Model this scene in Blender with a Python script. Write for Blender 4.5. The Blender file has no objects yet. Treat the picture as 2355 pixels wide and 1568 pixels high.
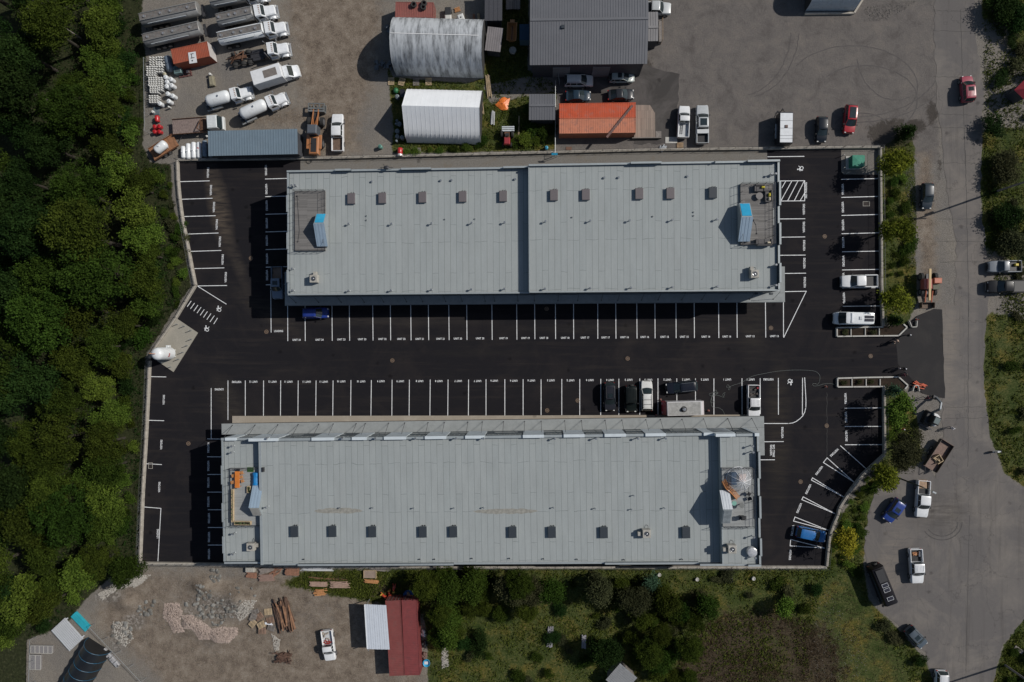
import bpy, bmesh, math, random
import numpy as np
from mathutils import Vector, Matrix, Euler
random.seed(7); rng = np.random.default_rng(7)
R = math.radians
# ------------------------------------------------------------------ camera, sky, sun, exposure
FPX, CAMH, TILT = 1575.0, 111.0, R(2.4)
sc = bpy.context.scene
COL = sc.collection
cam = bpy.data.cameras.new('camera'); cam.lens = 36*FPX/2355.0; cam.sensor_width = 36
cam.clip_start = 1; cam.clip_end = 3000
camo = bpy.data.objects.new('camera', cam); COL.objects.link(camo)
camo.location = (0, 0, CAMH); camo.rotation_euler = (0, TILT, 0)
sc.camera = camo
SUN_EL, SUN_AZ = 41.0, 19.3            # azimuth measured from +X towards +Y
w = bpy.data.worlds.new('World'); sc.world = w; w.use_nodes = True
nt = w.node_tree
sky = nt.nodes.new('ShaderNodeTexSky'); sky.sky_type = 'NISHITA'; sky.sun_disc = False
sky.sun_elevation = R(SUN_EL); sky.sun_rotation = R(90-SUN_AZ); sky.air_density = 1.2; sky.dust_density = 1.0
nt.links.new(sky.outputs[0], nt.nodes['Background'].inputs[0]); nt.nodes['Background'].inputs[1].default_value = 0.05
sl = bpy.data.lights.new('sun', 'SUN'); sl.energy = 3.3; sl.angle = R(0.5); sl.color = (1.0, 0.955, 0.89)
so = bpy.data.objects.new('sun', sl); COL.objects.link(so)
sdir = Vector((math.cos(R(SUN_EL))*math.cos(R(SUN_AZ)), math.cos(R(SUN_EL))*math.sin(R(SUN_AZ)), math.sin(R(SUN_EL))))
so.rotation_euler = sdir.to_track_quat('Z', 'Y').to_euler()
sc.view_settings.view_transform = 'Standard'; sc.view_settings.look = 'None'
sc.view_settings.exposure = 0.2; sc.view_settings.gamma = 1
sc.render.engine = 'CYCLES'
# ------------------------------------------------------------------ where a point of the photo stands in the world
ct, st = math.cos(TILT), math.sin(TILT)
def D(x, y, z=0.0):
    dx, dy = (x-1177.5)/FPX, -(y-784.0)/FPX
    wx, wz = dx*ct - st, -dx*st - ct
    t = (z-CAMH)/wz
    return Vector((wx*t, dy*t, z))
TILES = dict(A=(400,0),B=(1000,0),C=(1500,0),D=(1950,0),E=(2472,0),F=(0,0),G=(400,450),H=(1000,450),I=(1600,450),J=(2100,450),
  K=(2472,450),L=(0,450),M=(400,900),N=(1000,900),O=(1600,900),Q=(2100,900),R=(2472,900),S=(0,1000),U=(400,1546),V=(900,1546),
  W=(1500,1546),X=(2000,1546),Y=(2472,1546),Z=(0,1546),AA=(2172,1200),AB=(400,1300))
def d2(t, x, y):
    o = TILES[t]; return ((o[0]+x/3.1367)/1.3045, (o[1]+y/3.1367)/1.3045)
def P(t, x, y, z=0.0):
    return D(*d2(t, x, y), z)
def ang(a, b): return math.atan2(b[1]-a[1], b[0]-a[0])
# ------------------------------------------------------------------ materials
def NN(nt, ty, **k):
    n = nt.nodes.new(ty)
    for a, b in k.items():
        if a in n.inputs.keys(): n.inputs[a].default_value = b
        else: setattr(n, a, b)
    return n
def rgba(c): return (c[0], c[1], c[2], 1)
MATS = {}
def mat(name, col, rough=0.6, metal=0.0, var=0.15, scale=1.5, bump=0.0, bscale=30, coat=0.0, dirt=None, dirtamt=0.4, spec=0.5, coords='Object', stretch=None, dr=(0.5, 0.75)):
    if name in MATS: return MATS[name]
    m = bpy.data.materials.new(name); m.use_nodes = True; t = m.node_tree; L = t.links
    b = t.nodes['Principled BSDF']; b.inputs['Roughness'].default_value = rough; b.inputs['Metallic'].default_value = metal
    b.inputs['Specular IOR Level'].default_value = spec
    if coat: b.inputs['Coat Weight'].default_value = coat; b.inputs['Coat Roughness'].default_value = 0.05
    tc = NN(t, 'ShaderNodeTexCoord'); src = tc.outputs[coords]
    if stretch:
        mp = NN(t, 'ShaderNodeMapping'); mp.inputs['Scale'].default_value = stretch; L.new(src, mp.inputs[0]); src = mp.outputs[0]
    n = NN(t, 'ShaderNodeTexNoise', Scale=scale, Detail=6.0, Roughness=0.6); L.new(src, n.inputs['Vector'])
    mx = NN(t, 'ShaderNodeMix', data_type='RGBA')
    lo = [max(0, c*(1-var)) for c in col]; hi = [min(1, c*(1+var)) for c in col]
    mx.inputs[6].default_value = rgba(lo); mx.inputs[7].default_value = rgba(hi)
    rp = NN(t, 'ShaderNodeMapRange'); rp.inputs[1].default_value = 0.3; rp.inputs[2].default_value = 0.7
    L.new(n.outputs[0], rp.inputs[0]); L.new(rp.outputs[0], mx.inputs[0]); out = mx.outputs[2]
    if dirt:
        n2 = NN(t, 'ShaderNodeTexNoise', Scale=scale*0.7+0.4, Detail=8.0, Roughness=0.7); L.new(src, n2.inputs['Vector'])
        r2 = NN(t, 'ShaderNodeMapRange'); r2.inputs[1].default_value = dr[0]; r2.inputs[2].default_value = dr[1]; r2.inputs[4].default_value = dirtamt
        L.new(n2.outputs[0], r2.inputs[0])
        m2 = NN(t, 'ShaderNodeMix', data_type='RGBA'); m2.inputs[7].default_value = rgba(dirt)
        L.new(out, m2.inputs[6]); L.new(r2.outputs[0], m2.inputs[0]); out = m2.outputs[2]
    L.new(out, b.inputs['Base Color'])
    if bump:
        n3 = NN(t, 'ShaderNodeTexNoise', Scale=float(bscale), Detail=4.0); L.new(src, n3.inputs['Vector'])
        bp = NN(t, 'ShaderNodeBump', Strength=bump, Distance=0.02); L.new(n3.outputs[0], bp.inputs['Height']); L.new(bp.outputs[0], b.inputs['Normal'])
    MATS[name] = m; return m
def paint(col, rough=0.35): return mat('paint_%.3f_%.3f_%.3f' % tuple(col), col, rough, 0, 0.06, 2.0, spec=0.2 if max(col) < 0.1 else 0.5, coat=0.05 if max(col) < 0.1 else 0.3, dirt=(0.16, 0.14, 0.12), dirtamt=0.05 if max(col) < 0.1 else 0.2)
GLASS = mat('tinted_glass', (0.022, 0.032, 0.036), 0.12, 0, 0.2, 3, spec=0.7)
TYRE = mat('tyre_rubber', (0.02, 0.02, 0.02), 0.85, 0, 0.2, 8)
RIM = mat('wheel_rim', (0.35, 0.35, 0.36), 0.35, 0.7, 0.1, 6)
BLACKP = mat('black_plastic', (0.022, 0.022, 0.024), 0.55, 0, 0.2, 6)
CHROME = mat('bright_metal', (0.55, 0.56, 0.57), 0.28, 0.85, 0.1, 5)
STEEL = mat('galvanised_steel', (0.42, 0.44, 0.45), 0.4, 0.6, 0.15, 4)
DSTEEL = mat('dark_steel', (0.05, 0.05, 0.055), 0.5, 0.4, 0.3, 5)
LAMP = mat('lamp_lens', (0.6, 0.6, 0.58), 0.2, 0, 0.05, 4)
REDL = mat('red_lens', (0.35, 0.02, 0.015), 0.25, 0, 0.1, 4)
WOOD = mat('raw_lumber', (0.32, 0.22, 0.13), 0.8, 0, 0.3, 3, bump=0.2)
PALE = mat('pale_lumber', (0.42, 0.32, 0.2), 0.8, 0, 0.3, 3)
GREYW = mat('grey_weathered_wood', (0.19, 0.17, 0.155), 0.85, 0, 0.3, 3, bump=0.2)
RUST = mat('rusty_steel', (0.12, 0.06, 0.035), 0.8, 0.2, 0.45, 3)
CONC = mat('pale_concrete', (0.35, 0.335, 0.3), 0.9, 0, 0.22, 1.2, bump=0.3, bscale=20, dirt=(0.14, 0.12, 0.1), dirtamt=0.7)
SKIN = mat('skin', (0.38, 0.22, 0.16), 0.6, 0, 0.06, 8)
# ------------------------------------------------------------------ mesh builder
class MB:
    def __init__(s): s.v = []; s.f = []
    def add(s, vs, fs):
        o = len(s.v); s.v += [tuple(v) for v in vs]; s.f += [tuple(i+o for i in f) for f in fs]; return s
    def box(s, x0, x1, y0, y1, z0, z1):
        return s.add([(x0,y0,z0),(x1,y0,z0),(x1,y1,z0),(x0,y1,z0),(x0,y0,z1),(x1,y0,z1),(x1,y1,z1),(x0,y1,z1)],
          [(0,3,2,1),(4,5,6,7),(0,1,5,4),(1,2,6,5),(2,3,7,6),(3,0,4,7)])
    def obox(s, c, sz, rz=0, rx=0, ry=0):
        m = Euler((rx, ry, rz)).to_matrix(); a, b, h = sz[0]/2, sz[1]/2, sz[2]/2; c = Vector(c)
        vs = [m @ Vector(q) + c for q in [(-a,-b,-h),(a,-b,-h),(a,b,-h),(-a,b,-h),(-a,-b,h),(a,-b,h),(a,b,h),(-a,b,h)]]
        return s.add(vs, [(0,3,2,1),(4,5,6,7),(0,1,5,4),(1,2,6,5),(2,3,7,6),(3,0,4,7)])
    def bbox(s, x0, x1, y0, y1, z0, z1, b=0.05):     # box with a chamfered top
        b = min(b, (x1-x0)/3, (y1-y0)/3, (z1-z0)/2)
        r0 = [(x0,y0),(x1,y0),(x1,y1),(x0,y1)]; r1 = [(x0+b,y0+b),(x1-b,y0+b),(x1-b,y1-b),(x0+b,y1-b)]
        vs = [(x,y,z0) for x,y in r0]+[(x,y,z1-b) for x,y in r0]+[(x,y,z1) for x,y in r1]
        return s.add(vs, [(0,3,2,1)]+[(i,(i+1)%4,4+(i+1)%4,4+i) for i in range(4)]+[(4+i,4+(i+1)%4,8+(i+1)%4,8+i) for i in range(4)]+[(8,9,10,11)])
    def prism(s, pts, z0, z1):
        n = len(pts); a = sum(pts[i][0]*pts[(i+1)%n][1]-pts[(i+1)%n][0]*pts[i][1] for i in range(n))
        if a < 0: pts = pts[::-1]
        return s.add([(p[0],p[1],z0) for p in pts]+[(p[0],p[1],z1) for p in pts],
          [tuple(range(n))[::-1], tuple(range(n, 2*n))]+[(i,(i+1)%n,n+(i+1)%n,n+i) for i in range(n)])
    def flat(s, pts, z):
        n = len(pts); a = sum(pts[i][0]*pts[(i+1)%n][1]-pts[(i+1)%n][0]*pts[i][1] for i in range(n))
        if a < 0: pts = pts[::-1]
        return s.add([(p[0],p[1],z) for p in pts], [tuple(range(n))])
    def cyl(s, p0, p1, r0, r1=None, n=12, cap=True):
        r1 = r0 if r1 is None else r1; p0, p1 = Vector(p0), Vector(p1); d = (p1-p0).normalized()
        u = d.orthogonal().normalized(); w_ = d.cross(u)
        vs = [p0+(u*math.cos(2*math.pi*i/n)+w_*math.sin(2*math.pi*i/n))*r0 for i in range(n)]+[p1+(u*math.cos(2*math.pi*i/n)+w_*math.sin(2*math.pi*i/n))*r1 for i in range(n)]
        fs = [(i,(i+1)%n,n+(i+1)%n,n+i) for i in range(n)]
        if cap: fs += [tuple(range(n))[::-1], tuple(range(n, 2*n))]
        return s.add(vs, fs)
    def loft(s, secs, cap=True, closed=True):
        n = len(secs[0]); vs = [p for q in secs for p in q]; fs = []
        for k in range(len(secs)-1):
            for i in range(n if closed else n-1):
                fs.append((k*n+i, k*n+(i+1)%n, (k+1)*n+(i+1)%n, (k+1)*n+i))
        if cap: fs += [tuple(range(n))[::-1], tuple(range((len(secs)-1)*n, len(secs)*n))]
        return s.add(vs, fs)
    def capsule(s, p0, p1, r, n=16, dome=0.6, ry=None):     # tank with domed ends
        p0, p1 = Vector(p0), Vector(p1); d = (p1-p0).normalized(); u = d.orthogonal().normalized()
        if abs(d.z) < 0.9: u = Vector((0,0,1))
        w_ = d.cross(u).normalized(); secs = []; Ld = (p1-p0).length
        for t, rr in [(0,.05),(.08,.38),(.25,.68),(.55,.9),(1,1)]:
            secs.append((t*r*dome, rr))
        full = secs + [(Ld-a, b) for a, b in secs[::-1]]
        ss = [[p0+d*t+(u*math.cos(2*math.pi*i/n)*(ry or r)+w_*math.sin(2*math.pi*i/n)*r)*rr for i in range(n)] for t, rr in full]
        return s.loft(ss)
    def sph(s, c, r, nu=10, nv=6):
        if not hasattr(r, '__len__'): r = (r, r, r)
        ss = []
        for j in range(nv+1):
            a = -math.pi/2 + math.pi*j/nv; k = max(0.02, math.cos(a))
            ss.append([(c[0]+r[0]*k*math.cos(2*math.pi*i/nu), c[1]+r[1]*k*math.sin(2*math.pi*i/nu), c[2]+r[2]*math.sin(a)) for i in range(nu)])
        return s.loft(ss)
    def tube(s, pts, r, n=6):
        for a, b in zip(pts[:-1], pts[1:]): s.cyl(a, b, r, n=n)
        return s
    def torus(s, c, Rr, r, n=20, m=6, axis='z'):
        vs = []; fs = []
        for i in range(n):
            a = 2*math.pi*i/n
            for j in range(m):
                b = 2*math.pi*j/m; x = (Rr+r*math.cos(b))*math.cos(a); y = (Rr+r*math.cos(b))*math.sin(a); z = r*math.sin(b)
                q = (x,y,z) if axis == 'z' else (x,z,y)
                vs.append((c[0]+q[0], c[1]+q[1], c[2]+q[2]))
        for i in range(n):
            for j in range(m): fs.append((i*m+j, ((i+1)%n)*m+j, ((i+1)%n)*m+(j+1)%m, i*m+(j+1)%m))
        return s.add(vs, fs)
    def build(s, name, m, parent=None, smooth=True, loc=None, rz=0):
        me = bpy.data.meshes.new(name); me.from_pydata(s.v, [], s.f); me.update()
        bm = bmesh.new(); bm.from_mesh(me); bmesh.ops.recalc_face_normals(bm, faces=bm.faces); bm.to_mesh(me); bm.free()
        if smooth and len(s.f) > 6:
            me.polygons.foreach_set('use_smooth', [True]*len(me.polygons)); me.set_sharp_from_angle(angle=R(38))
        o = bpy.data.objects.new(name, me); COL.objects.link(o)
        for q in (m if isinstance(m, (list, tuple)) else [m]): me.materials.append(q)
        if parent: o.parent = parent
        if loc is not None: o.location = loc
        o.rotation_euler.z = rz
        return o
def tag(o, label=None, cat=None, group=None, kind=None):
    if label: o['label'] = label
    if cat: o['category'] = cat
    if group: o['group'] = group
    if kind: o['kind'] = kind
    return o
def thing(name, label, cat, loc, rz=0, group=None):
    o = bpy.data.objects.new(name, None); COL.objects.link(o); o.location = loc; o.rotation_euler = (0,0,rz)
    o.empty_display_size = 0.3
    return tag(o, label, cat, group)
def copy_tree(o, loc=None, rz=None, label=None, parent=None):
    c = o.copy(); COL.objects.link(c)
    if parent: c.parent = parent
    if loc is not None: c.location = loc
    if rz is not None: c.rotation_euler = (0,0,rz)
    if label: c['label'] = label
    for ch in KIDS.get(o.name, []): copy_tree(ch, parent=c)
    return c
KIDS = {}
def remember(o):
    KIDS[o.name] = [c for c in bpy.data.objects if c.parent is o]
    for c in KIDS[o.name]: remember(c)
    return o
# ================================================================== the ground
def poly_sd(X, Y, pts):
    n = len(pts); d = np.full(X.shape, 1e9); ins = np.zeros(X.shape, bool)
    for i in range(n):
        ax, ay = pts[i][0], pts[i][1]; bx, by = pts[(i+1)%n][0], pts[(i+1)%n][1]
        ex, ey = bx-ax, by-ay; L2 = ex*ex+ey*ey+1e-9
        t = np.clip(((X-ax)*ex+(Y-ay)*ey)/L2, 0, 1); d = np.minimum(d, np.hypot(X-ax-t*ex, Y-ay-t*ey))
        c = ((ay > Y) != (by > Y)) & (X < (bx-ax)*(Y-ay)/((by-ay) if abs(by-ay) > 1e-9 else 1e-9)+ax); ins ^= c
    return np.where(ins, d, -d)
def DP(*pts): return [D(*p) for p in pts]
def inside(pt, poly): return bool(poly_sd(np.array([pt[0]]), np.array([pt[1]]), poly)[0] > 0)
FOREST = DP((-400,-300),(330,-300),(325,60),(335,130),(328,330),(345,372),(392,378),(398,470),(420,560),(438,660),(395,720),(338,815),(330,1000),(318,1290),(250,1330),(195,1380),(150,1440),(60,1470),(58,1900),(-400,1900))
YARD_NW = DP((330,-300),(905,-300),(895,180),(905,355),(700,362),(412,366),(345,372),(332,330))
BROWN_NW = DP((650,-300),(900,-300),(880,90),(865,180),(840,260),(830,350),(700,362),(700,300),(560,285),(560,265),(690,240),(680,130),(660,60))
GRASS_N = DP((890,150),(905,300),(900,352),(1275,345),(1280,190),(1215,160),(1215,-300),(1120,-300),(1120,110),(1110,180),(1080,190),(905,178))
LOT_NE = DP((1215,165),(1275,190),(1282,345),(2000,335),(2160,380),(2160,-300),(1450,-300),(1480,155),(1215,155))
GRASS_SE = DP((980,1306),(1900,1304),(1905,1260),(1940,1180),(2000,1100),(2035,1040),(2030,760),(2025,345),(2085,290),(2105,340),(2105,560),(2110,690),(2080,760),(2050,745),(2028,745),(2028,890),(2080,900),(2110,960),(2120,1060),(2040,1110),(2000,1170),(1985,1300),(2000,1380),(2060,1440),(2130,1520),(2150,1568),(2180,2000),(980,2000),(985,1500),(975,1420))
BROWN_SE = DP((1610,1430),(1700,1395),(1800,1400),(1900,1440),(1960,1520),(1950,1600),(1900,1900),(1550,1900),(1540,1560),(1580,1480))
RUB_SE = DP((1900,1330),(1960,1340),(2000,1430),(2060,1500),(2100,1580),(2100,1800),(1900,1800),(1870,1560),(1850,1480),(1880,1400))
YARD_S = DP((325,1300),(980,1306),(985,1420),(985,1568),(1000,2000),(150,2000),(345,1568),(250,1480),(200,1420),(225,1370),(300,1320))
GREEN_S = DP((700,1310),(985,1306),(985,1400),(960,1420),(900,1390),(760,1370),(650,1345))
VERGE_E = DP((2258,-300),(2258,150),(2262,300),(2255,420),(2262,560),(2280,620),(2300,700),(2268,730),(2262,860),(2275,1000),(2310,1090),(2355,1120),(2900,1200),(2900,-300))
GRAV_E = DP((2240,40),(2320,50),(2355,140),(2900,140),(2900,300),(2320,300),(2260,300),(2245,200))
GRAV_E2 = DP((2262,560),(2355,600),(2900,600),(2900,740),(2355,740),(2268,720))
CORNER_SE = DP((2355,1420),(2900,1300),(2900,2000),(2230,2000),(2285,1568),(2310,1480))
LOT_SW = DP((60,1490),(140,1480),(290,1568),(330,2000),(60,2000))
xs = np.concatenate([np.linspace(-900,-110,14)[:-1], np.arange(-110,100.01,0.4), np.linspace(100,900,14)[1:]])
ys = np.concatenate([np.linspace(-900,-66,14)[:-1], np.arange(-66,66.01,0.4), np.linspace(66,900,14)[1:]])
X, Y = np.meshgrid(xs, ys)
def soft(poly, f=1.5): return np.clip(0.5+poly_sd(X, Y, poly)/(2*f), 0, 1)
def smooth_noise(X, Y, s, seed):
    r = np.random.default_rng(seed); out = np.zeros(X.shape)
    for k in range(5):
        a = r.uniform(0, 6.28); q = s*(1.7**k); out += np.sin((X*np.cos(a)+Y*np.sin(a))*q+r.uniform(0,6.28)+1.7*np.sin((X*np.sin(a)-Y*np.cos(a))*q*0.7+r.uniform(0,6)))/(1.35**k)
    return out/3.0
g = np.maximum.reduce([soft(GRASS_N,1), soft(GRASS_SE,1), soft(GREEN_S,2.5), soft(VERGE_E,1), soft(CORNER_SE,1)])
g = np.minimum(g, 1-np.maximum(soft(GRAV_E,1.5)*0.85, soft(GRAV_E2,1.5)*0.8)); 
fo = np.maximum(soft(FOREST,1.2), 0); fo = np.minimum(fo, 1-soft(LOT_SW,.6))
br = np.maximum.reduce([soft(BROWN_NW,4), 0.75*soft(YARD_S,3), soft(BROWN_SE,3)*0.9])
ru = np.maximum.reduce([soft(RUB_SE,8), 0.0*X])
br = np.maximum(br, 0.8*soft(DP((2100,345),(2150,345),(2168,700),(2112,690)), 1.5))
g = np.minimum(g, 1-0.9*soft(DP((1108,195),(1285,162),(1285,212),(1215,222),(1130,240)), 0.8))
g = np.maximum.reduce([g, 0.3*soft(YARD_S,2), 0.22*soft(YARD_NW,2), 0.42*soft(RUB_SE,3)])
def blob(cx, cy, rx, ry): 
    c = D(cx, cy); return np.clip(1.3-np.hypot((X-c.x)/(rx/14.2), (Y-c.y)/(ry/14.2)), 0, 1)
for b in [(250,1370,60,22),(300,1330,50,15),(275,1470,35,45),(500,1400,130,50),(310,1430,40,30)]: ru = np.maximum(ru, blob(*b))
wet = np.maximum.reduce([1.5*blob(2050,308,62,42), 1.2*blob(2100,290,40,18), blob(2145,260,18,40), blob(1470,150,40,25), blob(1800,325,90,14)*0.6, blob(2160,390,20,50)*0.8, blob(770,330,60,40)*0.4, blob(1340,430,0.1,0.1)])
for b in [(2140,560,26,70),(2150,470,20,60)]: wet = np.maximum(wet, 0.55*blob(*b))
# relief: flat where anything is built
hz = 0.0*X
MOUNDS = []
for cx, cy, rx, ry, h in [(470,1345,50,25,1.0),(545,1380,40,24,0.8),(290,1385,40,20,0.7),(440,1430,48,30,0.6),(500,1460,45,25,0.5),(650,1510,22,16,0.5),(2062,312,30,22,0.8)]:
    c = D(cx, cy); q = np.hypot((X-c.x)/(rx/14.2), (Y-c.y)/(ry/14.2)); hz += h*np.exp(-2.2*q*q); MOUNDS.append((c.x, c.y, rx/14.2, ry/14.2, h))
hz += np.where(fo > 0.9, 0.25*smooth_noise(X, Y, 0.3, 3)-0.25, 0)+np.where((g > 0.95), 0.06*smooth_noise(X, Y, 0.8, 4)-0.03, 0)
far = (np.abs(X) > 118) | (np.abs(Y) > 72)
hz[far] = 0
LOTS = DP((415,372),(2025,345),(2025,760),(2165,700),(2165,1000),(2030,880),(2030,1045),(1910,1170),(1895,1302),(326,1295),(345,830),(450,655))
hz = np.where(hz < 0.03, -0.03, hz); hz[poly_sd(X, Y, LOTS) > -0.8] = -0.03; hz[poly_sd(X, Y, DP((2148,-300),(2160,330),(2200,560),(2165,1000),(1988,1230),(2150,1600),(2300,1600),(2365,1400),(2365,1100),(2262,700),(2242,-300))) > -1] = -0.03
def gz(x, y): return max(0.0, sum(h*math.exp(-2.2*(((x-a)/c)**2+((y-b)/d)**2)) for a, b, c, d, h in MOUNDS))
ny, nx = X.shape
me = bpy.data.meshes.new('ground')
me.vertices.add(nx*ny); me.vertices.foreach_set('co', np.stack([X, Y, hz], -1).astype(np.float32).ravel())
idx = np.arange(nx*ny).reshape(ny, nx); q = np.stack([idx[:-1,:-1], idx[:-1,1:], idx[1:,1:], idx[1:,:-1]], -1).reshape(-1, 4)
me.loops.add(q.size); me.loops.foreach_set('vertex_index', q.ravel().astype(np.int32))
me.polygons.add(len(q)); me.polygons.foreach_set('loop_start', np.arange(0, q.size, 4, dtype=np.int32)); me.polygons.foreach_set('loop_total', np.full(len(q), 4, dtype=np.int32))
me.polygons.foreach_set('use_smooth', np.ones(len(q), bool)); me.update()
def attr(name, a, b, c):
    at = me.color_attributes.new(name, 'FLOAT_COLOR', 'POINT')
    at.data.foreach_set('color', np.stack([a, b, c, np.ones_like(a)], -1).astype(np.float32).ravel())
attr('zone_a', g, br, ru); attr('zone_b', fo, wet, soft(LOT_NE, 3))
ground = bpy.data.objects.new('ground', me); COL.objects.link(ground); tag(ground, kind='structure')
def ground_material():
    m = bpy.data.materials.new('ground_surface'); m.use_nodes = True; t = m.node_tree; L = t.links; b = t.nodes['Principled BSDF']
    b.inputs['Roughness'].default_value = 0.95; b.inputs['Specular IOR Level'].default_value = 0.2
    geo = NN(t, 'ShaderNodeNewGeometry'); pos = geo.outputs['Position']
    def noise(s, d=6, r=0.6, dist=0.0):
        n = NN(t, 'ShaderNodeTexNoise', Scale=float(s), Detail=float(d), Roughness=r, Distortion=dist); L.new(pos, n.inputs['Vector']); return n.outputs[0]
    def ramp(src, stops):
        r = NN(t, 'ShaderNodeValToRGB'); e = r.color_ramp.elements
        e[0].position, e[0].color = stops[0][0], rgba(stops[0][1]); e[1].position, e[1].color = stops[-1][0], rgba(stops[-1][1])
        for p_, c in stops[1:-1]: q = e.new(p_); q.color = rgba(c)
        L.new(src, r.inputs[0]); return r.outputs[0]
    def mixc(f, a, c):
        n = NN(t, 'ShaderNodeMix', data_type='RGBA'); L.new(f, n.inputs[0]); L.new(a, n.inputs[6]); L.new(c, n.inputs[7]); return n.outputs[2]
    def mth(op, a, c, cl=False):
        n = NN(t, 'ShaderNodeMath', operation=op, use_clamp=cl)
        for i, v in enumerate((a, c)):
            if isinstance(v, (int, float)): n.inputs[i].default_value = v
            else: L.new(v, n.inputs[i])
        return n.outputs[0]
    def rng_(src, a, c):
        n = NN(t, 'ShaderNodeMapRange', interpolation_type='SMOOTHSTEP'); n.inputs[1].default_value = a; n.inputs[2].default_value = c; L.new(src, n.inputs[0]); return n.outputs[0]
    za = NN(t, 'ShaderNodeVertexColor', layer_name='zone_a'); zb = NN(t, 'ShaderNodeVertexColor', layer_name='zone_b')
    sa = NN(t, 'ShaderNodeSeparateColor'); L.new(za.outputs[0], sa.inputs[0]); sb = NN(t, 'ShaderNodeSeparateColor'); L.new(zb.outputs[0], sb.inputs[0])
    nf, nm, nl = noise(9, 8, 0.75), noise(1.1, 8, 0.7), noise(0.12, 5, 0.6)
    brk = mth('ADD', mth('MULTIPLY', nm, 0.65), mth('MULTIPLY', nl, 0.55))          # 0..1.2
    def zone(src, a=0.45, c=0.65, k=1.0): return rng_(mth('ADD', src, mth('MULTIPLY', mth('SUBTRACT', brk, 0.6), k)), a, c)
    gravel = ramp(nf, [(0.3, (0.10,0.093,0.083)), (0.5, (0.18,0.168,0.152)), (0.7, (0.27,0.255,0.235))])
    gtint = ramp(nl, [(0.35, (0.84,0.83,0.84)), (0.65, (1.1,1.05,0.98))])
    mul = NN(t, 'ShaderNodeMix', data_type='RGBA', blend_type='MULTIPLY'); mul.inputs[0].default_value = 1; L.new(gravel, mul.inputs[6]); L.new(gtint, mul.inputs[7]); c = mul.outputs[2]
    tar = ramp(noise(16, 4, 0.8), [(0.3, (0.095,0.087,0.083)), (0.7, (0.172,0.158,0.149))])
    mul2 = NN(t, 'ShaderNodeMix', data_type='RGBA', blend_type='MULTIPLY'); mul2.inputs[0].default_value = 1; L.new(tar, mul2.inputs[6])
    L.new(ramp(noise(0.35, 9, 0.72, 0.4), [(0.3, (0.66,0.64,0.63)), (0.48, (0.95,0.94,0.93)), (0.68, (1.18,1.14,1.08))]), mul2.inputs[7])
    c = mixc(zone(sb.outputs[2], 0.4, 0.6, 0.5), c, mul2.outputs[2])
    brown = ramp(mth('ADD', mth('MULTIPLY', nf, 0.5), mth('MULTIPLY', noise(0.5, 9, 0.75), 0.5)), [(0.38, (0.06,0.045,0.034)), (0.5, (0.17,0.135,0.104)), (0.61, (0.275,0.235,0.19))])
    c = mixc(mth('MULTIPLY', zone(sa.outputs[1], 0.3, 0.8, 1.1), 0.92), c, brown)
    stones = NN(t, 'ShaderNodeTexVoronoi', Scale=3.5, Randomness=1.0); L.new(pos, stones.inputs['Vector'])
    sc_ = NN(t, 'ShaderNodeSeparateColor'); L.new(stones.outputs['Color'], sc_.inputs[0])
    rub = ramp(sc_.outputs[0], [(0.2, (0.08,0.075,0.07)), (0.6, (0.17,0.155,0.14)), (0.95, (0.36,0.34,0.315))])
    c = mixc(mth('MULTIPLY', zone(sa.outputs[2], 0.45, 0.9, 1.2), 0.5), c, rub)
    # pebbles strewn about
    peb = NN(t, 'ShaderNodeTexVoronoi', Scale=2.2, Randomness=1.0); L.new(pos, peb.inputs['Vector'])
    pm = mth('MULTIPLY', mth('LESS_THAN', peb.outputs['Distance'], 0.16), mth('GREATER_THAN', noise(0.8, 3), 0.56))
    pm = mth('MULTIPLY', pm, mth('SUBTRACT', 1.0, sb.outputs[2]))
    pc = NN(t, 'ShaderNodeRGB'); pc.outputs[0].default_value = (0.3,0.28,0.25,1)
    c = mixc(mth('MULTIPLY', pm, 0.3), c, pc.outputs[0])
    grass = ramp(noise(3.5, 10, 0.8), [(0.28, (0.010,0.015,0.004)), (0.43, (0.034,0.047,0.011)), (0.55, (0.068,0.078,0.021)), (0.68, (0.16,0.13,0.08))])
    gt = ramp(noise(0.25, 6, 0.7), [(0.35, (0.55,0.7,0.5)), (0.5, (1,1,1)), (0.62, (1.7,1.25,1.0))])
    mg = NN(t, 'ShaderNodeMix', data_type='RGBA', blend_type='MULTIPLY'); mg.inputs[0].default_value = 1; L.new(grass, mg.inputs[6]); L.new(gt, mg.inputs[7])
    gz = zone(sa.outputs[0], 0.42, 0.56, 0.8)
    bt = ramp(noise(4.5, 10, 0.8), [(0.3, (0.016,0.011,0.007)), (0.5, (0.046,0.034,0.021)), (0.72, (0.12,0.095,0.062))])
    bz = zone(mth('MULTIPLY', sa.outputs[0], sa.outputs[1]), 0.3, 0.9, 2.6)
    c = mixc(gz, c, mixc(bz, mg.outputs[2], bt))
    ffl = ramp(noise(2.5, 8, 0.75), [(0.3, (0.008,0.008,0.004)), (0.55, (0.028,0.034,0.012)), (0.75, (0.10,0.085,0.055))])
    c = mixc(zone(sb.outputs[0], 0.42, 0.55, 0.7), c, ffl)
    soil = ramp(nf, [(0.3, (0.012,0.010,0.008)), (0.7, (0.05,0.04,0.032))])
    c = mixc(mth('MULTIPLY', zone(sb.outputs[1], 0.5, 0.85, 2.4), 0.7), c, soil)
    L.new(c, b.inputs['Base Color'])
    bp = NN(t, 'ShaderNodeBump', Strength=0.7, Distance=0.12); L.new(mth('ADD', nf, mth('MULTIPLY', nm, 1.2)), bp.inputs['Height']); L.new(bp.outputs[0], b.inputs['Normal'])
    return m
me.materials.append(ground_material())
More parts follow.
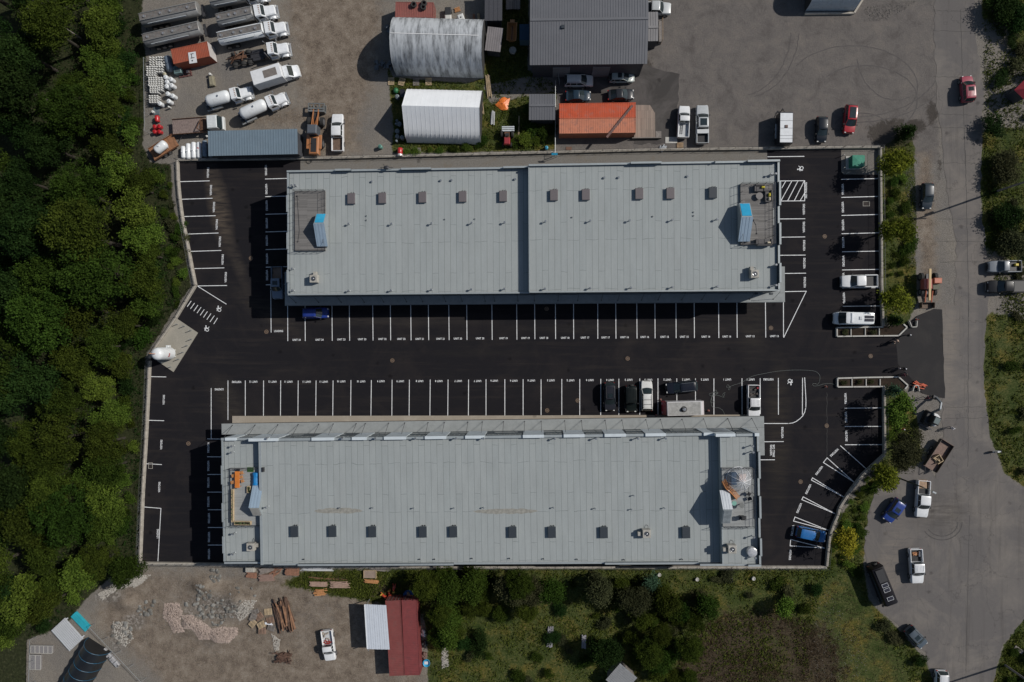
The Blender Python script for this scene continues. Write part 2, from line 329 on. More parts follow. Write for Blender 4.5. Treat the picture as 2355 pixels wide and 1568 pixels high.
# ------------------------------------------------------------------ paved sheets
def paving_mat(name, lo, hi, patch=None, patch_scale=0.12, crack=0.0, fine=14, streak=None, patchlim=(0.5, 0.75), dust=None, spots=0.5):
    m = bpy.data.materials.new(name); m.use_nodes = True; t = m.node_tree; L = t.links; b = t.nodes['Principled BSDF']
    b.inputs['Roughness'].default_value = 0.9; b.inputs['Specular IOR Level'].default_value = 0.08
    geo = NN(t, 'ShaderNodeNewGeometry'); pos = geo.outputs['Position']
    def noise(s, d=6, r=0.6, v=None, dist=0.0):
        n = NN(t, 'ShaderNodeTexNoise', Scale=float(s), Detail=float(d), Roughness=r, Distortion=dist); L.new(v or pos, n.inputs['Vector']); return n.outputs[0]
    def mr(src, a, c, lo_=0.0, hi_=1.0):
        n = NN(t, 'ShaderNodeMapRange'); n.inputs[1].default_value = a; n.inputs[2].default_value = c; n.inputs[3].default_value = lo_; n.inputs[4].default_value = hi_; L.new(src, n.inputs[0]); return n.outputs[0]
    def mixc(f, a, c):
        n = NN(t, 'ShaderNodeMix', data_type='RGBA'); L.new(f, n.inputs[0])
        for i, v in ((6, a), (7, c)):
            if isinstance(v, tuple): n.inputs[i].default_value = rgba(v)
            else: L.new(v, n.inputs[i])
        return n.outputs[2]
    c = mixc(mr(noise(fine, 4, 0.85), 0.3, 0.7), lo, hi)
    if patch:
        c = mixc(mr(noise(patch_scale, 8, 0.72, dist=0.8), patchlim[0], patchlim[1], 0, 0.75), c, patch)
    if streak:
        mp = NN(t, 'ShaderNodeMapping'); mp.inputs['Scale'].default_value = streak[1]; L.new(pos, mp.inputs[0])
        c = mixc(mr(noise(1.0, 8, 0.75, mp.outputs[0]), 0.52, 0.75, 0, 0.6), c, streak[0])
    if spots:
        vo = NN(t, 'ShaderNodeTexVoronoi', Scale=0.42); L.new(pos, vo.inputs['Vector']); vs_ = NN(t, 'ShaderNodeSeparateColor'); L.new(vo.outputs['Color'], vs_.inputs[0]); mu = NN(t, 'ShaderNodeMath', operation='MULTIPLY')
        va = NN(t, 'ShaderNodeMath', operation='MULTIPLY_ADD'); va.inputs[1].default_value = 0.25; L.new(noise(2.0, 4), va.inputs[0]); L.new(vo.outputs['Distance'], va.inputs[2])
        L.new(mr(va.outputs[0], 0.19, 0.3, spots, 0), mu.inputs[0]); L.new(mr(vs_.outputs[0], 0.55, 0.6), mu.inputs[1]); c = mixc(mu.outputs[0], c, tuple(x*0.35 for x in lo))
    for (ex, ey, ea, eb, er, ec, amt) in (dust or ()):
        e = D(ex, ey); mp = NN(t, 'ShaderNodeMapping', vector_type='TEXTURE'); mp.inputs['Location'].default_value = (e.x,e.y,0); mp.inputs['Rotation'].default_value = (0,0,R(er)); mp.inputs['Scale'].default_value = (ea,eb,1000); L.new(pos, mp.inputs[0])
        ln = NN(t, 'ShaderNodeVectorMath', operation='LENGTH'); L.new(mp.outputs[0], ln.inputs[0]); m2 = NN(t, 'ShaderNodeMapping'); m2.inputs['Rotation'].default_value = (0,0,R(-er)); m2.inputs['Scale'].default_value = (0.25,2.2,1); L.new(pos, m2.inputs[0])
        mu = NN(t, 'ShaderNodeMath', operation='MULTIPLY'); L.new(mr(ln.outputs['Value'], 0.3, 1.0, min(1, amt*1.5), 0), mu.inputs[0]); L.new(mr(noise(1.0, 8, 0.75, m2.outputs[0]), 0.35, 0.65), mu.inputs[1]); c = mixc(mu.outputs[0], c, ec)
    if crack:
        v = NN(t, 'ShaderNodeTexVoronoi', feature='DISTANCE_TO_EDGE', Scale=0.11)
        n = NN(t, 'ShaderNodeTexNoise', Scale=0.5, Detail=6.0); L.new(pos, n.inputs['Vector'])
        mp = NN(t, 'ShaderNodeMix', data_type='RGBA'); mp.inputs[0].default_value = 0.35
        vm = NN(t, 'ShaderNodeVectorMath', operation='ADD'); sc2 = NN(t, 'ShaderNodeVectorMath', operation='SCALE'); sc2.inputs['Scale'].default_value = 3.0
        L.new(n.outputs[1], sc2.inputs[0]); L.new(pos, vm.inputs[0]); L.new(sc2.outputs[0], vm.inputs[1]); L.new(vm.outputs[0], v.inputs['Vector'])
        c = mixc(mr(v.outputs['Distance'], 0.0, 0.006, crack, 0), c, tuple(x*0.4 for x in lo))
    L.new(c, b.inputs['Base Color'])
    bp = NN(t, 'ShaderNodeBump', Strength=0.25, Distance=0.02); L.new(noise(40, 3), bp.inputs['Height']); L.new(bp.outputs[0], b.inputs['Normal'])
    return m
ASPH = paving_mat('fresh_asphalt', (0.0100,0.0097,0.0118), (0.0185,0.0175,0.0205), (0.032,0.027,0.026), 0.11, fine=14, streak=((0.042,0.035,0.031), (0.05,0.9,1)), patchlim=(0.48,0.8),
  dust=[(505,480,9,2.2,-78,(0.10,0.08,0.062),0.75),(545,600,7,1.3,-70,(0.06,0.05,0.042),0.5),(620,720,10,2.5,-35,(0.05,0.043,0.036),0.45),(900,735,22,1.6,0,(0.045,0.04,0.036),0.35),(530,930,7,3,-60,(0.05,0.044,0.036),0.4),(1500,755,26,1.2,0,(0.045,0.04,0.036),0.35),(1790,990,2.5,14,0,(0.04,0.034,0.028),0.6),(1100,812,14,0.8,0,(0.03,0.027,0.024),0.3),(1730,740,3,10,0,(0.04,0.035,0.03),0.4)])
WORN = paving_mat('worn_road_asphalt', (0.098,0.091,0.089), (0.152,0.141,0.135), (0.215,0.192,0.168), 0.13, patchlim=(0.44,0.72), crack=0.35, streak=((0.075,0.068,0.063), (1.0,0.05,1)), dust=[(2165,560,12,1.8,90,(0.05,0.042,0.036),0.7),(2180,800,14,2.2,90,(0.2,0.175,0.15),0.6),(2240,600,20,0.9,90,(0.19,0.17,0.155),0.5),(2050,1290,9,2.5,80,(0.2,0.175,0.15),0.6),(2160,1180,6,4,0,(0.07,0.063,0.058),0.6)])
GRAV = paving_mat('crushed_gravel', (0.085,0.08,0.072), (0.24,0.225,0.205), (0.15,0.125,0.095), 0.3, fine=7)
PADM = paving_mat('concrete_slab', (0.25,0.235,0.2), (0.33,0.31,0.265), (0.38,0.35,0.3), 0.5)
WALKM = paving_mat('sidewalk_concrete', (0.27,0.235,0.19), (0.34,0.3,0.25), (0.4,0.36,0.3), 0.5)
DARKP = paving_mat('old_dark_asphalt', (0.024,0.0225,0.024), (0.04,0.037,0.038), (0.06,0.052,0.047), 0.25)
SOIL = paving_mat('planter_soil', (0.014,0.010,0.008), (0.045,0.033,0.025), (0.07,0.05,0.035), 1.2, fine=8)
def jit(pts, step=1.2, amp=0.25, seed=1):
    r = random.Random(seed); out = []
    for i in range(len(pts)):
        a, b = Vector(pts[i][:2]), Vector(pts[(i+1)%len(pts)][:2]); n = max(1, int((b-a).length/step)); nn = (b-a).normalized(); nn = Vector((-nn.y, nn.x))
        for k in range(n): out.append(a.lerp(b, k/n)+nn*r.uniform(-amp, amp))
    return out
def tri_sheet(name, pts, z, m, parent=None):
    from mathutils.geometry import delaunay_2d_cdt
    n = len(pts); vs = [Vector(p[:2]) for p in pts]
    r = delaunay_2d_cdt(vs, [(i, (i+1) % n) for i in range(n)], [], 1, 1e-4)
    q = MB(); q.add([(v.x, v.y, z) for v in r[0]], [tuple(f) for f in r[2]]); return q.build(name, m, parent, smooth=False)
LOTP = [P('G',425,102),P('G',437,300),P('G',455,470),P('G',480,630),P('G',512,790),P('G',545,955),P('G',575,1115),P('G',605,1275),P('M',415,165),P('M',235,435),P('M',165,545),
  P('M',160,700),P('M',150,900),P('M',130,1300),P('AB',105,560),P('AB',78,1210),P('X',1495,478),P('X',1508,330),P('X',1525,180),P('X',1600,0),P('AA',1075,1010),P('AA',1170,860),P('AA',1290,700),
  P('AA',1500,505),P('AA',1495,60),P('R',556,812),P('R',690,760),P('R',830,830),P('R',930,880),P('R',1135,925),P('R',1112,90),P('R',1030,85),P('R',870,150),P('R',760,240),P('R',556,245),P('K',520,0),P('E',522,1392),P('D',1105,1402),P('D',0,1415),P('B',0,1490)]
lot = tri_sheet('parking_lot', LOTP, 0.0, ASPH); tag(lot, kind='structure')
ROADP = DP((2148,-300),(2150,120),(2155,260),(2170,345),(2180,450),(2200,560),(2195,700),(2165,705),(2168,1000),(2150,1100),(2125,1060),(2070,1080),(2010,1130),(1988,1230),(1990,1320),(2020,1400),(2075,1450),(2130,1500),(2150,1600),(2180,2000),(2260,2000),(2285,1568),(2305,1480),(2365,1410),(2480,1380),(2480,1130),(2355,1120),(2310,1095),(2275,1000),(2262,860),(2268,730),(2280,640),(2255,480),(2258,300),(2262,200),(2240,60),(2242,-300))
road = tri_sheet('road', jit(ROADP, 1.0, 0.22, 5), -0.006, WORN); tag(road, kind='structure')
o = tri_sheet('gravel_strip', [P('G',1572,80),P('H',0,75),P('I',0,35),P('J',0,5),P('J',630,-5),P('J',635,110),P('J',635,420),P('G',1572,420)], 0.008, GRAV); tag(o, kind='structure')
o = tri_sheet('gravel_pad', [P('E',162,1402),P('E',520,1395),P('K',518,232),P('K',185,228),P('K',162,205)], 0.008, GRAV); tag(o, kind='structure')
o = MB().prism([P('M',408,172),P('M',610,308),P('M',380,676),P('M',228,572),P('M',232,440)], -0.05, 0.12).build('concrete_pad', PADM, smooth=False); tag(o, kind='structure')
o = MB().prism([P('M',934,1090),P('O',0,1085),P('Q',460,1077),P('Q',460,1135),P('O',0,1160),P('M',934,1160)], -0.05, 0.13).build('sidewalk', WALKM, smooth=False); tag(o, kind='structure')
o = tri_sheet('driveway_apron', jit([P('R',870,152),P('R',1035,82),P('R',1112,88),P('R',1137,925),P('R',935,882),P('R',700,600),P('R',680,400)], 1.5, 0.12, 3), 0.005, paving_mat('older_apron_asphalt', (0.026,0.025,0.026), (0.043,0.041,0.042), (0.05,0.046,0.044), 0.2)); tag(o, kind='structure')
o = tri_sheet('yard_paving', jit(DP((1278,148),(1485,148),(1560,170),(1560,330),(1460,330),(1455,240),(1285,240)), 1.0, 0.25, 9), -0.004, paving_mat('thin_yard_asphalt', (0.04,0.037,0.036), (0.075,0.07,0.067), (0.12,0.11,0.105), 0.2, patchlim=(0.4,0.65))); tag(o, kind='structure')
# ------------------------------------------------------------------ painted marks on the lot
WHITE = mat('road_paint', (0.72, 0.73, 0.74), 0.7, 0, 0.12, 2.5, dirt=(0.14,0.14,0.14), dirtamt=0.55)
ZL = 0.019; LN = [0]
def line(pts, wd=0.105, name='parking_line'):
    m = MB(); LN[0] += 1; ZL = 0.012+0.0005*(LN[0] % 12)
    for a, b in zip(pts[:-1], pts[1:]):
        a, b = Vector(a[:2]), Vector(b[:2]); d = (b-a).normalized(); a = a-d*wd/2*(len(pts) > 2); b = b+d*wd/2*(len(pts) > 2); n = Vector((-d.y, d.x))*wd/2
        m.add([(*(a-n), ZL), (*(b-n), ZL), (*(b+n), ZL), (*(a+n), ZL)], [(0,1,2,3)])
    if len(pts) > 2:          # corners overlap: merge into one outline level by tiny steps
        for k in range(len(m.f)):
            for i in m.f[k]: v = m.v[i]; m.v[i] = (v[0], v[1], ZL+0.0012*(k % 2)+0.0006*(k % 3))
    return m.build(name, WHITE, lot, smooth=False)
def L2(t, *pts): return line([P(t, *p) for p in pts])
for q in [((438,297),(718,289)),((453,463),(746,453)),((480,625),(775,617)),((512,790),(802,780)),((543,953),(828,944)),((575,1115),(856,1108)),((605,1278),(882,1274)),((608,1282),(876,1450)),
  ((1240,272),(1600,262)),((1242,438),(1600,428)),((1243,604),(1600,594)),((1245,770),(1600,760)),((1245,936),(1600,926)),((1247,1102),(1600,1092)),((1247,1268),(1560,1260))]: L2('G', *q)
line([P('G',1293,1268), P('M',1297,305)])
for q in [((545,8),(508,62)),((577,28),(538,82)),((608,47),(570,103)),((638,67),(600,122)),((668,87),(630,143)),((698,107),(660,163)),((731,126),(692,184)),((763,146),(722,205)),((793,168),(757,225)),
  ((167,720),(310,723)),((147,1131),(290,1135)),((733,828),(733,1305)),((891,757),(891,1128)),((1054,757),(1054,1088)),((1226,757),(1225,1088)),((1387,757),(1385,1088)),((1552,757),(1549,1088)),((1720,757),(1717,1088)),((1880,757),(1877,1088)),
  ((1452,0),(1454,385)),((1616,0),(1618,385)),((1869,0),(1872,383)),((695,1306),(1000,1309)),((695,1474),(1000,1477))]: L2('M', *q)
for x0, x1, y0, y1 in [(166,163,753,1088),(358,354,753,1088),(553,551,750,1088),(716,713,750,1088),(912,909,748,1088),(1080,1077,748,1088),(1273,1271,748,1086),(1437,1437,745,1086),(1614,1614,745,1086),(1786,1786,745,1086),
  (150,154,0,382),(370,374,0,380),(536,540,0,378),(728,732,0,378),(894,898,0,376),(1086,1090,0,376),(1255,1258,0,375),(1492,1495,0,374),(1725,1728,0,372)]: L2('N', (x0,y0), (x1,y1))
for x0, x1, y0, y1 in [(73,73,745,1083),(268,268,743,1083),(437,437,743,1083),(635,634,741,1082),(805,805,740,1082),(1002,1002,738,1080),(1173,1173,737,1080),(1350,1351,737,1080),(1526,1526,737,1080),
  (12,15,-20,368),(207,210,-20,367),(378,380,-20,366),(606,607,-20,364),(775,778,-20,363),(973,976,-20,362),(1144,1146,-20,360),(1342,1344,-20,358),(1513,1516,-20,357),(1743,1746,-20,356)]: L2('O', (x0,y0), (x1,y1))
for x0, x1, y0, y1 in [(131,131,737,1078),(395,396,735,1075),(566,567,735,1073),(737,738,733,1078),(965,963,731,1078),(175,177,-30,355),(347,350,-30,354),(615,619,-30,352),(785,786,16,350)]: L2('Q', (x0,y0), (x1,y1))
arc = [P('Q',985,731),P('Q',992,850),P('Q',997,940),P('Q',996,1010),P('Q',986,1052),P('Q',966,1090),P('Q',938,1118),P('Q',905,1142),P('Q',872,1156),P('Q',835,1161),P('Q',590,1161)]
line(arc); L2('Q',(590,1333),(788,1331)); L2('Q',(545,1503),(705,1502))
line([P('J',790,1332),P('J',1000,1328),P('Q',789,350)])
for q in [((635,63),(982,59)),((740,648),(990,646)),((745,820),(990,817)),((745,990),(993,988)),((780,1161),(998,1158)),((770,357),(808,290)),((760,480),(865,290)),((825,477),(922,290)),((888,475),(980,292)),((943,475),(985,405)),
  ((1330,275),(1675,268)),((1330,445),(1675,436)),((1332,615),(1678,606)),((1333,787),(1683,778)),((1337,957),(1684,950)),((1337,1128),(1688,1122)),((1340,1298),(1690,1294)),((1343,1470),(1692,1466))]: L2('J', *q)
L2('J',(700,291),(985,288),(985,477),(700,480))
L2('Q',(1359,1017),(1708,1014)); L2('Q',(1362,1189),(1708,1188)); L2('Q',(1364,1361),(1713,1360)); L2('AA',(1095,428),(1338,646))
for a, b, c in [((970,543),(935,587),(1222,770)),((833,731),(822,752),(1127,912)),((745,910),(732,936),(1043,1068)),((668,1100),(654,1138),(980,1224)),((627,1311),(622,1371),(945,1392))]: L2('AA', c, a, b, c)
L2('AB',(125,285),(268,293)); L2('AB',(105,692),(260,705),(232,1200))
for y in (220,386,552,718,885,1050):
    L2('AB',(697+(y>600)*5,y),(1040,y))
TXT = {}
def lettering(s, t, x, y, a=0, ln=None, h=20, name='stall_lettering'):
    if s not in TXT:
        cu = bpy.data.curves.new('lettering', 'FONT'); cu.body = s; cu.size = 1; cu.offset = 0.03; cu.resolution_u = 3; cu.space_character = 1.12; cu.align_x = 'CENTER'
        to = bpy.data.objects.new('lettering', cu); COL.objects.link(to); bpy.context.view_layer.update()
        me_ = bpy.data.meshes.new_from_object(to.evaluated_get(bpy.context.evaluated_depsgraph_get())); bpy.data.objects.remove(to)
        v = np.empty(len(me_.vertices)*3); me_.vertices.foreach_get('co', v); v = v.reshape(-1,3); mn, mx = v.min(0), v.max(0)
        v -= (mn+mx)/2; v[:,0] /= (mx-mn)[0]; v[:,1] /= (mx-mn)[1]; v[:,2] = 0; me_.vertices.foreach_set('co', v.ravel()); me_.materials.clear(); me_.materials.append(WHITE); TXT[s] = me_
    ln = ln or {8: 100, 7: 80}.get(len(s), 70)
    o = bpy.data.objects.new(name, TXT[s]); COL.objects.link(o); o.parent = lot; p = P(t, x, y); o.location = (p.x, p.y, ZL+0.004)
    o.rotation_euler.z = R(a); o.scale = (ln/58.0, h/58.0, 1); return o
for x, y in [(703,212),(731,377),(759,537),(786,700),(815,862),(841,1030),(870,1197)]: lettering('VISITORS','G',x,y,88)
for x, y in [(1248,188),(1252,366),(1255,521),(1256,687),(1256,851),(1258,1021),(1258,1176)]: lettering('VISITORS','G',x,y,-88)
lettering('VISITORS','M',287,938,88,94); lettering('VISITORS','M',264,1360,88,94); lettering('VISITORS','AB',245,505,88); lettering('LOADING','AB',230,943,88,88)
lettering('VISITORS','M',973,770,180,92); lettering('LOADING','M',808,840,180,86); lettering('LOADING','M',1367,291,0,87)
for y in (132,304,460,642,796,974,1134): lettering('VISITORS','AB',706 if y < 700 else 712,y,-90)
def unit(t, a, L): 
    for n, x, y in L: lettering('UNIT %d' % n, t, x, y, a, 78 if n > 9 else 70, 19)
unit('M',180,[(12,1130,768),(12,1310,768),(11,1460,768),(11,1632,768),(11,1792,768)])
unit('N',180,[(10,75,765),(10,262,765),(9,448,763),(9,630,763),(8,812,762),(8,993,762),(7,1175,761),(7,1357,761),(6,1514,759),(6,1698,759),(6,1863,757)])
unit('O',180,[(5,165,755),(5,350,755),(4,532,753),(4,722,752),(3,897,750),(3,1083,750),(2,1260,749),(2,1436,748),(2,1613,748),(1,1825,747)]); unit('Q',180,[(1,477,747)])
lettering('VISITORS','Q',645,746,180,95); lettering('VISITORS','Q',775,1247,90,105); lettering('VISITORS','Q',669,1412,90,100); lettering('SMALL CAR','Q',693,1417,90,115)
unit('M',0,[(24,1537,374),(24,1752,373)])
unit('N',0,[(23,75,370),(23,271,368),(22,462,366),(22,640,365),(21,812,365),(21,1008,364),(20,1172,362),(20,1381,360),(19,1601,359),(19,1808,357)])
unit('O',0,[(18,100,356),(18,300,355),(17,486,353),(17,680,352),(16,858,349),(16,1048,347),(15,1235,346),(15,1420,345),(14,1623,344),(14,1820,343)]); unit('Q',0,[(13,472,340),(13,700,339)])
for x, y in [(977,557),(977,725),(980,898),(982,1065),(986,1245)]: lettering('VISITORS','J',x,y,90)
lettering('NO PARKING','J',997,378,90,145)
for x, y in [(1343,368),(1343,536),(1345,704),(1347,868),(1349,1044),(1350,1205),(1354,1390)]: lettering('VISITORS','J',x,y,-88)
for x, y in [(1369,925),(1373,1100),(1377,1277)]: lettering('VISITORS','Q',x,y,-88)
for x, y, a in [(1038,493,-136),(895,662,-126),(793,837,-115),(707,1015,-112),(645,1225,-99),(622,1453,-93)]: lettering('VISITORS','AA',x,y,a)
def wheelchair(t, x, y, a, s=1.0):
    m = MB(); z = ZL+0.004
    def stroke(pts, wd):
        for k, (a_, b_) in enumerate(zip(pts[:-1], pts[1:])):
            a_, b_ = Vector(a_), Vector(b_); d = (b_-a_).normalized(); n = Vector((-d.y, d.x))*wd/2; zz = z+0.0007*(len(m.f) % 5)
            m.add([(*(a_-n), zz), (*(b_-n), zz), (*(b_+n), zz), (*(a_+n), zz)], [(0,1,2,3)])
    c = [(0.1+0.26*math.cos(q), -0.18+0.26*math.sin(q)) for q in np.linspace(0, 2*math.pi, 17)]; stroke(c, 0.1)
    stroke([(0.36,-0.1),(0.12,0.02),(-0.08,0.25)], 0.12); stroke([(-0.08,0.25),(-0.38,0.02)], 0.09); stroke([(-0.08,0.1),(-0.3,-0.1),(-0.28,-0.38)], 0.08); stroke([(0.12,0.02),(0.36,0.15),(0.42,0.32)], 0.08)
    m.flat([(-0.1+0.11*math.cos(q), 0.42+0.11*math.sin(q)) for q in np.linspace(0, 2*math.pi, 12)[:-1]], z+0.004)
    o = m.build('accessible_symbol', WHITE, lot, smooth=False); p = P(t, x, y); o.location = (p.x, p.y, 0); o.rotation_euler.z = R(a); o.scale = (s, s, 1)
wheelchair('M',805,82,0); wheelchair('M',690,268,0); wheelchair('J',945,175,90); wheelchair('Q',850,770,180)
# covers in the paving
MHR = mat('manhole_ring', (0.22,0.15,0.1), 0.85, 0, 0.25, 5); MHC = mat('manhole_iron', (0.05,0.04,0.035), 0.7, 0.4, 0.3, 6)
def manhole(t, x, y, label, r=0.3, ring=True):
    p = P(t, x, y); m = thing('manhole_cover', label, 'manhole cover', (p.x, p.y, 0), 0, 'manhole covers in the parking lot')
    MB().cyl((0,0,-0.02),(0,0,0.012), r, n=24).build('lid', MHC, m)
    if ring: MB().torus((0,0,0.012), r, 0.035, 28, 6).build('ring', MHR, m)
    for k in (-1,0,1): MB().box(-0.18,0.18,k*0.1-0.02,k*0.1+0.02,0.012,0.02).build('rib', MHR, m, smooth=False)
for t, x, y, l in [('N',555,568,'rusty ringed manhole cover in the main drive aisle below UNIT 22'),('M',1252,298,'orange manhole cover left of the LOADING lettering below the north building'),
  ('AB',518,95,'round manhole cover at the edge of the shade west of the south building'),('O',125,82,'manhole cover in the shade of the north building canopy above UNIT 18'),
  ('O',130,1038,'rusty manhole cover low in a UNIT 5 stall near the sidewalk'),('O',417,945,'pale manhole cover touching the stall line beside UNIT 4'),('O',887,550,'pale ringed manhole cover in the aisle above the UNIT 3 stalls'),
  ('Q',667,262,'orange manhole cover in the UNIT 13 stall'),('J',1173,812,'ringed manhole cover in the aisle between the two east stall rows'),('Q',1605,527,'thin ringed manhole cover at the lot entrance between the planters'),
  ('Q',1192,1182,'dark manhole cover in the southeast aisle at the end of the sealed crack'),('AA',720,768,'ringed manhole cover in the aisle beside the angled VISITORS stalls'),('G',1107,1018,'manhole cover at the shade edge west of the north building')]: manhole(t, x, y, l, 0.3)
def drain(t, x, y, w_, h_, label):
    p = P(t, x, y); m = thing('catch_basin', label, 'drain', (p.x, p.y, 0)); f = MB(); a, b = w_/116, h_/116
    f.box(-a,a,b-0.06,b,0,0.022); f.box(-a,a,-b,-b+0.06,0,0.022); f.box(-a,-a+0.06,-b+0.06,b-0.06,0,0.022); f.box(a-0.06,a,-b+0.06,b-0.06,0,0.022); f.build('frame', CONC, m, smooth=False)
    g_ = MB(); [g_.box(-a+0.07,a-0.07,-b+0.1+k*0.1,-b+0.15+k*0.1,0,0.016) for k in range(int((2*b-0.15)/0.1))]; g_.build('grate', MHC, m, smooth=False)
drain('AB',162,303,42,58,'rectangular drain grate beside the west wall between two VISITORS stalls'); drain('J',1565,505,62,44,'rectangular drain grate in the second stall of the east row')
# ================================================================== retaining walls and fences
WALLM = mat('lock_block_concrete', (0.37,0.34,0.295), 0.9, 0, 0.2, 1.2, bump=0.3, dirt=(0.12,0.10,0.08), dirtamt=0.6)
CAPW = mat('clean_concrete', (0.42,0.41,0.38), 0.85, 0, 0.12, 1.5)
def wall(pts, label, h=0.6, wd=0.34, seg=1.52, fence=True, m=WALLM, name='retaining_wall', fh=1.05, group=None):
    pts = [Vector(p[:2]) for p in pts]; root = thing(name, label, 'wall', (pts[0].x, pts[0].y, 0), 0, group); b = MB(); k = 0
    o = Vector((pts[0].x, pts[0].y)); run = 0; posts = []
    for a, c in zip(pts[:-1], pts[1:]):
        L = (c-a).length; n = max(1, round(L/seg)); d = (c-a)/L; az = math.atan2(d.y, d.x)
        for i in range(n):
            p = a+d*(L*(i+0.5)/n)-o; k += 1; hh = h+0.006*((k*7) % 5)
            q = MB().bbox(-L/n/2+0.018, L/n/2-0.018, -wd/2, wd/2, -0.1, hh, 0.03); cs, sn = math.cos(az), math.sin(az)
            b.add([(x*cs-y*sn+p.x, x*sn+y*cs+p.y, z) for x, y, z in q.v], q.f)
        cc = (a+c)/2-o; b.obox((cc.x, cc.y, h/2-0.09), (L-0.01, wd-0.06, h+0.08), az)
        np_ = max(1, round(L/2.6))
        for i in range(np_): posts.append(a+d*(L*i/np_)-o)
    posts.append(pts[-1]-o); b.build('wall_blocks', m, root)
    if fence:
        f = thing('chain_link_fence', label.replace('wall', 'wall').split(' wall')[0]+' wall, its low chain link fence of thin dark posts', 'fence', (o.x, o.y, h), 0, 'fences on the lot walls')
        for p in posts: MB().cyl((p.x,p.y,-0.02),(p.x,p.y,fh), 0.03, n=6).build('post', DSTEEL, f)
        rl = MB(); 
        for z in (0.08, fh): rl.tube([(p.x,p.y,z) for p in posts], 0.017, 5)
        rl.build('rail', DSTEEL, f)
        ms = MB()
        for a, c in zip(posts[:-1], posts[1:]):
            L = (c-a).length; n = max(2, int(L/0.3))
            for i in range(n):
                for s_ in (0, 1):
                    t0, t1 = (i/n, min(1, (i+3)/n)) if s_ else (min(1, (i+3)/n), i/n)
                    p0, p1 = a.lerp(c, t0), a.lerp(c, t1); ms.cyl((p0.x,p0.y,0.1),(p1.x,p1.y,fh-0.03), 0.004, n=3, cap=False)
        ms.build('mesh', STEEL, f, smooth=False)
    return root
wall([P('G',424,100),P('G',432,300),P('G',448,470),P('G',470,630),P('G',500,790),P('G',531,955),P('G',560,1115),P('G',594,1272)], 'curved concrete block wall along the western VISITORS stalls')
wall([P('G',594,1276),P('M',412,165),P('M',222,440),P('M',158,545)], 'slanted concrete block wall behind the accessible stalls and white tank')
wall([P('M',165,570),P('M',150,900),P('M',130,1300),P('AB',100,560),P('AB',74,1205)], 'straight concrete block wall between the woods and the southwest stalls')
wall([P('AB',74,1214),P('AB',480,1219),P('AB',870,1226),P('V',0,470),P('W',0,480),P('X',0,480),P('X',1495,480)], 'long concrete block wall along the south edge behind the south building')
wall([P('X',1496,470),P('X',1508,330),P('X',1525,180),P('X',1560,80),P('X',1600,-10),P('AA',1075,1010),P('AA',1170,860),P('AA',1290,700),P('AA',1500,508)], 'curving concrete block wall at the angled southeast VISITORS stalls')
wall([P('AA',1500,500),P('AA',1496,60),P('R',556,812)], 'short straight concrete block wall east of the three VISITORS stalls')
wall([P('R',544,248),P('R',535,30),P('K',530,1200),P('K',524,600),P('K',518,0),P('E',524,1392)], 'straight concrete block wall along the northeast VISITORS stalls')
wall([P('E',518,1388),P('E',0,1393),P('D',1105,1402),P('D',0,1415),P('B',0,1490),P('G',430,97)], 'long concrete block wall along the north edge below the work yards', h=0.5)
wall([P('R',560,812),P('R',118,816),P('R',118,735),P('R',400,727),P('R',690,722),P('R',778,802),P('R',748,836)], 'pale planter wall with pointed end south of the lot entrance', 0.45, 0.22, 2.4, False, CAPW, 'planter_wall')
wall([P('R',548,252),P('R',112,260),P('R',112,342),P('R',400,338),P('R',690,335),P('R',770,256),P('R',735,226)], 'pale planter wall with pointed end north of the lot entrance', 0.45, 0.22, 2.4, False, CAPW, 'planter_wall')
for x, l in [(243,'first pale planter divider from the west, north planter'),(377,'middle pale divider in the north entrance planter'),(508,'easternmost pale divider in the north entrance planter')]:
    wall([P('R',x,264),P('R',x,337)], l, 0.44, 0.16, 2, False, CAPW, 'planter_divider')
for x, l in [(252,'westernmost divider in the south entrance planter, partly buried'),(385,'middle pale divider in the south entrance planter'),(516,'easternmost pale divider in the south entrance planter')]:
    wall([P('R',x,740),P('R',x,808)], l, 0.44, 0.16, 2, False, CAPW, 'planter_divider')
wall([P('R',790,195),P('R',815,255),P('R',860,252),P('R',865,195)], 'small open trapezoid planter wall by the north entrance corner', 0.45, 0.14, 2, False, CAPW, 'planter_wall')
wall([P('R',822,855),P('R',840,802),P('R',875,803),P('R',886,858)], 'small open trapezoid planter wall by the south entrance corner', 0.45, 0.14, 2, False, CAPW, 'planter_wall')
for n_, pp in (('planter_bed', [P('R',112,260),P('R',548,252),P('R',735,226),P('R',770,256),P('R',690,335),P('R',112,342)]), ('planter_bed', [P('R',118,735),P('R',690,722),P('R',778,802),P('R',748,836),P('R',560,812),P('R',118,816)])):
    tag(tri_sheet(n_, pp, 0.28, SOIL), kind='structure')
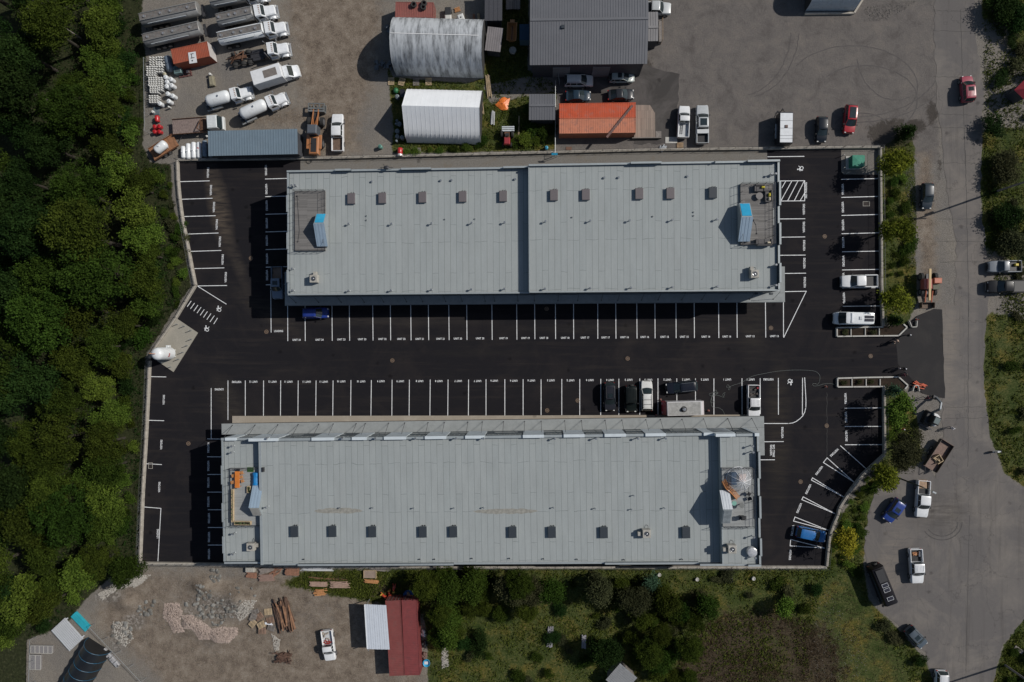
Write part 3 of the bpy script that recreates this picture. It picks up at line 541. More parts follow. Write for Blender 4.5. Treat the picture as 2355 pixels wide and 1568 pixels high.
# ================================================================== roofing materials
def membrane():
    m = bpy.data.materials.new('roof_membrane'); m.use_nodes = True; t = m.node_tree; L = t.links; b = t.nodes['Principled BSDF']; b.inputs['Roughness'].default_value = 0.85
    b.inputs['Specular IOR Level'].default_value = 0.2
    tc = NN(t, 'ShaderNodeTexCoord'); mp = NN(t, 'ShaderNodeMapping'); mp.inputs['Rotation'].default_value = (0,0,R(90)); L.new(tc.outputs['Object'], mp.inputs[0])
    br = NN(t, 'ShaderNodeTexBrick', offset=0.37, offset_frequency=3, squash=1.0); br.inputs['Scale'].default_value = 1.0; br.inputs['Brick Width'].default_value = 7.3; br.inputs['Row Height'].default_value = 0.92
    br.inputs['Mortar Size'].default_value = 0.02; br.inputs['Mortar Smooth'].default_value = 0.3
    br.inputs['Color1'].default_value = (0.277,0.300,0.300,1); br.inputs['Color2'].default_value = (0.288,0.309,0.308,1); br.inputs['Mortar'].default_value = (0.105,0.12,0.122,1)
    dn = NN(t, 'ShaderNodeTexNoise', Scale=0.35, Detail=2.0); L.new(tc.outputs['Object'], dn.inputs['Vector'])
    va = NN(t, 'ShaderNodeVectorMath', operation='MULTIPLY_ADD'); va.inputs[1].default_value = (0.9,0.0,0); L.new(dn.outputs[1], va.inputs[0]); L.new(mp.outputs[0], va.inputs[2]); L.new(va.outputs[0], br.inputs['Vector'])
    n = NN(t, 'ShaderNodeTexNoise', Scale=9.0, Detail=6.0, Roughness=0.8); L.new(tc.outputs['Object'], n.inputs['Vector'])
    m2 = NN(t, 'ShaderNodeMapping'); m2.inputs['Scale'].default_value = (2.2,0.5,1); L.new(tc.outputs['Object'], m2.inputs[0]); n2 = NN(t, 'ShaderNodeTexNoise', Scale=0.3, Detail=9.0, Roughness=0.75); L.new(m2.outputs[0], n2.inputs['Vector'])
    r = NN(t, 'ShaderNodeMapRange'); r.inputs[1].default_value = 0.3; r.inputs[2].default_value = 0.7; r.inputs[3].default_value = 0.93; r.inputs[4].default_value = 1.07; L.new(n.outputs[0], r.inputs[0])
    r2 = NN(t, 'ShaderNodeMapRange'); r2.inputs[1].default_value = 0.3; r2.inputs[2].default_value = 0.7; r2.inputs[3].default_value = 0.92; r2.inputs[4].default_value = 1.09; L.new(n2.outputs[0], r2.inputs[0])
    mu = NN(t, 'ShaderNodeMath', operation='MULTIPLY'); L.new(r.outputs[0], mu.inputs[0]); L.new(r2.outputs[0], mu.inputs[1])
    vm = NN(t, 'ShaderNodeVectorMath', operation='SCALE'); L.new(br.outputs[0], vm.inputs[0]); L.new(mu.outputs[0], vm.inputs['Scale']); L.new(vm.outputs[0], b.inputs['Base Color'])
    return m
ROOFM = membrane()
FACADE = mat('slate_blue_cladding', (0.055,0.07,0.082), 0.6, 0, 0.12, 1.5); FACLT = mat('pale_blue_cladding', (0.5,0.55,0.58), 0.6, 0, 0.08, 1.0)
TRIM = mat('grey_metal_trim', (0.3,0.33,0.34), 0.5, 0.2, 0.08, 2); CANM = mat('canopy_membrane', (0.25,0.265,0.265), 0.8, 0, 0.08, 1.2, dirt=(0.11,0.12,0.12), dirtamt=0.4)
SKYB = mat('brown_curb_hatch', (0.115,0.10,0.105), 0.6, 0, 0.08, 5); SKYD = mat('dark_curb_hatch', (0.035,0.042,0.05), 0.4, 0, 0.1, 5)
BLUEG = mat('blue_glazing', (0.03,0.30,0.50), 0.2, 0, 0.15, 0.8); SHED_BL = mat('pale_blue_metal', (0.32,0.41,0.50), 0.45, 0.25, 0.06, 1)
def plank_mat(name, c, wdt=0.14, axis='Y', var=0.3):
    m = bpy.data.materials.new(name); m.use_nodes = True; t = m.node_tree; L = t.links; b = t.nodes['Principled BSDF']; b.inputs['Roughness'].default_value = 0.85
    tc = NN(t, 'ShaderNodeTexCoord'); mp = NN(t, 'ShaderNodeMapping'); mp.inputs['Rotation'].default_value = (0,0,0 if axis == 'Y' else R(90)); L.new(tc.outputs['Object'], mp.inputs[0])
    br = NN(t, 'ShaderNodeTexBrick', offset=0.4); br.inputs['Scale'].default_value = 1.0; br.inputs['Brick Width'].default_value = 3.1; br.inputs['Row Height'].default_value = wdt; br.inputs['Mortar Size'].default_value = 0.008
    br.inputs['Color1'].default_value = rgba([x*(1-var) for x in c]); br.inputs['Color2'].default_value = rgba([x*(1+var) for x in c]); br.inputs['Mortar'].default_value = rgba([x*0.3 for x in c]); br.inputs['Bias'].default_value = 0
    L.new(mp.outputs[0], br.inputs['Vector']); L.new(br.outputs[0], b.inputs['Base Color']); return m
DECKM = plank_mat('weathered_deck_boards', (0.155,0.148,0.142), 0.16, 'Y', 0.22)
DECKG = plank_mat('pale_deck_boards', (0.26,0.27,0.27), 0.16, 'Y', 0.12)
class Frame:                              # a building's own axes: local metres from photo points
    def __init__(s, root, o, rz): s.r = root; s.o = Vector((o[0], o[1])); s.c, s.s = math.cos(rz), math.sin(rz)
    def L(s, p): x, y = p[0]-s.o.x, p[1]-s.o.y; return Vector((x*s.c+y*s.s, -x*s.s+y*s.c))
def skylight(fr, t, x, y, z, m, root):
    p = fr.L(P(t, x, y, z+0.45)); a, b = 0.56, 0.77; q = MB()
    for k in (0.0, 0.35): q.tube([(p.x+k-.1,p.y+b+.1,z),(p.x+k-.1,p.y+b+.1,z+.35),(p.x+k+.08,p.y+b+.16,z+.4)],.035,6).cyl((p.x+k-.1,p.y+b+.1,z),(p.x+k-.1,p.y+b+.1,z+.05),.1,n=8)
    q.build('conduit', DSTEEL, root)
    c = MB().box(p.x-a,p.x+a,p.y-b,p.y+b,z,z+0.36).build('skylight_curb', TRIM, root, smooth=False)
    MB().bbox(p.x-a-0.04,p.x+a+0.04,p.y-b-0.04,p.y+b+0.04,z+0.361,z+0.5,0.06).build('lid', m, c)
def vent(fr, t, x, y, z, root, h=0.75):
    p = fr.L(P(t, x, y, z+h)); v = MB().cyl((p.x,p.y,z),(p.x,p.y,z+h-0.12),0.07,n=10).cyl((p.x,p.y,z),(p.x,p.y,z+0.1),0.16,0.08,n=10).build('vent_pipe', STEEL, root)
    MB().cyl((p.x,p.y,z+h-0.16),(p.x,p.y,z+h),0.19,0.12,n=12).build('cap', CHROME, v)
def ring(fr, t, x, y, z, root):
    p = fr.L(P(t, x, y, z)); v = MB().cyl((p.x,p.y,z),(p.x,p.y,z+0.14),0.13,0.12,n=12).build('roof_drain', TRIM, root); MB().cyl((p.x,p.y,z+0.13),(p.x,p.y,z+0.16),0.08,n=10).build('strainer', BLACKP, v)
def hvac(fr, t, x, y, z, root, side=(-0.85,0)):
    p = fr.L(P(t, x, y, z+1.0)); u = MB().bbox(p.x-0.58,p.x+0.58,p.y-0.58,p.y+0.58,z+0.15,z+1.15,0.03).box(p.x-0.5,p.x-0.35,p.y-0.55,p.y+0.55,z,z+0.15).box(p.x+0.35,p.x+0.5,p.y-0.55,p.y+0.55,z,z+0.15)
    u.bbox(p.x+side[0]-0.25,p.x+side[0]+0.25,p.y+side[1]-0.28,p.y+side[1]+0.28,z+0.2,z+0.85,0.03)
    u = u.build('rooftop_unit', CONC, root); f = MB().cyl((p.x,p.y,z+1.15),(p.x,p.y,z+1.2),0.36,n=20).build('fan_shroud', BLACKP, u)
    g_ = MB(); [g_.obox((p.x,p.y,z+1.21),(0.64,0.03,0.015),k*math.pi/4) for k in range(4)]; g_.torus((p.x,p.y,z+1.21),0.33,0.02,20,5).sph((p.x,p.y,z+1.22),(0.12,0.12,0.06)); g_.build('fan_guard', CHROME, u)
    MB().tube([(p.x+0.3,p.y+0.58,z+0.4),(p.x+0.32,p.y+0.95,z+0.4),(p.x+0.1,p.y+1.05,z+0.05)],0.035).build('pipe', DSTEEL, u)
def railing(x0, x1, y0, y1, z, parent, h=1.05, skip=()):
    c = [(x0,y0),(x1,y0),(x1,y1),(x0,y1)]; r = MB()
    for i in range(4):
        if i in skip: continue
        a, b = Vector(c[i]), Vector(c[(i+1)%4]); n = max(1, round((b-a).length/1.2))
        for k in range(n+1):
            q = a.lerp(b, k/n); r.cyl((q.x,q.y,z),(q.x,q.y,z+h),0.028,n=6)
        for zz in (z+h, z+h*0.5, z+0.1): r.cyl((a.x,a.y,zz),(b.x,b.y,zz),0.022,n=6)
    return r.build('railing', DSTEEL, parent)
def deck(fr, root, t, x0, y0, x1, y1, z, m, skip=()):
    a, b = fr.L(P(t, x0, y1, z+0.3)), fr.L(P(t, x1, y0, z+0.3))
    d = MB().bbox(a.x,b.x,a.y,b.y,z+0.001,z+0.3,0.02).build('roof_deck', m, root, smooth=False); railing(a.x+0.04,b.x-0.04,a.y+0.04,b.y-0.04,z+0.3,d,skip=skip); return d
def hut(fr, root, t, x0, x1, ylow, yhigh, ybase, z, glass, roofm=SHED_BL):
    lo, hi, ba = fr.L(P(t,(x0+x1)/2,ylow,z+0.7)), fr.L(P(t,(x0+x1)/2,yhigh,z+2.15)), fr.L(P(t,(x0+x1)/2,ybase,z+0.9))
    wd = (x1-x0)/58/2*0.93; cx = hi.x; sgn = 1 if lo.y > hi.y else -1; k = 0.0
    zl, zh, zb = z+0.5, z+2.15, z+0.9
    prof = [(lo.y,z),(lo.y,zl),(hi.y,zh),(ba.y,zb),(ba.y,z)]
    h = MB().loft([[(cx-wd,y,zz) for y,zz in prof],[(cx+wd,y,zz) for y,zz in prof]]).build('stair_hut', TRIM, root, smooth=False)
    r = MB(); n = 7
    for i in range(n):
        xa, xb = cx-wd-0.06+(2*wd+0.12)*i/n, cx-wd-0.06+(2*wd+0.12)*(i+1)/n; dz = 0.03+0.03*(i % 2)
        r.loft([[(xa,lo.y,zl+0.01),(xb,lo.y,zl+0.01),(xb,lo.y,zl+dz),(xa,lo.y,zl+dz)],[(xa,hi.y,zh+0.01),(xb,hi.y,zh+0.01),(xb,hi.y,zh+dz),(xa,hi.y,zh+dz)]])
    r.build('hut_roof', roofm, h, smooth=False)
    q = 0.1; g0, g1 = Vector((hi.y, zh)), Vector((ba.y, zb)); e = (g1-g0)
    a_, b_ = g0+e*0.08, g0+e*0.95; nrm = Vector((-e.y, e.x)).normalized(); nrm = nrm if nrm.y > 0 else -nrm
    MB().loft([[(cx-wd+q,p_.x,p_.y),(cx+wd-q,p_.x,p_.y),(cx+wd-q,p_.x+nrm.x*0.05,p_.y+nrm.y*0.05),(cx-wd+q,p_.x+nrm.x*0.05,p_.y+nrm.y*0.05)] for p_ in (a_, b_)]).build('hut_skylight', glass, h, smooth=False)
    return h
# ================================================================== north building
ZW, ZE = 8.3, 9.7
sw, se = P('G',1458,1365,ZW), P('J',745,1322,ZE); nw, ne = P('G',1455,190,ZW), P('J',742,112,ZE)
az = ang(sw, se); NB = thing('warehouse_building', 'long flat roofed grey warehouse above the drive aisle, decks at both ends', 'building', (sw.x, sw.y, 0), az)
fN = Frame(NB, sw, az); LX = fN.L(se).x; LY = (fN.L(nw).y+fN.L(ne).y)/2; XS = fN.L(P('H',1842,700,ZE)).x
MB().box(0,XS,0,LY,-0.1,ZW-0.05).build('wall', FACADE, NB, smooth=False); MB().box(XS,LX,0,LY,-0.1,ZE-0.05).build('wall', FACADE, NB, smooth=False)
MB().box(0.3,XS,0.1,LY-0.1,ZW-0.049,ZW).build('roof', ROOFM, NB, smooth=False); MB().box(XS,LX-0.3,0.1,LY-0.1,ZE-0.049,ZE).build('roof', ROOFM, NB, smooth=False)
MB().box(XS-0.06,XS+0.08,0,LY,ZW,ZE+0.1).build('step_flashing', TRIM, NB, smooth=False)
def parapets(root, spans, z_of, m, axis, const, inner, thick=0.22):
    for (a, b, h) in spans:
        z = z_of((a+b)/2); q = MB()
        if axis == 'x': q.box(a,b,min(const,const+inner*thick),max(const,const+inner*thick),z-0.5,z+h)
        else: q.box(min(const,const+inner*thick),max(const,const+inner*thick),a,b,z-0.5,z+h)
        p = q.build('parapet', m, root, smooth=False); q = MB()
        if axis == 'x': q.box(a,b,min(const,const+inner*thick)-0.03,max(const,const+inner*thick)+0.03,z+h+0.002,z+h+0.05)
        else: q.box(min(const,const+inner*thick)-0.03,max(const,const+inner*thick)+0.03,a,b,z+h+0.002,z+h+0.05)
        q.build('coping', TRIM, p, smooth=False)
def alt(L0, L1, marks, lo, hi):
    out = []; x = L0
    for a, b in marks: 
        if a > x: out.append((x, a, lo))
        out.append((max(a, L0), min(b, L1), hi)); x = b
    if x < L1: out.append((x, L1, lo))
    return out
zN = lambda x: ZW if x < XS else ZE
XX = lambda t, x: fN.L(P(t, x, 150, 9)).x
nm_ = [(XX('G',1900),XX('H',165)),(XX('H',640),XX('H',920)),(XX('H',1600),XS),(XX('I',905),XX('I',1190)),(XX('I',1690),XX('J',120)),(XX('J',420),XX('J',720))]
parapets(NB, alt(0.0, LX, nm_, 0.35, 0.8), zN, FACADE, 'x', LY, -1)
parapets(NB, [(0,XS,0.12),(XS,LX,0.12)], zN, TRIM, 'x', 0, 1, 0.14)
YW = LY/6
parapets(NB, alt(0.2, LY-0.25, [(YW*0.6,YW*1.2),(YW*2.2,YW*3.0),(YW*4,YW*4.8)], 0.18, 0.5), lambda y: ZW, TRIM, 'y', 0, 1)
parapets(NB, alt(0.2, LY-0.25, [(YW*0.35,YW*1.25),(YW*2.1,YW*3.1),(YW*3.9,YW*5.0)], 0.3, 0.9), lambda y: ZE, FACADE, 'y', LX, -1)
# facade openings under the canopy and on the ends
WINM = mat('shopfront_glass', (0.03,0.045,0.055), 0.1, 0, 0.2, 2); DOORM = mat('roller_door', (0.2,0.215,0.22), 0.5, 0.1, 0.06, 2)
def bays(root, n, L, y, outs, z0=0.0):
    for i in range(n):
        x = L*(i+0.5)/n
        d = MB().box(x-2.4,x+0.5,y+outs*0.005,y+outs*0.06,z0,3.5).build('roller_door', DOORM, root, smooth=False); MB().box(x-2.3,x+0.4,y+outs*0.061,y+outs*0.075,1.6,1.66).build('handle', BLACKP, d, smooth=False)
        wn = MB().box(x+0.9,x+2.4,y+outs*0.005,y+outs*0.05,0.1,3.0).build('shopfront_window', WINM, root, smooth=False)
        MB().box(x+0.85,x+0.899,y+outs*0.005,y+outs*0.08,0.1,3.05).box(x+2.401,x+2.45,y+outs*0.005,y+outs*0.08,0.1,3.05).build('frame', BLACKP, wn, smooth=False)
        MB().box(x-1.8,x+1.8,y+outs*0.005,y+outs*0.05,5.4,7.0).build('upper_window', WINM, root, smooth=False)
bays(NB, 12, LX, 0, -1)
def canopy(root, x0, x1, y0, y1, z, ret=()):
    c = MB().bbox(x0,x1,y0,y1,z-0.3,z,0.04)
    for r_ in ret: c.bbox(*r_, z-0.302, z-0.002, 0.03)
    return c.build('canopy', CANM, root, smooth=False)
ZC = 4.4
cy0 = fN.L(P('N',900,42,ZC)).y; cx0, cx1 = fN.L(P('G',1425,1400,ZC)).x, fN.L(P('J',800,1400,ZC)).x
e0 = fN.L(P('G',1440,1145,ZC)).y; e1 = fN.L(P('J',790,1095,ZC)).y
can = canopy(NB, cx0, cx1, cy0, 0, ZC, [(cx0,0,0.001,e0),(LX,cx1,0.001,e1)])
MB().box(cx0,cx1,cy0-0.03,cy0-0.001,ZC-0.28,ZC+0.04).build('fascia', mat('canopy_fascia',(0.2,0.23,0.25),0.5,0.1,0.1,1), can, smooth=False)
def rods(root, xs_, ya, za, yb, zb, sh=0.0):
    for x in xs_:
        MB().cyl((x+sh*0,ya,za),(x,yb,zb),0.03,n=6).sph((x,yb,zb+0.03),(0.09,0.09,0.07),8,4).sph((x,ya,za),(0.07,0.05,0.07),8,4).build('tie_rod', DSTEEL, root)
rx = [fN.L(P('M',x,20,ZC)).x for x in (1530,1745)]+[fN.L(P('N',x,20,ZC)).x for x in (75,292,475,690,842,1058,1213,1430,1518,1738)]+[fN.L(P('I',x,1400,ZC)).x for x in (10,232,418,640,795,1018,1173,1397,1585,1810)]+[fN.L(P('J',x,1400,ZC)).x for x in (242,468,690)]
rods(can, rx, -0.03, 7.4, cy0+0.45, ZC)
for x in (530,672): p = fN.L(P('J',x,1350,ZC)); MB().box(p.x-0.22,p.x+0.22,p.y-0.15,p.y+0.15,ZC+0.002,ZC+0.12).build('canopy_hatch', SKYD, can, smooth=False)
for x, y in [(168,455),(460,450),(838,443),(1216,437),(1597,432)]: skylight(fN,'H',x,y,ZW if x < 1700 else ZE,SKYB,NB)
for x, y in [(194,422),(494,418),(997,409),(1290,406)]: skylight(fN,'I',x,y,ZE,SKYB,NB)
skylight(fN,'I',1690,400,ZE,SKYD,NB)
for x, y in [(140,690),(545,690),(922,686),(1300,682),(1612,676),(140,1322),(540,1318),(920,1312),(1297,1308),(1610,1303)]: vent(fN,'H',x,y,ZW,NB)
for x, y in [(115,668),(537,662),(910,658),(1312,653),(1735,647),(110,1302),(535,1297),(922,1293),(1312,1288),(1737,1282)]: vent(fN,'I',x,y,ZE,NB)
for x, y in [(1485,328),(1517,327),(1490,1113),(1493,1318)]: vent(fN,'G',x,y,ZW,NB,0.9)
for x, y in [(677,220),(718,218),(722,1077),(722,1270)]: vent(fN,'J',x,y,ZE,NB,0.9)
for x, y in [(360,293),(1010,283),(1112,280),(1710,270)]: vent(fN,'H',x,y,ZW,NB,0.35)
for x, y in [(670,256),(805,254),(1455,242)]: vent(fN,'I',x,y,ZE,NB,0.35)
for x, y in [(312,620),(312,660),(1050,652),(1333,649)]: ring(fN,'H',x,y,ZW,NB)
for x, y in [(364,633),(1123,625),(1508,584),(1508,618)]: ring(fN,'I',x,y,ZE,NB)
hvac(fN,'G',1697,1210,ZW,NB,(0.1,0.8)); hvac(fN,'J',515,1165,ZE,NB,(-0.35,0.8))
deck(fN, NB, 'G', 1520, 380, 1805, 950, ZW, DECKM); hut(fN, NB, 'G', 1697, 1792, 905, 690, 598, ZW+0.3, BLUEG)
deck(fN, NB, 'J', 383, 312, 688, 893, ZE, DECKM); hut(fN, NB, 'J', 397, 493, 858, 630, 498, ZE+0.3, BLUEG)
# antenna frame on the north parapet
a = fN.L(P('H',500,165,ZW+0.8)); MB().tube([(a.x-0.9,a.y,ZW),(a.x-0.9,a.y,ZW+0.9),(a.x+0.9,a.y,ZW+0.9),(a.x+0.9,a.y,ZW)],0.04).tube([(a.x-0.3,a.y,ZW+0.9),(a.x-0.3,a.y+0.4,ZW+1.5)],0.03).sph((a.x,a.y,ZW+0.9),(0.45,0.3,0.2)).build('parapet_bracket', DSTEEL, NB)
# ================================================================== south building
Z1, Z2, Z3 = 8.3, 9.5, 10.7
sw, se = P('AB',858,1215,Z1), P('X',880,468,Z3); nw, ne = P('AB',852,30,Z1), P('Q',568,1268,Z3)
az = ang(sw, se); SB = thing('warehouse_building', 'long flat roofed grey warehouse below the drive aisle with pale facade panels', 'building', (sw.x, sw.y, 0), az)
fS = Frame(SB, sw, az); LX2 = fS.L(se).x; LY2 = (fS.L(nw).y+fS.L(ne).y)/2; XA = fS.L(P('AB',1192,600,Z2)).x; XB = fS.L(P('X',522,200,Z3)).x
for x0, x1, z in ((0,XA,Z1),(XA,XB,Z2),(XB,LX2,Z3)):
    MB().box(x0,x1,0,LY2,-0.1,z-0.05).build('wall', FACADE, SB, smooth=False); MB().box(x0+(0.3 if x0 == 0 else 0),x1-(0.3 if x1 == LX2 else 0),0.1,LY2-0.3,z-0.049,z).build('roof', ROOFM, SB, smooth=False)
MB().box(XA-0.06,XA+0.35,0,LY2-0.3,Z1,Z2+0.08).build('step_flashing', TRIM, SB, smooth=False); MB().box(XB-0.06,XB+0.12,0,LY2-0.3,Z2,Z3+0.08).build('step_flashing', TRIM, SB, smooth=False)
zS = lambda x: Z1 if x < XA else (Z2 if x < XB else Z3)
X2 = lambda t, x: fS.L(P(t, x, 1240 if t != 'V' else 470, 9.5)).x
pm = [(X2('M',845),X2('M',950)),(X2('M',1100),X2('M',1375)),(X2('M',1690),X2('N',15)),(X2('N',185),X2('N',320)),(X2('N',485),X2('N',690)),(X2('N',868),X2('N',1065)),(X2('N',1245),X2('N',1425)),(X2('N',1785),X2('O',98)),(X2('O',285),X2('O',478)),(X2('O',668),X2('O',865)),(X2('O',1050),X2('O',1238)),(X2('O',1595),X2('O',1880)),(X2('Q',120),X2('Q',300)),(X2('Q',480),X2('Q',560))]
for i, (a, b) in enumerate(pm):
    a, b = max(a, 0.0), min(b, LX2)
    if b-a < 0.3: continue
    z = zS((a+b)/2); f = MB().box(a,b,LY2-0.3,LY2+0.1,ZC+0.6,z+0.6).build('facade_panel', FACLT, SB, smooth=False)
    MB().box(a-0.02,b+0.02,LY2-0.32,LY2+0.13,z+0.601,z+0.65).build('coping', FACLT, f, smooth=False)
x = 0.0
for a, b in sorted(pm)+[(LX2, LX2)]:
    if a-x > 0.4:
        z = zS((a+x)/2); f = MB().box(x+0.01,a-0.01,LY2-0.3,LY2+0.02,z-1.4,z+0.36).build('facade_panel', FACADE, SB, smooth=False); MB().box(x+0.01,a-0.01,LY2-0.33,LY2+0.06,z+0.361,z+0.42).build('coping', TRIM, f, smooth=False)
        wn = MB().box(x+0.3,a-0.3,LY2+0.021,LY2+0.05,z-1.35,z-0.4).build('clerestory_window', WINM, SB, smooth=False)
        g_ = MB(); n = max(2, int((a-x)/0.9)); [g_.box(x+0.3+(a-x-0.6)*k/n-0.03,x+0.3+(a-x-0.6)*k/n+0.03,LY2+0.051,LY2+0.08,z-1.35,z-0.4) for k in range(n+1)]; g_.build('mullion', TRIM, wn, smooth=False)
    x = max(x, b)
parapets(SB, alt(0.2, LX2, [(0.0,X2('V',-250)),(X2('V',-10),X2('V',1450)),(X2('W',1000),X2('X',310)),(X2('X',750),LX2)], 0.1, 0.5), zS, FACADE, 'x', 0, 1)
YW2 = LY2/6
parapets(SB, alt(0.25, LY2-0.35, [(YW2*0.5,YW2*1.3),(YW2*2.0,YW2*2.9),(YW2*3.8,YW2*4.7)], 0.2, 0.5), lambda y: Z1, TRIM, 'y', 0, 1)
parapets(SB, alt(0.25, LY2-0.35, [(YW2*0.5,YW2*1.3),(YW2*2.2,YW2*3.2),(YW2*4.0,YW2*5.2)], 0.35, 0.9), lambda y: Z3, FACADE, 'y', LX2, -1)
bays(SB, 12, LX2, LY2, 1, 0.13)
cy1 = fS.L(P('N',900,1135,ZC)).y; sx0, sx1 = fS.L(P('M',828,1180,ZC)).x, fS.L(P('Q',604,1180,ZC)).x; ee = fS.L(P('Q',590,1462,ZC)).y
can2 = canopy(SB, sx0, sx1, LY2+0.001, cy1, ZC, [(LX2,sx1,ee,LY2)])
MB().box(sx0,sx1,cy1+0.001,cy1+0.03,ZC-0.28,ZC+0.04).build('fascia', BLACKP, can2, smooth=False)
rx = [fS.L(P('M',x,1150,ZC)).x for x in (932,1146,1361,1552,1746)]+[fS.L(P('N',x,1150,ZC)).x for x in (0,216,302,520,672,892,1045,1266,1403,1602,1799)]+[fS.L(P('O',x,1150,ZC)).x for x in (75,296,453,676,834,1060,1197,1401,1603,1831)]+[fS.L(P('Q',x,1150,ZC)).x for x in (261,488)]
rods(can2, rx, LY2+0.03, 7.2, cy1-0.3, ZC)
for p_ in ((1515,925,'AB'),): skylight(fS,p_[2],p_[0],p_[1],Z2,SKYD,SB)
for x, y in [(305,152),(680,155),(1155,157),(1442,156)]: skylight(fS,'V',x,y,Z2,SKYD,SB)
for x, y in [(118,160),(488,160),(977,163),(1752,163)]: skylight(fS,'W',x,y,Z2,SKYD,SB)
for x, y in [(80,1305),(392,1305),(770,1305),(1153,1305),(1412,1305)]: vent(fS,'N',x,y,Z2,SB,1.0)
for x, y in [(203,1308),(592,1306),(988,1305),(1250,1304)]: vent(fS,'O',x,y,Z2,SB,1.0)
vent(fS,'M',1250,1305,Z2,SB,1.0); vent(fS,'M',920,1378,Z1,SB,1.0); vent(fS,'M',915,1437,Z1,SB,1.0)
for x, y in [(500,1378),(505,1435)]: vent(fS,'Q',x,y,Z3,SB,1.1)
for x, y in [(825,210),(838,405)]: vent(fS,'X',x,y,Z3,SB,1.1)
for x, y in [(935,950),(930,1140)]: vent(fS,'AB',x,y,Z1,SB,1.0)
vent(fS,'AB',1245,700,Z2,SB,1.0)
def d2l(x, y, z): return fS.L(D(x, y, z))
for x, y in [(782,1168),(857,1168),(951,1169),(1044,1169),(1112,1168),(1273,1168),(1369,1170),(1453,1172),(1529,1169),(1458,1140)]:
    p = d2l(x, y, Z2+0.5); v = MB().cyl((p.x,p.y,Z2),(p.x,p.y,Z2+0.5),0.06,n=8).build('vent_pipe', STEEL, SB); MB().cyl((p.x,p.y,Z2+0.45),(p.x,p.y,Z2+0.58),0.13,0.08,n=10).build('cap', CHROME, v)
for x, y in [(966,1285),(1086,1283),(1172,1283),(1250,1284),(1327,1285),(1435,1286),(700,1285),(1568,1285),(1000,1285)]:
    p = d2l(x, y, Z2); v = MB().cyl((p.x,p.y,Z2),(p.x,p.y,Z2+0.25),0.07,n=8).build('vent_pipe', STEEL, SB); MB().cyl((p.x,p.y,Z2+0.22),(p.x,p.y,Z2+0.3),0.1,n=8).build('cap', BLACKP, v)
# dried puddle stains on the roof
STAIN = mat('dried_puddle_stain', (0.24,0.235,0.21), 0.9, 0, 0.25, 2.5)
for i, (x0, x1, y) in enumerate([(722,833,1175),(1090,1237,1176)]):
    a, b = d2l(x0,y,Z2), d2l(x1,y,Z2); rr = random.Random(i); pts = [((a.x+b.x)/2+(b.x-a.x)/2*math.cos(q)*(0.95+0.08*rr.random()), a.y+0.42*math.sin(q)*(0.7+0.5*rr.random())) for q in np.linspace(0,6.28,48)[:-1]]
    MB().flat(pts, Z2+0.004).build('roof_stain', STAIN, SB, smooth=False)
hvac(fS,'AB',1103,1070,Z1,SB,(0.85,0.2)); hvac(fS,'W',1380,172,Z2,SB,(-1.0,-0.1)); hvac(fS,'X',617,318,Z3,SB,(-1.0,-0.1))
deck(fS, SB, 'AB', 920, 322, 1185, 868, Z1, DECKG, (1,)); hut(fS, SB, 'AB', 1088, 1180, 485, 700, 775, Z1+0.3, mat('pale_door',(0.3,0.29,0.27),0.5))
deck(fS, SB, 'AA', -12, 632, 268, 1192, Z3, DECKG, (3,)); hut(fS, SB, 'AA', -2, 76, 850, 1028, 1160, Z3+0.3, mat('clear_skylight',(0.2,0.22,0.23),0.12,0,0.3,1.5), mat('white_metal',(0.6,0.63,0.66),0.4,0.2,0.05,1))
# ================================================================== rooftop furniture (stands on the decks)
SOFA = mat('charcoal_wicker', (0.10,0.095,0.095), 0.9, 0, 0.2, 9); YEL = mat('yellow_cushion', (0.5,0.42,0.04), 0.8); CREAM = mat('striped_cushion', (0.5,0.44,0.33), 0.85, 0, 0.4, 12)
def sofa(t, x, y, z, L, rz, label, cush):
    p = P(t, x, y, z+0.6); s = thing('outdoor_sofa', label, 'sofa', (p.x,p.y,z), rz, 'rooftop sofas'); a = L/2
    MB().bbox(-a,a,-0.4,0.4,0,0.38,0.04).build('base', SOFA, s, smooth=False); MB().bbox(-a,a,0.41,0.6,0,0.8,0.05).build('backrest', SOFA, s, smooth=False)
    for q in (-1,1): MB().bbox(q*a-0.12,q*a+0.12,-0.38,0.4,0.385,0.62,0.04).build('armrest', SOFA, s, smooth=False)
    n = max(1, round((L-0.3)/0.8))
    for k in range(n): w_ = (L-0.3)/n; MB().bbox(-a+0.15+k*w_+0.01,-a+0.15+(k+1)*w_-0.01,-0.38,0.38,0.381,0.52,0.05).build('seat_cushion', SOFA, s, smooth=False)
    for q, m in cush: MB().bbox(q-0.24,q+0.24,0.05,0.32,0.53,0.85,0.09).build('throw_cushion', m, s, smooth=False)
    return s
zd = ZE+0.3
sofa('J',566,362,zd,1.35,0,'charcoal rooftop sofa against the north railing with yellow cushion',[(0.4,YEL)])
sofa('J',640,428,zd,1.6,R(-90),'charcoal rooftop sofa along the east railing with yellow and striped cushions',[(-0.1,YEL),(0.5,CREAM)])
sofa('J',605,860,zd,2.1,R(180),'charcoal rooftop sofa at the south end of the northeast deck with striped cushion',[(-0.6,CREAM)])
def round_table(t, x, y, z, r, m, label, h=0.5):
    p = P(t, x, y, z+h); s = thing('round_table', label, 'table', (p.x,p.y,z)); MB().cyl((0,0,h-0.05),(0,0,h),r,n=28).build('tabletop', m, s); MB().cyl((0,0,0),(0,0,h-0.05),r*0.3,r*0.18,n=12).build('pedestal', m, s)
round_table('J',560,430,zd,0.5,mat('grey_stone_top',(0.16,0.15,0.145),0.6),'round grey low table between the rooftop sofas')
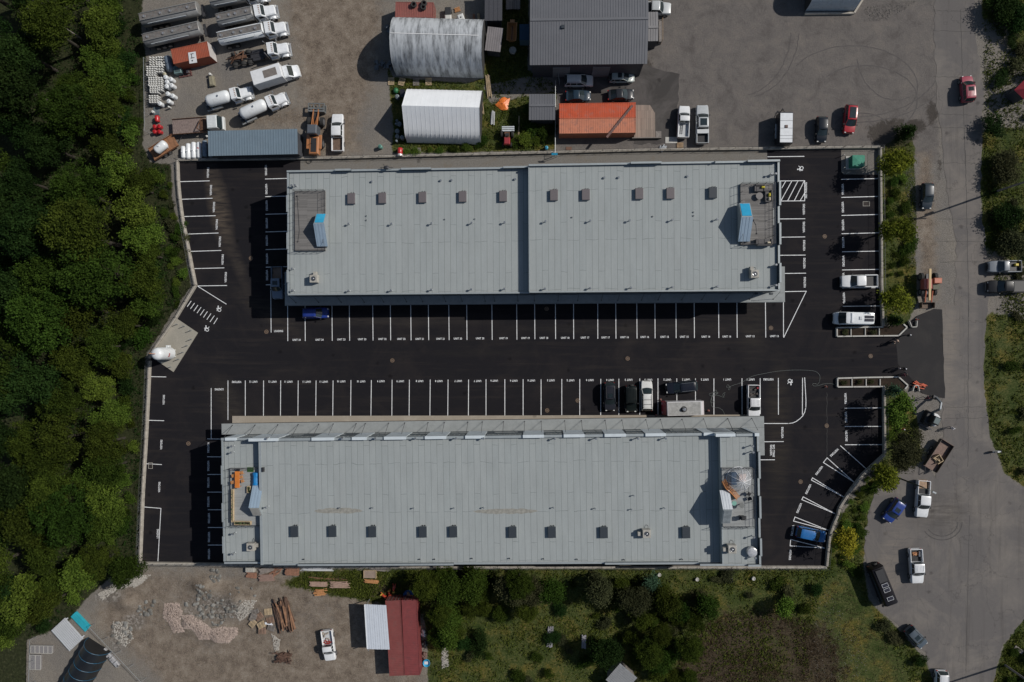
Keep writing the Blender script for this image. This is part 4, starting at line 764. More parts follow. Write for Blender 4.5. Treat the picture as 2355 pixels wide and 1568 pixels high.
z3 = Z3+0.3; round_table('AA',97,972,z3,0.33,mat('teal_top',(0.16,0.34,0.29),0.5),'small round teal table beside the white stair hut',0.7); round_table('AA',168,992,z3,0.36,mat('grey_top',(0.15,0.155,0.15),0.6),'small round grey table casting a long shadow on the southeast deck',0.8)
# clear dome tent
p = P('AA',165,755,z3+1.0); dm = thing('garden_dome', 'clear round dome tent with white radial ribs on the southeast deck', 'dome tent', (p.x-0.15,p.y,z3)); rr = 1.75
ribs = MB()
for k in range(10):
    a = 2*math.pi*k/10+0.2; ribs.tube([(rr*math.cos(a)*math.cos(q), rr*math.sin(a)*math.cos(q), 2.1*math.sin(q)) for q in np.linspace(0, math.pi/2-0.06, 8)], 0.03)
ribs.torus((0,0,0.03), rr, 0.04, 30, 5).build('frame', mat('white_tube',(0.75,0.76,0.78),0.4), dm)
film = bpy.data.materials.new('clear_film'); film.use_nodes = True; fb = film.node_tree.nodes['Principled BSDF']; fb.inputs['Base Color'].default_value = (0.8,0.82,0.85,1); fb.inputs['Alpha'].default_value = 0.22; fb.inputs['Roughness'].default_value = 0.12
MB().loft([[((rr-0.03)*math.cos(q)*math.cos(a), (rr-0.03)*math.cos(q)*math.sin(a), 2.05*math.sin(q)) for a in np.linspace(0,2*math.pi,21)[:-1]] for q in np.linspace(0,math.pi/2-0.05,7)], cap=False).build('cover', film, dm)
s = thing('round_sofa', 'dark blue curved seat inside the clear dome tent', 'sofa', (p.x-0.75,p.y+0.1,z3)); MB().bbox(-0.5,0.3,-0.9,0.9,0,0.4,0.06).build('seat', mat('navy_fabric',(0.03,0.06,0.11),0.9), s); MB().bbox(-0.62,-0.5,-0.9,0.9,0,0.8,0.04).build('backrest', mat('navy_fabric',(0.03,0.06,0.11),0.9), s)
s = thing('table', 'pinkish square table inside the clear dome tent', 'table', (p.x+0.25,p.y+0.3,z3)); MB().bbox(-0.5,0.5,-0.55,0.55,0.62,0.7,0.02).build('tabletop', mat('pinkish_top',(0.4,0.3,0.26),0.7), s); [MB().box(a-0.04,a+0.04,b-0.04,b+0.04,0,0.62).build('leg', BLACKP, s, smooth=False) for a in (-.4,.4) for b in (-.45,.45)]
# curved timber bench
OR_W = mat('orange_cedar', (0.42,0.19,0.07), 0.7, 0, 0.25, 3, dirt=(0.15,0.07,0.03))
pts = [P('AA',x,y,z3+0.4) for x, y in [(-8,760),(20,815),(60,850),(95,885),(128,925)]]; base = pts[0]; b = MB(); bk = MB()
for a, c in zip(pts[:-1], pts[1:]):
    for k in range(3):
        off = Vector((0.17*(k-0.5), 0.17*(k-0.5), 0)); a_, c_ = a+off-base, c+off-base; m_ = (a_+c_)/2; b.obox((m_.x,m_.y,0.42),((c_-a_).length+0.02,0.15,0.05),ang(a_,c_))
    m_ = (a+c)/2-base; bk.obox((m_.x-0.17,m_.y-0.17,0.5),((c-a).length,0.05,0.95),ang(a,c))
s = thing('curved_bench', 'long orange cedar bench curving round the dome tent', 'bench', (base.x,base.y,z3)); b.build('seat', OR_W, s, smooth=False); bk.build('backrest', OR_W, s, smooth=False)
def chair(t, x, y, z, rz, label, m=BLACKP, name='patio_chair', cat='chair', group='rooftop chairs'):
    p = P(t, x, y, z+0.5); s = thing(name, label, cat, (p.x,p.y,z), rz, group); MB().bbox(-0.24,0.24,-0.24,0.24,0.4,0.46,0.02).build('seat', m, s, smooth=False)
    if cat == 'chair': MB().bbox(-0.24,0.24,0.2,0.25,0.461,0.9,0.02).build('backrest', m, s, smooth=False)
    for a in (-.2,.2):
        for b in (-.2,.2): MB().cyl((a,b,0),(a,b,0.4),0.022,n=6).build('leg', m, s)
chair('AA',238,885,z3,R(60),'dark patio chair nearest the dome tent on the southeast deck'); chair('AA',240,930,z3,R(-70),'dark patio chair beside the east railing, south of the other chair')
s = P('AA',183,1113,z3+1); g_ = thing('barbecue', 'black barbecue near the south end of the southeast deck', 'barbecue', (s.x,s.y,z3)); MB().bbox(-0.3,0.3,-0.28,0.28,0.75,1.1,0.12).build('lid', BLACKP, g_); MB().box(-0.5,0.5,-0.25,0.25,0.6,0.74).build('shelf', DSTEEL, g_, smooth=False); MB().box(-0.3,0.3,-0.2,0.2,0,0.6).build('cabinet', BLACKP, g_, smooth=False)
p = P('AA',265,1430,Z3+0.6); c = MB(); rr_ = random.Random(4); c.loft([[(r*math.cos(a)*(1+0.06*rr_.random()), r*math.sin(a)*(1+0.06*rr_.random()), z+0.05*rr_.random()) for a in np.linspace(0,2*math.pi,17)[:-1]] for r, z in ((0.72,0),(0.72,0.55),(0.66,0.72),(0.35,0.8),(0.05,0.78))])
s = thing('hot_tub', 'round tub under crinkled silver cover at the southeast roof corner', 'hot tub', (p.x,p.y,Z3)); c.build('cover', mat('crinkled_silver',(0.6,0.6,0.6),0.25,0.5,0.2,4,bump=1.0,bscale=6), s); MB().cyl((0,0,0.0),(0,0,0.3),0.74,n=24).build('tub', TRIM, s)
# southwest deck
z1 = Z1+0.3; p = P('AB',977,435,z1+0.75); s = thing('table', 'long bright orange table on the southwest deck', 'table', (p.x,p.y,z1)); MB().bbox(-0.37,0.37,-1.25,1.25,0.7,0.76,0.02).build('tabletop', mat('orange_paint',(0.55,0.17,0.03),0.5), s); [MB().box(a-0.04,a+0.04,b-0.04,b+0.04,0,0.7).build('leg', OR_W, s, smooth=False) for a in (-.3,.3) for b in (-1.1,1.1)]
for x, y, l in [(1018,372,'northernmost stool east of the orange table'),(1014,412,'second stool east of the orange table'),(1024,448,'southern stool east of the orange table'),(936,400,'upper stool west of the orange table'),(928,462,'lower stool west of the orange table')]: chair('AB',x,y,z1,0.3,l,OR_W,'stool','stool','stools round the orange table')
chair('AB',985,350,z1,0,'dark chair at the north end of the orange table')
def planter(t, x, y, z, a, b, label, rz=0):
    p = P(t, x, y, z+0.4); s = thing('planter_box', label, 'planter', (p.x,p.y,z), rz, 'timber planters on the southwest deck'); f = MB(); e = 0.08
    f.box(-a,a,-b,-b+e,0,0.45).box(-a,a,b-e,b,0,0.45).box(-a,-a+e,-b+e,b-e,0,0.45).box(a-e,a,-b+e,b-e,0,0.45).build('box', PALE, s, smooth=False); MB().box(-a+e,a-e,-b+e,b-e,0,0.38).build('soil', SOIL, s, smooth=False)
    g_ = MB(); r_ = random.Random(x)
    for k in range(int(a*b*90)+8): 
        q = (r_.uniform(-a+.1,a-.1), r_.uniform(-b+.1,b-.1), 0.42+r_.random()*0.1); g_.obox(q,(0.12,0.1,0.01),r_.random()*6,r_.uniform(-.5,.5),r_.uniform(-.5,.5))
    g_.build('plants', mat('herb_green',(0.06,0.09,0.03),0.8,0,0.4,6), s, smooth=False)
planter('AB',1026,845,z1,1.28,0.28,'timber planter box along the south railing of the southwest deck'); planter('AB',931,680,z1,0.15,2.5,'long narrow timber planter along the west railing'); planter('AB',1086,528,z1,0.28,0.5,'small timber planter beside the southwest stair hut')
p = P('AB',1101,341,z1+0.05); tag(MB().bbox(-0.5,0.5,-0.36,0.36,0,0.05,0.01).build('grass_mat', mat('artificial_turf',(0.02,0.07,0.01),0.9,0,0.3,20,bump=0.5), None, False, (p.x,p.y,z1+0.005)), 'green artificial turf mat at the north end of the southwest deck', 'mat')
p = P('AB',1150,428,z1+0.5); r_ = random.Random(2); c = MB().loft([[(-0.42+0.03*r_.random(),y,0),(-0.4,y,0.55+0.08*r_.random()),(-0.15,y,0.72+0.12*r_.random()),(0.2,y,0.7+0.1*r_.random()),(0.42,y,0.5+0.08*r_.random()),(0.44,y,0)] for y in np.linspace(-0.95,0.95,9)])
tag(c.build('tarpaulin', mat('blue_tarp',(0.01,0.17,0.42),0.45,0,0.2,2,bump=0.8,bscale=5), None, True, (p.x,p.y,z1)), 'bright blue tarpaulin draped beside the southwest stair hut', 'tarpaulin')
tag(MB().bbox(-0.17,0.17,-0.33,0.33,0,0.3,0.04).build('tool_box', BLACKP, None, False, tuple(P('AB',1218,342,Z2+0.3).xy)+(Z2,)), 'small black box on the roof beside the southwest deck step', 'box')
# string-light posts on the decks
for t, pl, z, l in [('G',[(1542,432),(1562,758),(1548,862)],ZW+0.3,'string light pole line on the northwest deck'),('J',[(503,660),(530,705),(535,785)],ZE+0.3,'short pale hose on the northeast deck')]:
    q = [P(t,x,y,z+0.05) for x, y in pl]; o = q[0]; tag(MB().tube([(a.x-o.x,a.y-o.y,0.04) for a in q],0.03).sph((0,0,0.06),0.12).sph((q[-1].x-o.x,q[-1].y-o.y,0.06),0.1).build('cable', DSTEEL, None, True, (o.x,o.y,z)), l, 'cable')
# ================================================================== cars, vans and pickups  (x forward, y left, z up)
def wheel(root, x, y, r=0.34, wd=0.24, name='wheel'):
    s = 1 if y > 0 else -1
    w_ = MB().cyl((x,y-s*wd/2,r),(x,y+s*wd/2,r),r,n=20).build(name, TYRE, root); MB().cyl((x,y+s*(wd/2-0.02),r),(x,y+s*(wd/2+0.012),r),r*0.62,n=16).build('rim', RIM, w_)
TYPES = {  # x stations as fractions of the length from the rear bumper
 'sedan':  dict(H=1.44, belt=0.90, body=[(0,.80,.74),(.03,.93,.86),(.16,1,.90),(.35,1,.90),(.70,1,.90),(.82,.98,.82),(.95,.90,.72),(1,.72,.56)], g=(.12,.30,.54,.71)),
 'hatch':  dict(H=1.52, belt=0.95, body=[(0,.82,.80),(.03,.94,.92),(.2,1,.95),(.72,1,.95),(.84,.97,.86),(.95,.88,.76),(1,.70,.58)], g=(.01,.10,.54,.73)),
 'suv':    dict(H=1.76, belt=1.08, body=[(0,.86,.9),(.03,.96,1.05),(.2,1,1.08),(.72,1,1.08),(.86,.98,1.02),(.96,.92,.92),(1,.80,.66)], g=(.01,.09,.56,.74)),
 'boxy':   dict(H=1.86, belt=1.15, body=[(0,.92,1.0),(.03,.97,1.12),(.2,1,1.15),(.70,1,1.15),(.71,.92,1.12),(.95,.88,1.05),(1,.86,.75)], g=(.02,.05,.62,.70)),
 'van':    dict(H=2.5, belt=1.35, body=[(0,.95,1.3),(.02,1,1.35),(.2,1,1.35),(.84,1,1.35),(.93,.95,1.12),(.98,.86,.92),(1,.74,.66)], g=(.0,.015,.76,.88)),
 'crew':   dict(H=1.9, belt=1.2, body=[(.37,1,1.2),(.5,1,1.2),(.735,1,1.2),(.80,.99,1.16),(.94,.95,1.1),(.985,.88,1.0),(1,.84,.7)], g=(.375,.39,.63,.74), bed=.37),
 'cabpick':dict(H=1.88, belt=1.2, body=[(.46,1,1.2),(.5,1,1.2),(.735,1,1.2),(.80,.99,1.16),(.94,.95,1.1),(.985,.88,1.0),(1,.84,.7)], g=(.465,.48,.63,.74), bed=.46)}
def car(t, front, rear, kind, W, col, name, label, cat, roofcol=None, opts=(), group=None, bedcol=None, L=None, pz=0.9):
    a, b = P(t, *front, pz), P(t, *rear, pz); rz = ang(b, a); L = L or (a-b).length*0.985; c = (a+b)/2
    T = TYPES[kind]; H, belt = T['H'], T['belt']; w = W/2; m = paint(col) if not isinstance(col, bpy.types.Material) else col
    root = thing(name, label, cat, (c.x, c.y, 0), rz, group); X_ = lambda f: (f-0.5)*L
    secs = []
    for f, k, z in T['body']:
        y = w*k; secs.append([(X_(f), s*yy, zz) for s, yy, zz in [(-1,y*.88,.28),(-1,y*.985,.42),(-1,y,z*.62),(-1,y*.975,z-.09),(-1,y*.88,z),(-1,y*.45,z+.03),(1,0,z+.04),(1,y*.45,z+.03),(1,y*.88,z),(1,y*.975,z-.09),(1,y,z*.62),(1,y*.985,.42),(1,y*.88,.28)]])
    body = MB().loft(secs).build('body', m, root)
    # dark sills, bumpers and seams
    MB().box(X_(.0)-.02, X_(.0)+.06, -w*.8, w*.8, .33, .52).build('rear_bumper', BLACKP if 'bed' not in T else CHROME, root, smooth=False)
    MB().box(X_(1)-.08, X_(1)+.03, -w*.7, w*.7, .33, .55).build('front_bumper', BLACKP if kind != 'crew' else CHROME, root, smooth=False)
    gr, g1, g2, g3 = T['g']; yb, yt = w*.90, w*(.74 if kind not in ('boxy','van') else .84); zt = H-0.05; bt = belt+0.02
    def bow(pa, pb, pc, pd, n, dx):      # glass pane, bottom pa-pb, top pd-pc, bowed by dx
        q = MB(); rows = []
        for j in range(3):
            v = j/2; l = Vector(pa).lerp(Vector(pd), v); r = Vector(pb).lerp(Vector(pc), v); rows.append([l.lerp(r, i/6)+Vector((dx*(1-(2*i/6-1)**2),0,0)) for i in range(7)])
        q.loft(rows, cap=False, closed=False); return q
    bow((X_(g3),-yb,bt),(X_(g3),yb,bt),(X_(g2),yt,zt),(X_(g2),-yt,zt),'w',0.16).build('windscreen', GLASS, root)
    if 'norear' not in opts: bow((X_(gr),-yb,bt),(X_(gr),yb,bt),(X_(g1),yt,zt),(X_(g1),-yt,zt),'r',-0.06).build('rear_window', GLASS, root)
    for s in (-1,1):
        sw_ = MB().add([(X_(gr)+.05,s*yb,bt),(X_(g3)-.08,s*yb,bt),(X_(g2)-.03,s*yt,zt),(X_(g1)+.03,s*yt,zt)],[(0,1,2,3)]); 
        sm = m if 'panelvan' in opts else GLASS
        so_ = sw_.build('side_window' if sm is GLASS else 'side_panel', sm, root, smooth=False)
        pl = MB(); n = 2 if kind in ('suv','boxy','hatch') else 1
        for k in range(n):
            f = .42-.22*k if n > 1 else (.44 if kind == 'sedan' else (g1+g2)/2+.02)
            if g1 < f < g2: pl.cyl((X_(f),s*(yb+.004),bt),(X_(f),s*(yt+.006),zt),.035,n=5)
        pl.cyl((X_(gr)+.02,s*yb,bt),(X_(g1)+.02,s*yt,zt),.045,n=6).cyl((X_(g3)-.02,s*yb,bt),(X_(g2)+.02,s*yt,zt),.04,n=6)
        pl.build('pillar', m if kind != 'boxy' else BLACKP, root)
    rm = m if roofcol is None else (roofcol if isinstance(roofcol, bpy.types.Material) else paint(roofcol)); x0, x1 = X_(g1)-.04, X_(g2)+.05
    rs = []
    for f, kk, dz in [(0,.8,-.05),(.04,.97,-.02),(.2,1,.0),(.8,1,.0),(.95,.97,-.02),(1,.85,-.06)]:
        x = x0+(x1-x0)*f; y = (yt+.04)*kk; z = zt+.05+dz; rs.append([(x,-y,z-.07),(x,-y,z-.025),(x,-y*.88,z),(x,0,z+.035),(x,y*.88,z),(x,y,z-.025),(x,y,z-.07)])
    roof = MB().loft(rs).build('roof', rm, root)
    if 'ribs' in opts:
        n = 6; MB_ = MB(); [MB_.box(x0+.25,x1-.25,y-.035,y+.035,H+.01,H+.045) for y in np.linspace(-yt*.75,yt*.75,n)]; MB_.build('roof_rib', rm, roof, smooth=False)
    if 'rails' in opts:
        for s in (-1,1): MB().tube([(x0+.15,s*yt*.92,H),(x0+.25,s*yt*.92,H+.09),(x1-.25,s*yt*.92,H+.09),(x1-.12,s*yt*.92,H)],.028).build('roof_rail', CHROME if 'brightrails' in opts else BLACKP, root)
    if 'crossbars' in opts:
        for f in (.3,.62): MB().cyl((x0+(x1-x0)*f,-yt*.92,H+.1),(x0+(x1-x0)*f,yt*.92,H+.1),.03,n=6).build('cross_bar', BLACKP, root)
    if 'sunroof' in opts: MB().bbox(x1-.95,x1-.28,-yt*.6,yt*.6,H+.012,H+.045,.02).build('sunroof', GLASS, roof, smooth=False)
    if 'bigroof' in opts: MB().bbox(x0+.25,x1-.2,-yt*.72,yt*.72,H+.012,H+.05,.02).build('sunroof', GLASS, roof, smooth=False)
    if 'stripes' in opts:
        for s in (-1,1): MB().box(X_(.76),X_(.93),s*.22-.09,s*.22+.09,.87,.905).build('stripe', paint((.6,.6,.6)), body, smooth=False)
    if 'solar' in opts:
        for k, (xa, ya) in enumerate([(0.07,-.42),(0.07,.08)]): MB().box(x0+.12,x0+1.5,ya,ya+.42,H+.05,H+.085).build('solar_panel', mat('solar_cell',(.03,.03,.04),.25,0,.2,8), root, smooth=False)
        MB().bbox(x0+1.9,x0+2.35,-.25,.25,H+.03,H+.13,.04).build('roof_fan', paint((.5,.52,.54)), root)
        MB().bbox(x1-1.05,x1-.7,-yt*.9,yt*.9,H+.02,H+.13,.05).build('roof_fairing', paint((.62,.64,.66)), root)
    for s in (-1,1):
        MB().bbox(X_(.995)-.2,X_(.995)-.005,s*w*.66-.13,s*w*.66+.13,T['body'][-2][2]*.82,T['body'][-2][2]*.98,.03).build('headlight', LAMP, root)
        MB().box(X_(0)-.012,X_(0)+.09,s*w*.78-.09,s*w*.78+.09,.72 if kind != 'van' else .9,.95).build('tail_light', REDL, root, smooth=False)
        MB().bbox(X_(g3)-.22,X_(g3)-.04,s*(w+.04),s*(w+.2) if s > 0 else s*(w+.04),belt-.02,belt+.14,.03).build('mirror', BLACKP, root) if s > 0 else MB().bbox(X_(g3)-.22,X_(g3)-.04,-(w+.2),-(w+.04),belt-.02,belt+.14,.03).build('mirror', BLACKP, root)
        r = .33 if kind in ('sedan','hatch') else .39
        wheel(root, X_(.815), s*(w-.1), r); wheel(root, X_(.2), s*(w-.1), r)
    MB().box(X_(1)-.02,X_(1)+.012,-w*.45,w*.45,.55,T['body'][-1][2]+.04).build('grille', BLACKP, root, smooth=False)
    MB().tube([(X_(g3)+.0,-.12*k+.3,bt+.0) for k in (0,1)],.012).build('wiper', BLACKP, root)
    if 'bed' in T:
        xb, x0 = X_(T['bed'])-.02, X_(0)+.04; bm_ = bedcol or BLACKP
        bd = MB().box(x0,xb,-w*.96,w*.96,.56,.72).build('bed', bm_, root, smooth=False)
        for s in (-1,1):
            y0, y1 = sorted((s*w*.84, s*w)); ss = []
            MB().bbox(x0+.07,xb,y0,y1,.42,belt-.02,.05).build('bed_side', m, root, smooth=False)
        MB().bbox(x0-.03,x0+.065,-w*.97,w*.97,.5,belt-.03,.03).build('tailgate', m, root, smooth=False)
        f = MB(); [f.box(x0+.1,xb-.03,y-.04,y+.04,.721,.74) for y in np.linspace(-w*.7,w*.7,8)]; f.build('bed_rib', bm_, bd, smooth=False)
        if 'tonneau' in opts: MB().bbox(x0+.08,xb-.02,-w*.84,w*.84,belt-.1,belt-.03,.02).build('tonneau_cover', BLACKP, root, smooth=False)
        if 'toolbox' in opts: MB().bbox(xb-.75,xb-.08,-w*.93,w*.93,belt-.15,belt+.14,.03).build('tool_box', paint((.55,.57,.58)), root, smooth=False)
    if kind == 'boxy': 
        MB().cyl((X_(0)-.24,.1,1.0),(X_(0)-.02,.1,1.0),.38,n=20).build('spare_wheel', TYRE, root)
        for s in (-1,1): MB().bbox(X_(.86),X_(.98),min(s*w*.87,s*w*1.02),max(s*w*.87,s*w*1.02),.85,1.02,.04).build('fender', BLACKP, root)
    return root
WH, SIL, BK, GR = (.68,.69,.70), (.42,.44,.45), (.014,.015,.018), (.07,.075,.085)
BR_BED = mat('dirty_brown_bed', (.13,.085,.06), .85, 0, .4, 5); WBED = mat('white_bed_liner', (.5,.51,.52), .6, 0, .1, 2)
pk = [
 (('B',(40,1068),(40,1425),'crew',1.95,WH),'parked_pickup','white crew cab pickup with a brown dirty bed beside the orange loader','pickup',dict(bedcol=BR_BED)),
 (('C',(1792-57,993),(1722,1297),'cabpick',1.85,WH),'parked_pickup','white pickup carrying a ladder in its bed, left of the silver pickup','pickup',dict(bedcol=WBED)),
 (('D',(492,985),(492,1352),'crew',1.98,SIL),'parked_pickup','silver crew cab pickup with black roof panel and tool box','pickup',dict(opts=('bigroof','toolbox'))),
 (('C',(1612,80),(1300,72),'crew',1.9,SIL),'parked_pickup','silver pickup with black bed cover at the side of the grey building','pickup',dict(opts=('tonneau',))),
 (('K',(1548,1097),(1856,1092),'cabpick',1.85,(.2,.22,.24)),'parked_pickup','slate grey pickup with a yellow container in its open bed','pickup',dict()),
 (('K',(1535,1285),(1890,1282),'crew',1.98,BK),'parked_pickup','black pickup nosed to the road below the slate grey pickup','pickup',dict(opts=('tonneau',))),
 (('K',(160,1236),(506,1230),'crew',1.98,WH),'parked_pickup','white crew cab pickup in a northeast VISITORS stall','pickup',dict()),
 (('Q',(505,1116),(505,795),'crew',1.95,WH),'parked_pickup','white crew cab pickup with gear in its bed beside the food trailer stalls','pickup',dict(opts=('ribs',))),
 (('G',(1358,1402),(1350,1093),'crew',1.85,(.15,.19,.25)),'parked_pickup','blue grey pickup with tan bed cover in the shade west of the north building','pickup',dict(opts=('sunroof',),bedcol=mat('tan_cover',(.22,.16,.12),.8))),
 (('Y',(878,642),(862,312),'crew',1.98,WH),'parked_pickup','white pickup with orange load in its black bed at the turning circle','pickup',dict(opts=('ribs',))),
 (('V',(288,1367),(248,1078),'cabpick',1.9,WH),'parked_pickup','white pickup with red tools in its bed on the southern dirt yard','pickup',dict(bedcol=WBED)),
 (('R',(950+80,2000),(950+80,1678),'crew',1.95,WH),'parked_pickup','white pickup above the turning circle with tan load, nose down','pickup',dict()),
 (('C',(880,757),(606,757),'suv',1.85,(.62,.61,.60)),'parked_suv','white wagon with ribbed roof in the upper row beside the grey building','suv',dict(opts=('ribs','rails'))),
 (('C',(1270,720),(1028,722),'hatch',1.7,(.36,.40,.38)),'parked_car','small silver hatchback with roof stripes and sunroof','car',dict(opts=('stripes','sunroof'))),
 (('C',(857,895),(615,900),'sedan',1.75,(.018,.035,.055)),'parked_car','dark blue sedan right above the orange container','car',dict()),
 (('C',(1265,880),(1014,892),'sedan',1.78,(.022,.025,.032)),'parked_car','black sedan parked right of the dark blue sedan','car',dict()),
 (('D',(1617,1335),(1620,1094),'hatch',1.75,(.012,.016,.024)),'parked_car','black hatchback between the white trailer and the red car','car',dict()),
 (('E',(236,1254),(258,984),'suv',1.82,(.33,.012,.02)),'parked_suv','bright red car with dark glass roof, east end of the upper lot','suv',dict(opts=('bigroof',))),
 (('E',(1343,708),(1360,958),'suv',1.86,(.30,.05,.075)),'moving_suv','dull red wagon with sunroof driving up the road','suv',dict(opts=('sunroof','ribs'))),
 (('K',(972,553),(978,307),'hatch',1.7,(.03,.04,.052)),'parked_car','dark grey hatchback on the road shoulder beside the green verge','car',dict()),
 (('R',(103,168),(452,174),'van',2.02,(.66,.68,.69)),'camper_van','white high roof camper van with solar panels by the entrance planter','van',dict(opts=('solar','panelvan'),pz=1.5)),
 (('M',(1838,118),(1588,124),'suv',1.8,(.01,.03,.20)),'parked_suv','deep blue car across the UNIT 24 stalls','suv',dict(opts=('rails',))),
 (('O',(722,1046),(718,776),'suv',1.85,(.02,.022,.03)),'parked_suv','black wagon with framed sunroof in the left UNIT 4 stall row','suv',dict(opts=('ribs','sunroof','rails'))),
 (('O',(922,1056),(916,806),'boxy',1.85,(.008,.012,.012)),'parked_offroader','matt black boxy off-roader with spare wheel between black and white wagons','suv',dict(opts=('ribs',),roofcol=(.008,.011,.011))),
 (('O',(1066,757),(1070,1044),'suv',1.86,(.62,.62,.60)),'parked_suv','white wagon with black roof rails and crossbars in the UNIT 3 stall','suv',dict(opts=('rails','crossbars'))),
 (('O',(1246,834),(1546,805),'suv',1.86,(.01,.013,.022)),'parked_suv','black wagon with bright roof rails parked across the UNIT 2 stalls','suv',dict(opts=('rails','brightrails','ribs'))),
 (('X',(1502,208),(1224,150),'suv',1.86,(.015,.12,.34)),'parked_suv','bright blue wagon in the angled southeast stalls','suv',dict(opts=())),
 (('AA',(1530,1140),(1668,942),'suv',1.8,(.015,.04,.20)),'parked_suv','blue car parked diagonally beside the turning circle verge','suv',dict(opts=('sunroof',))),
 (('Y',(948,1232),(790,1062),'suv',1.82,(.07,.09,.11)),'parked_suv','grey wagon parked diagonally at the lower edge of the turning circle','suv',dict(opts=('sunroof','rails'))),
 (('Y',(1103,1730),(1108,1458),'suv',1.8,(.6,.61,.62)),'parked_suv','white wagon cut off by the bottom edge of the photo','suv',dict(opts=('rails','brightrails')))]
CARS = {}
for args, n, l, c, kw in pk:
    if 'above the turning circle' in l:
        a, b = D(2119,1190,.9), D(2124,1104,.9); tt = TILES['R']; f = lambda x, y: ((x*1.3045-tt[0])*3.1367, (y*1.3045-tt[1])*3.1367)
        args = ('R', f(2119,1190), f(2125,1104), 'crew', 1.95, WH)
    CARS[l] = car(args[0], args[1], args[2], args[3], args[4], args[5], n, l, c, group='pickups parked about the place' if c == 'pickup' else 'cars and vans parked about the place', **kw)
# loads in the pickup beds
def put(t, x, y, z, mb, name, label, cat, m, rz=0, group=None, smooth=True):
    p = P(t, x, y, z); return tag(mb.build(name, m, None, smooth, (p.x,p.y,z), rz), label, cat, group)
ld = MB(); [ld.box(s*.16-.02,s*.16+.02,-.85,.85,0,.05) for s in (-1,1)]; [ld.box(-.14,.14,y-.015,y+.015,.01,.04) for y in np.linspace(-.75,.75,7)]
put('C',1708,1210,.76,ld,'ladder','black ladder lying in the bed of the white pickup','ladder',BLACKP,-.1,smooth=False)
put('K',1803,1080,.75,MB().bbox(-.26,.26,-.2,.2,0,.4,.06),'yellow_container','yellow container in the bed of the slate grey pickup','container',mat('yellow_plastic',(.5,.38,.03),.5))
put('Y',850,358,.75,MB().obox((0,0,.1),(.6,.5,.2),.2).obox((.05,.1,.28),(.5,.12,.12),.5).obox((-.1,-.1,.3),(.5,.1,.1),-.4),'lumber_scraps','orange brown wood scraps in the bed of the turning circle pickup','lumber',mat('orange_wood',(.4,.19,.09),.8,0,.3,6),smooth=False)
put('Y',893,358,.75,MB().cyl((0,-.4,.15),(0,.4,.15),.13,n=12),'gas_cylinder','silver cylinder beside wood scraps in the turning circle pickup bed','cylinder',CHROME)
r_ = random.Random(5); q = MB(); [q.obox((r_.uniform(-.5,.5),r_.uniform(-.25,.25),.1+.08*r_.random()),(.5,.07,.07),r_.random()*3) for _ in range(14)]
put('V',262,1190,.75,q,'hand_tools','red tools heaped in the bed of the dirt yard pickup','tools',mat('tool_red',(.3,.03,.02),.5),smooth=False)
q = MB(); [q.sph((r_.uniform(-.5,.5),r_.uniform(-.5,.5),.1),(.16,.13,.12),8,5) for _ in range(14)]
put('V',240,1130,.75,q,'bags','pale sacks in the bed of the dirt yard pickup','bags',mat('sackcloth',(.3,.26,.22),.9,0,.2,6))
q = MB(); [q.obox((r_.uniform(-.6,.6),r_.uniform(-.5,.5),.12),(.3,.25,.24),r_.random()) for _ in range(7)]; 
put('Q',505,870,.75,q,'work_gear','jumbled dark work gear in the bed of the white pickup by UNIT 1','work gear',mat('dark_gear',(.06,.05,.045),.7,0,.5,5),smooth=False)
put('Q',538,826,.78,MB().cyl((0,0,0),(0,0,.35),.17,.15,n=14),'fuel_can','dark red can in the bed of the white pickup by UNIT 1','fuel can',mat('can_red',(.25,.01,.02),.5))
put('AA',1865,790,.9,MB().obox((0,0,0),(1.3,1.3,.3)),'wood_load','tan load in the bed of the pickup above the turning circle','lumber',mat('tan_load',(.3,.2,.13),.8,0,.3,4),smooth=False)
# long black camper bus
a, b = P('Y',632,858,1.6), P('Y',478,475,1.6); rz = ang(b, a); L = (a-b).length; c = (a+b)/2; BUSM = paint((.012,.011,.013))
bus = thing('camper_bus', 'long black camper bus with three framed solar panels', 'bus', (c.x,c.y,0), rz); w_ = 1.02; ss = []
for f, k, z in [(-.5,.92,2.3),(-.49,1,2.55),(-.3,1,2.62),(.3,1,2.62),(.40,.97,2.5),(.44,.94,1.9),(.46,.9,1.25),(.495,.8,1.05),(.5,.72,.7)]:
    y = w_*k; ss.append([(f*L,-y*.9,.35),(f*L,-y,.5),(f*L,-y,z-.35),(f*L,-y*.9,z-.08),(f*L,-y*.7,z),(f*L,y*.7,z),(f*L,y*.9,z-.08),(f*L,y,z-.35),(f*L,y,.5),(f*L,y*.9,.35)])
MB().loft(ss).build('body', BUSM, bus); MB().loft([[(.405*L,-.8,2.42),(.405*L,.8,2.42)],[(.452*L,-.86,1.35),(.452*L,.86,1.35)]],cap=False,closed=False).build('windscreen', GLASS, bus).location.x = .03
for f in (-.08,.035,.24): 
    q = MB().box(f*L-.26,f*L+.26,-.45,.45,2.66,2.7).build('solar_panel', mat('solar_cell',(.03,.03,.04),.25,0,.2,8), bus, smooth=False); e = MB()
    e.box(f*L-.29,f*L-.26,-.48,.48,2.65,2.715).box(f*L+.26,f*L+.29,-.48,.48,2.65,2.715).box(f*L-.26,f*L+.26,-.48,-.45,2.65,2.715).box(f*L-.26,f*L+.26,.45,.48,2.65,2.715).build('frame', mat('white_tube',(.75,.76,.78),.4), q, smooth=False)
MB().box(-.5*L+.3,-.16*L,-.6,.6,2.63,2.72).build('roof_rack', BLACKP, bus, smooth=False); MB().cyl((-.5*L-.3,.2,1.1),(-.5*L-.02,.2,1.1),.4,n=18).build('spare_wheel', TYRE, bus)
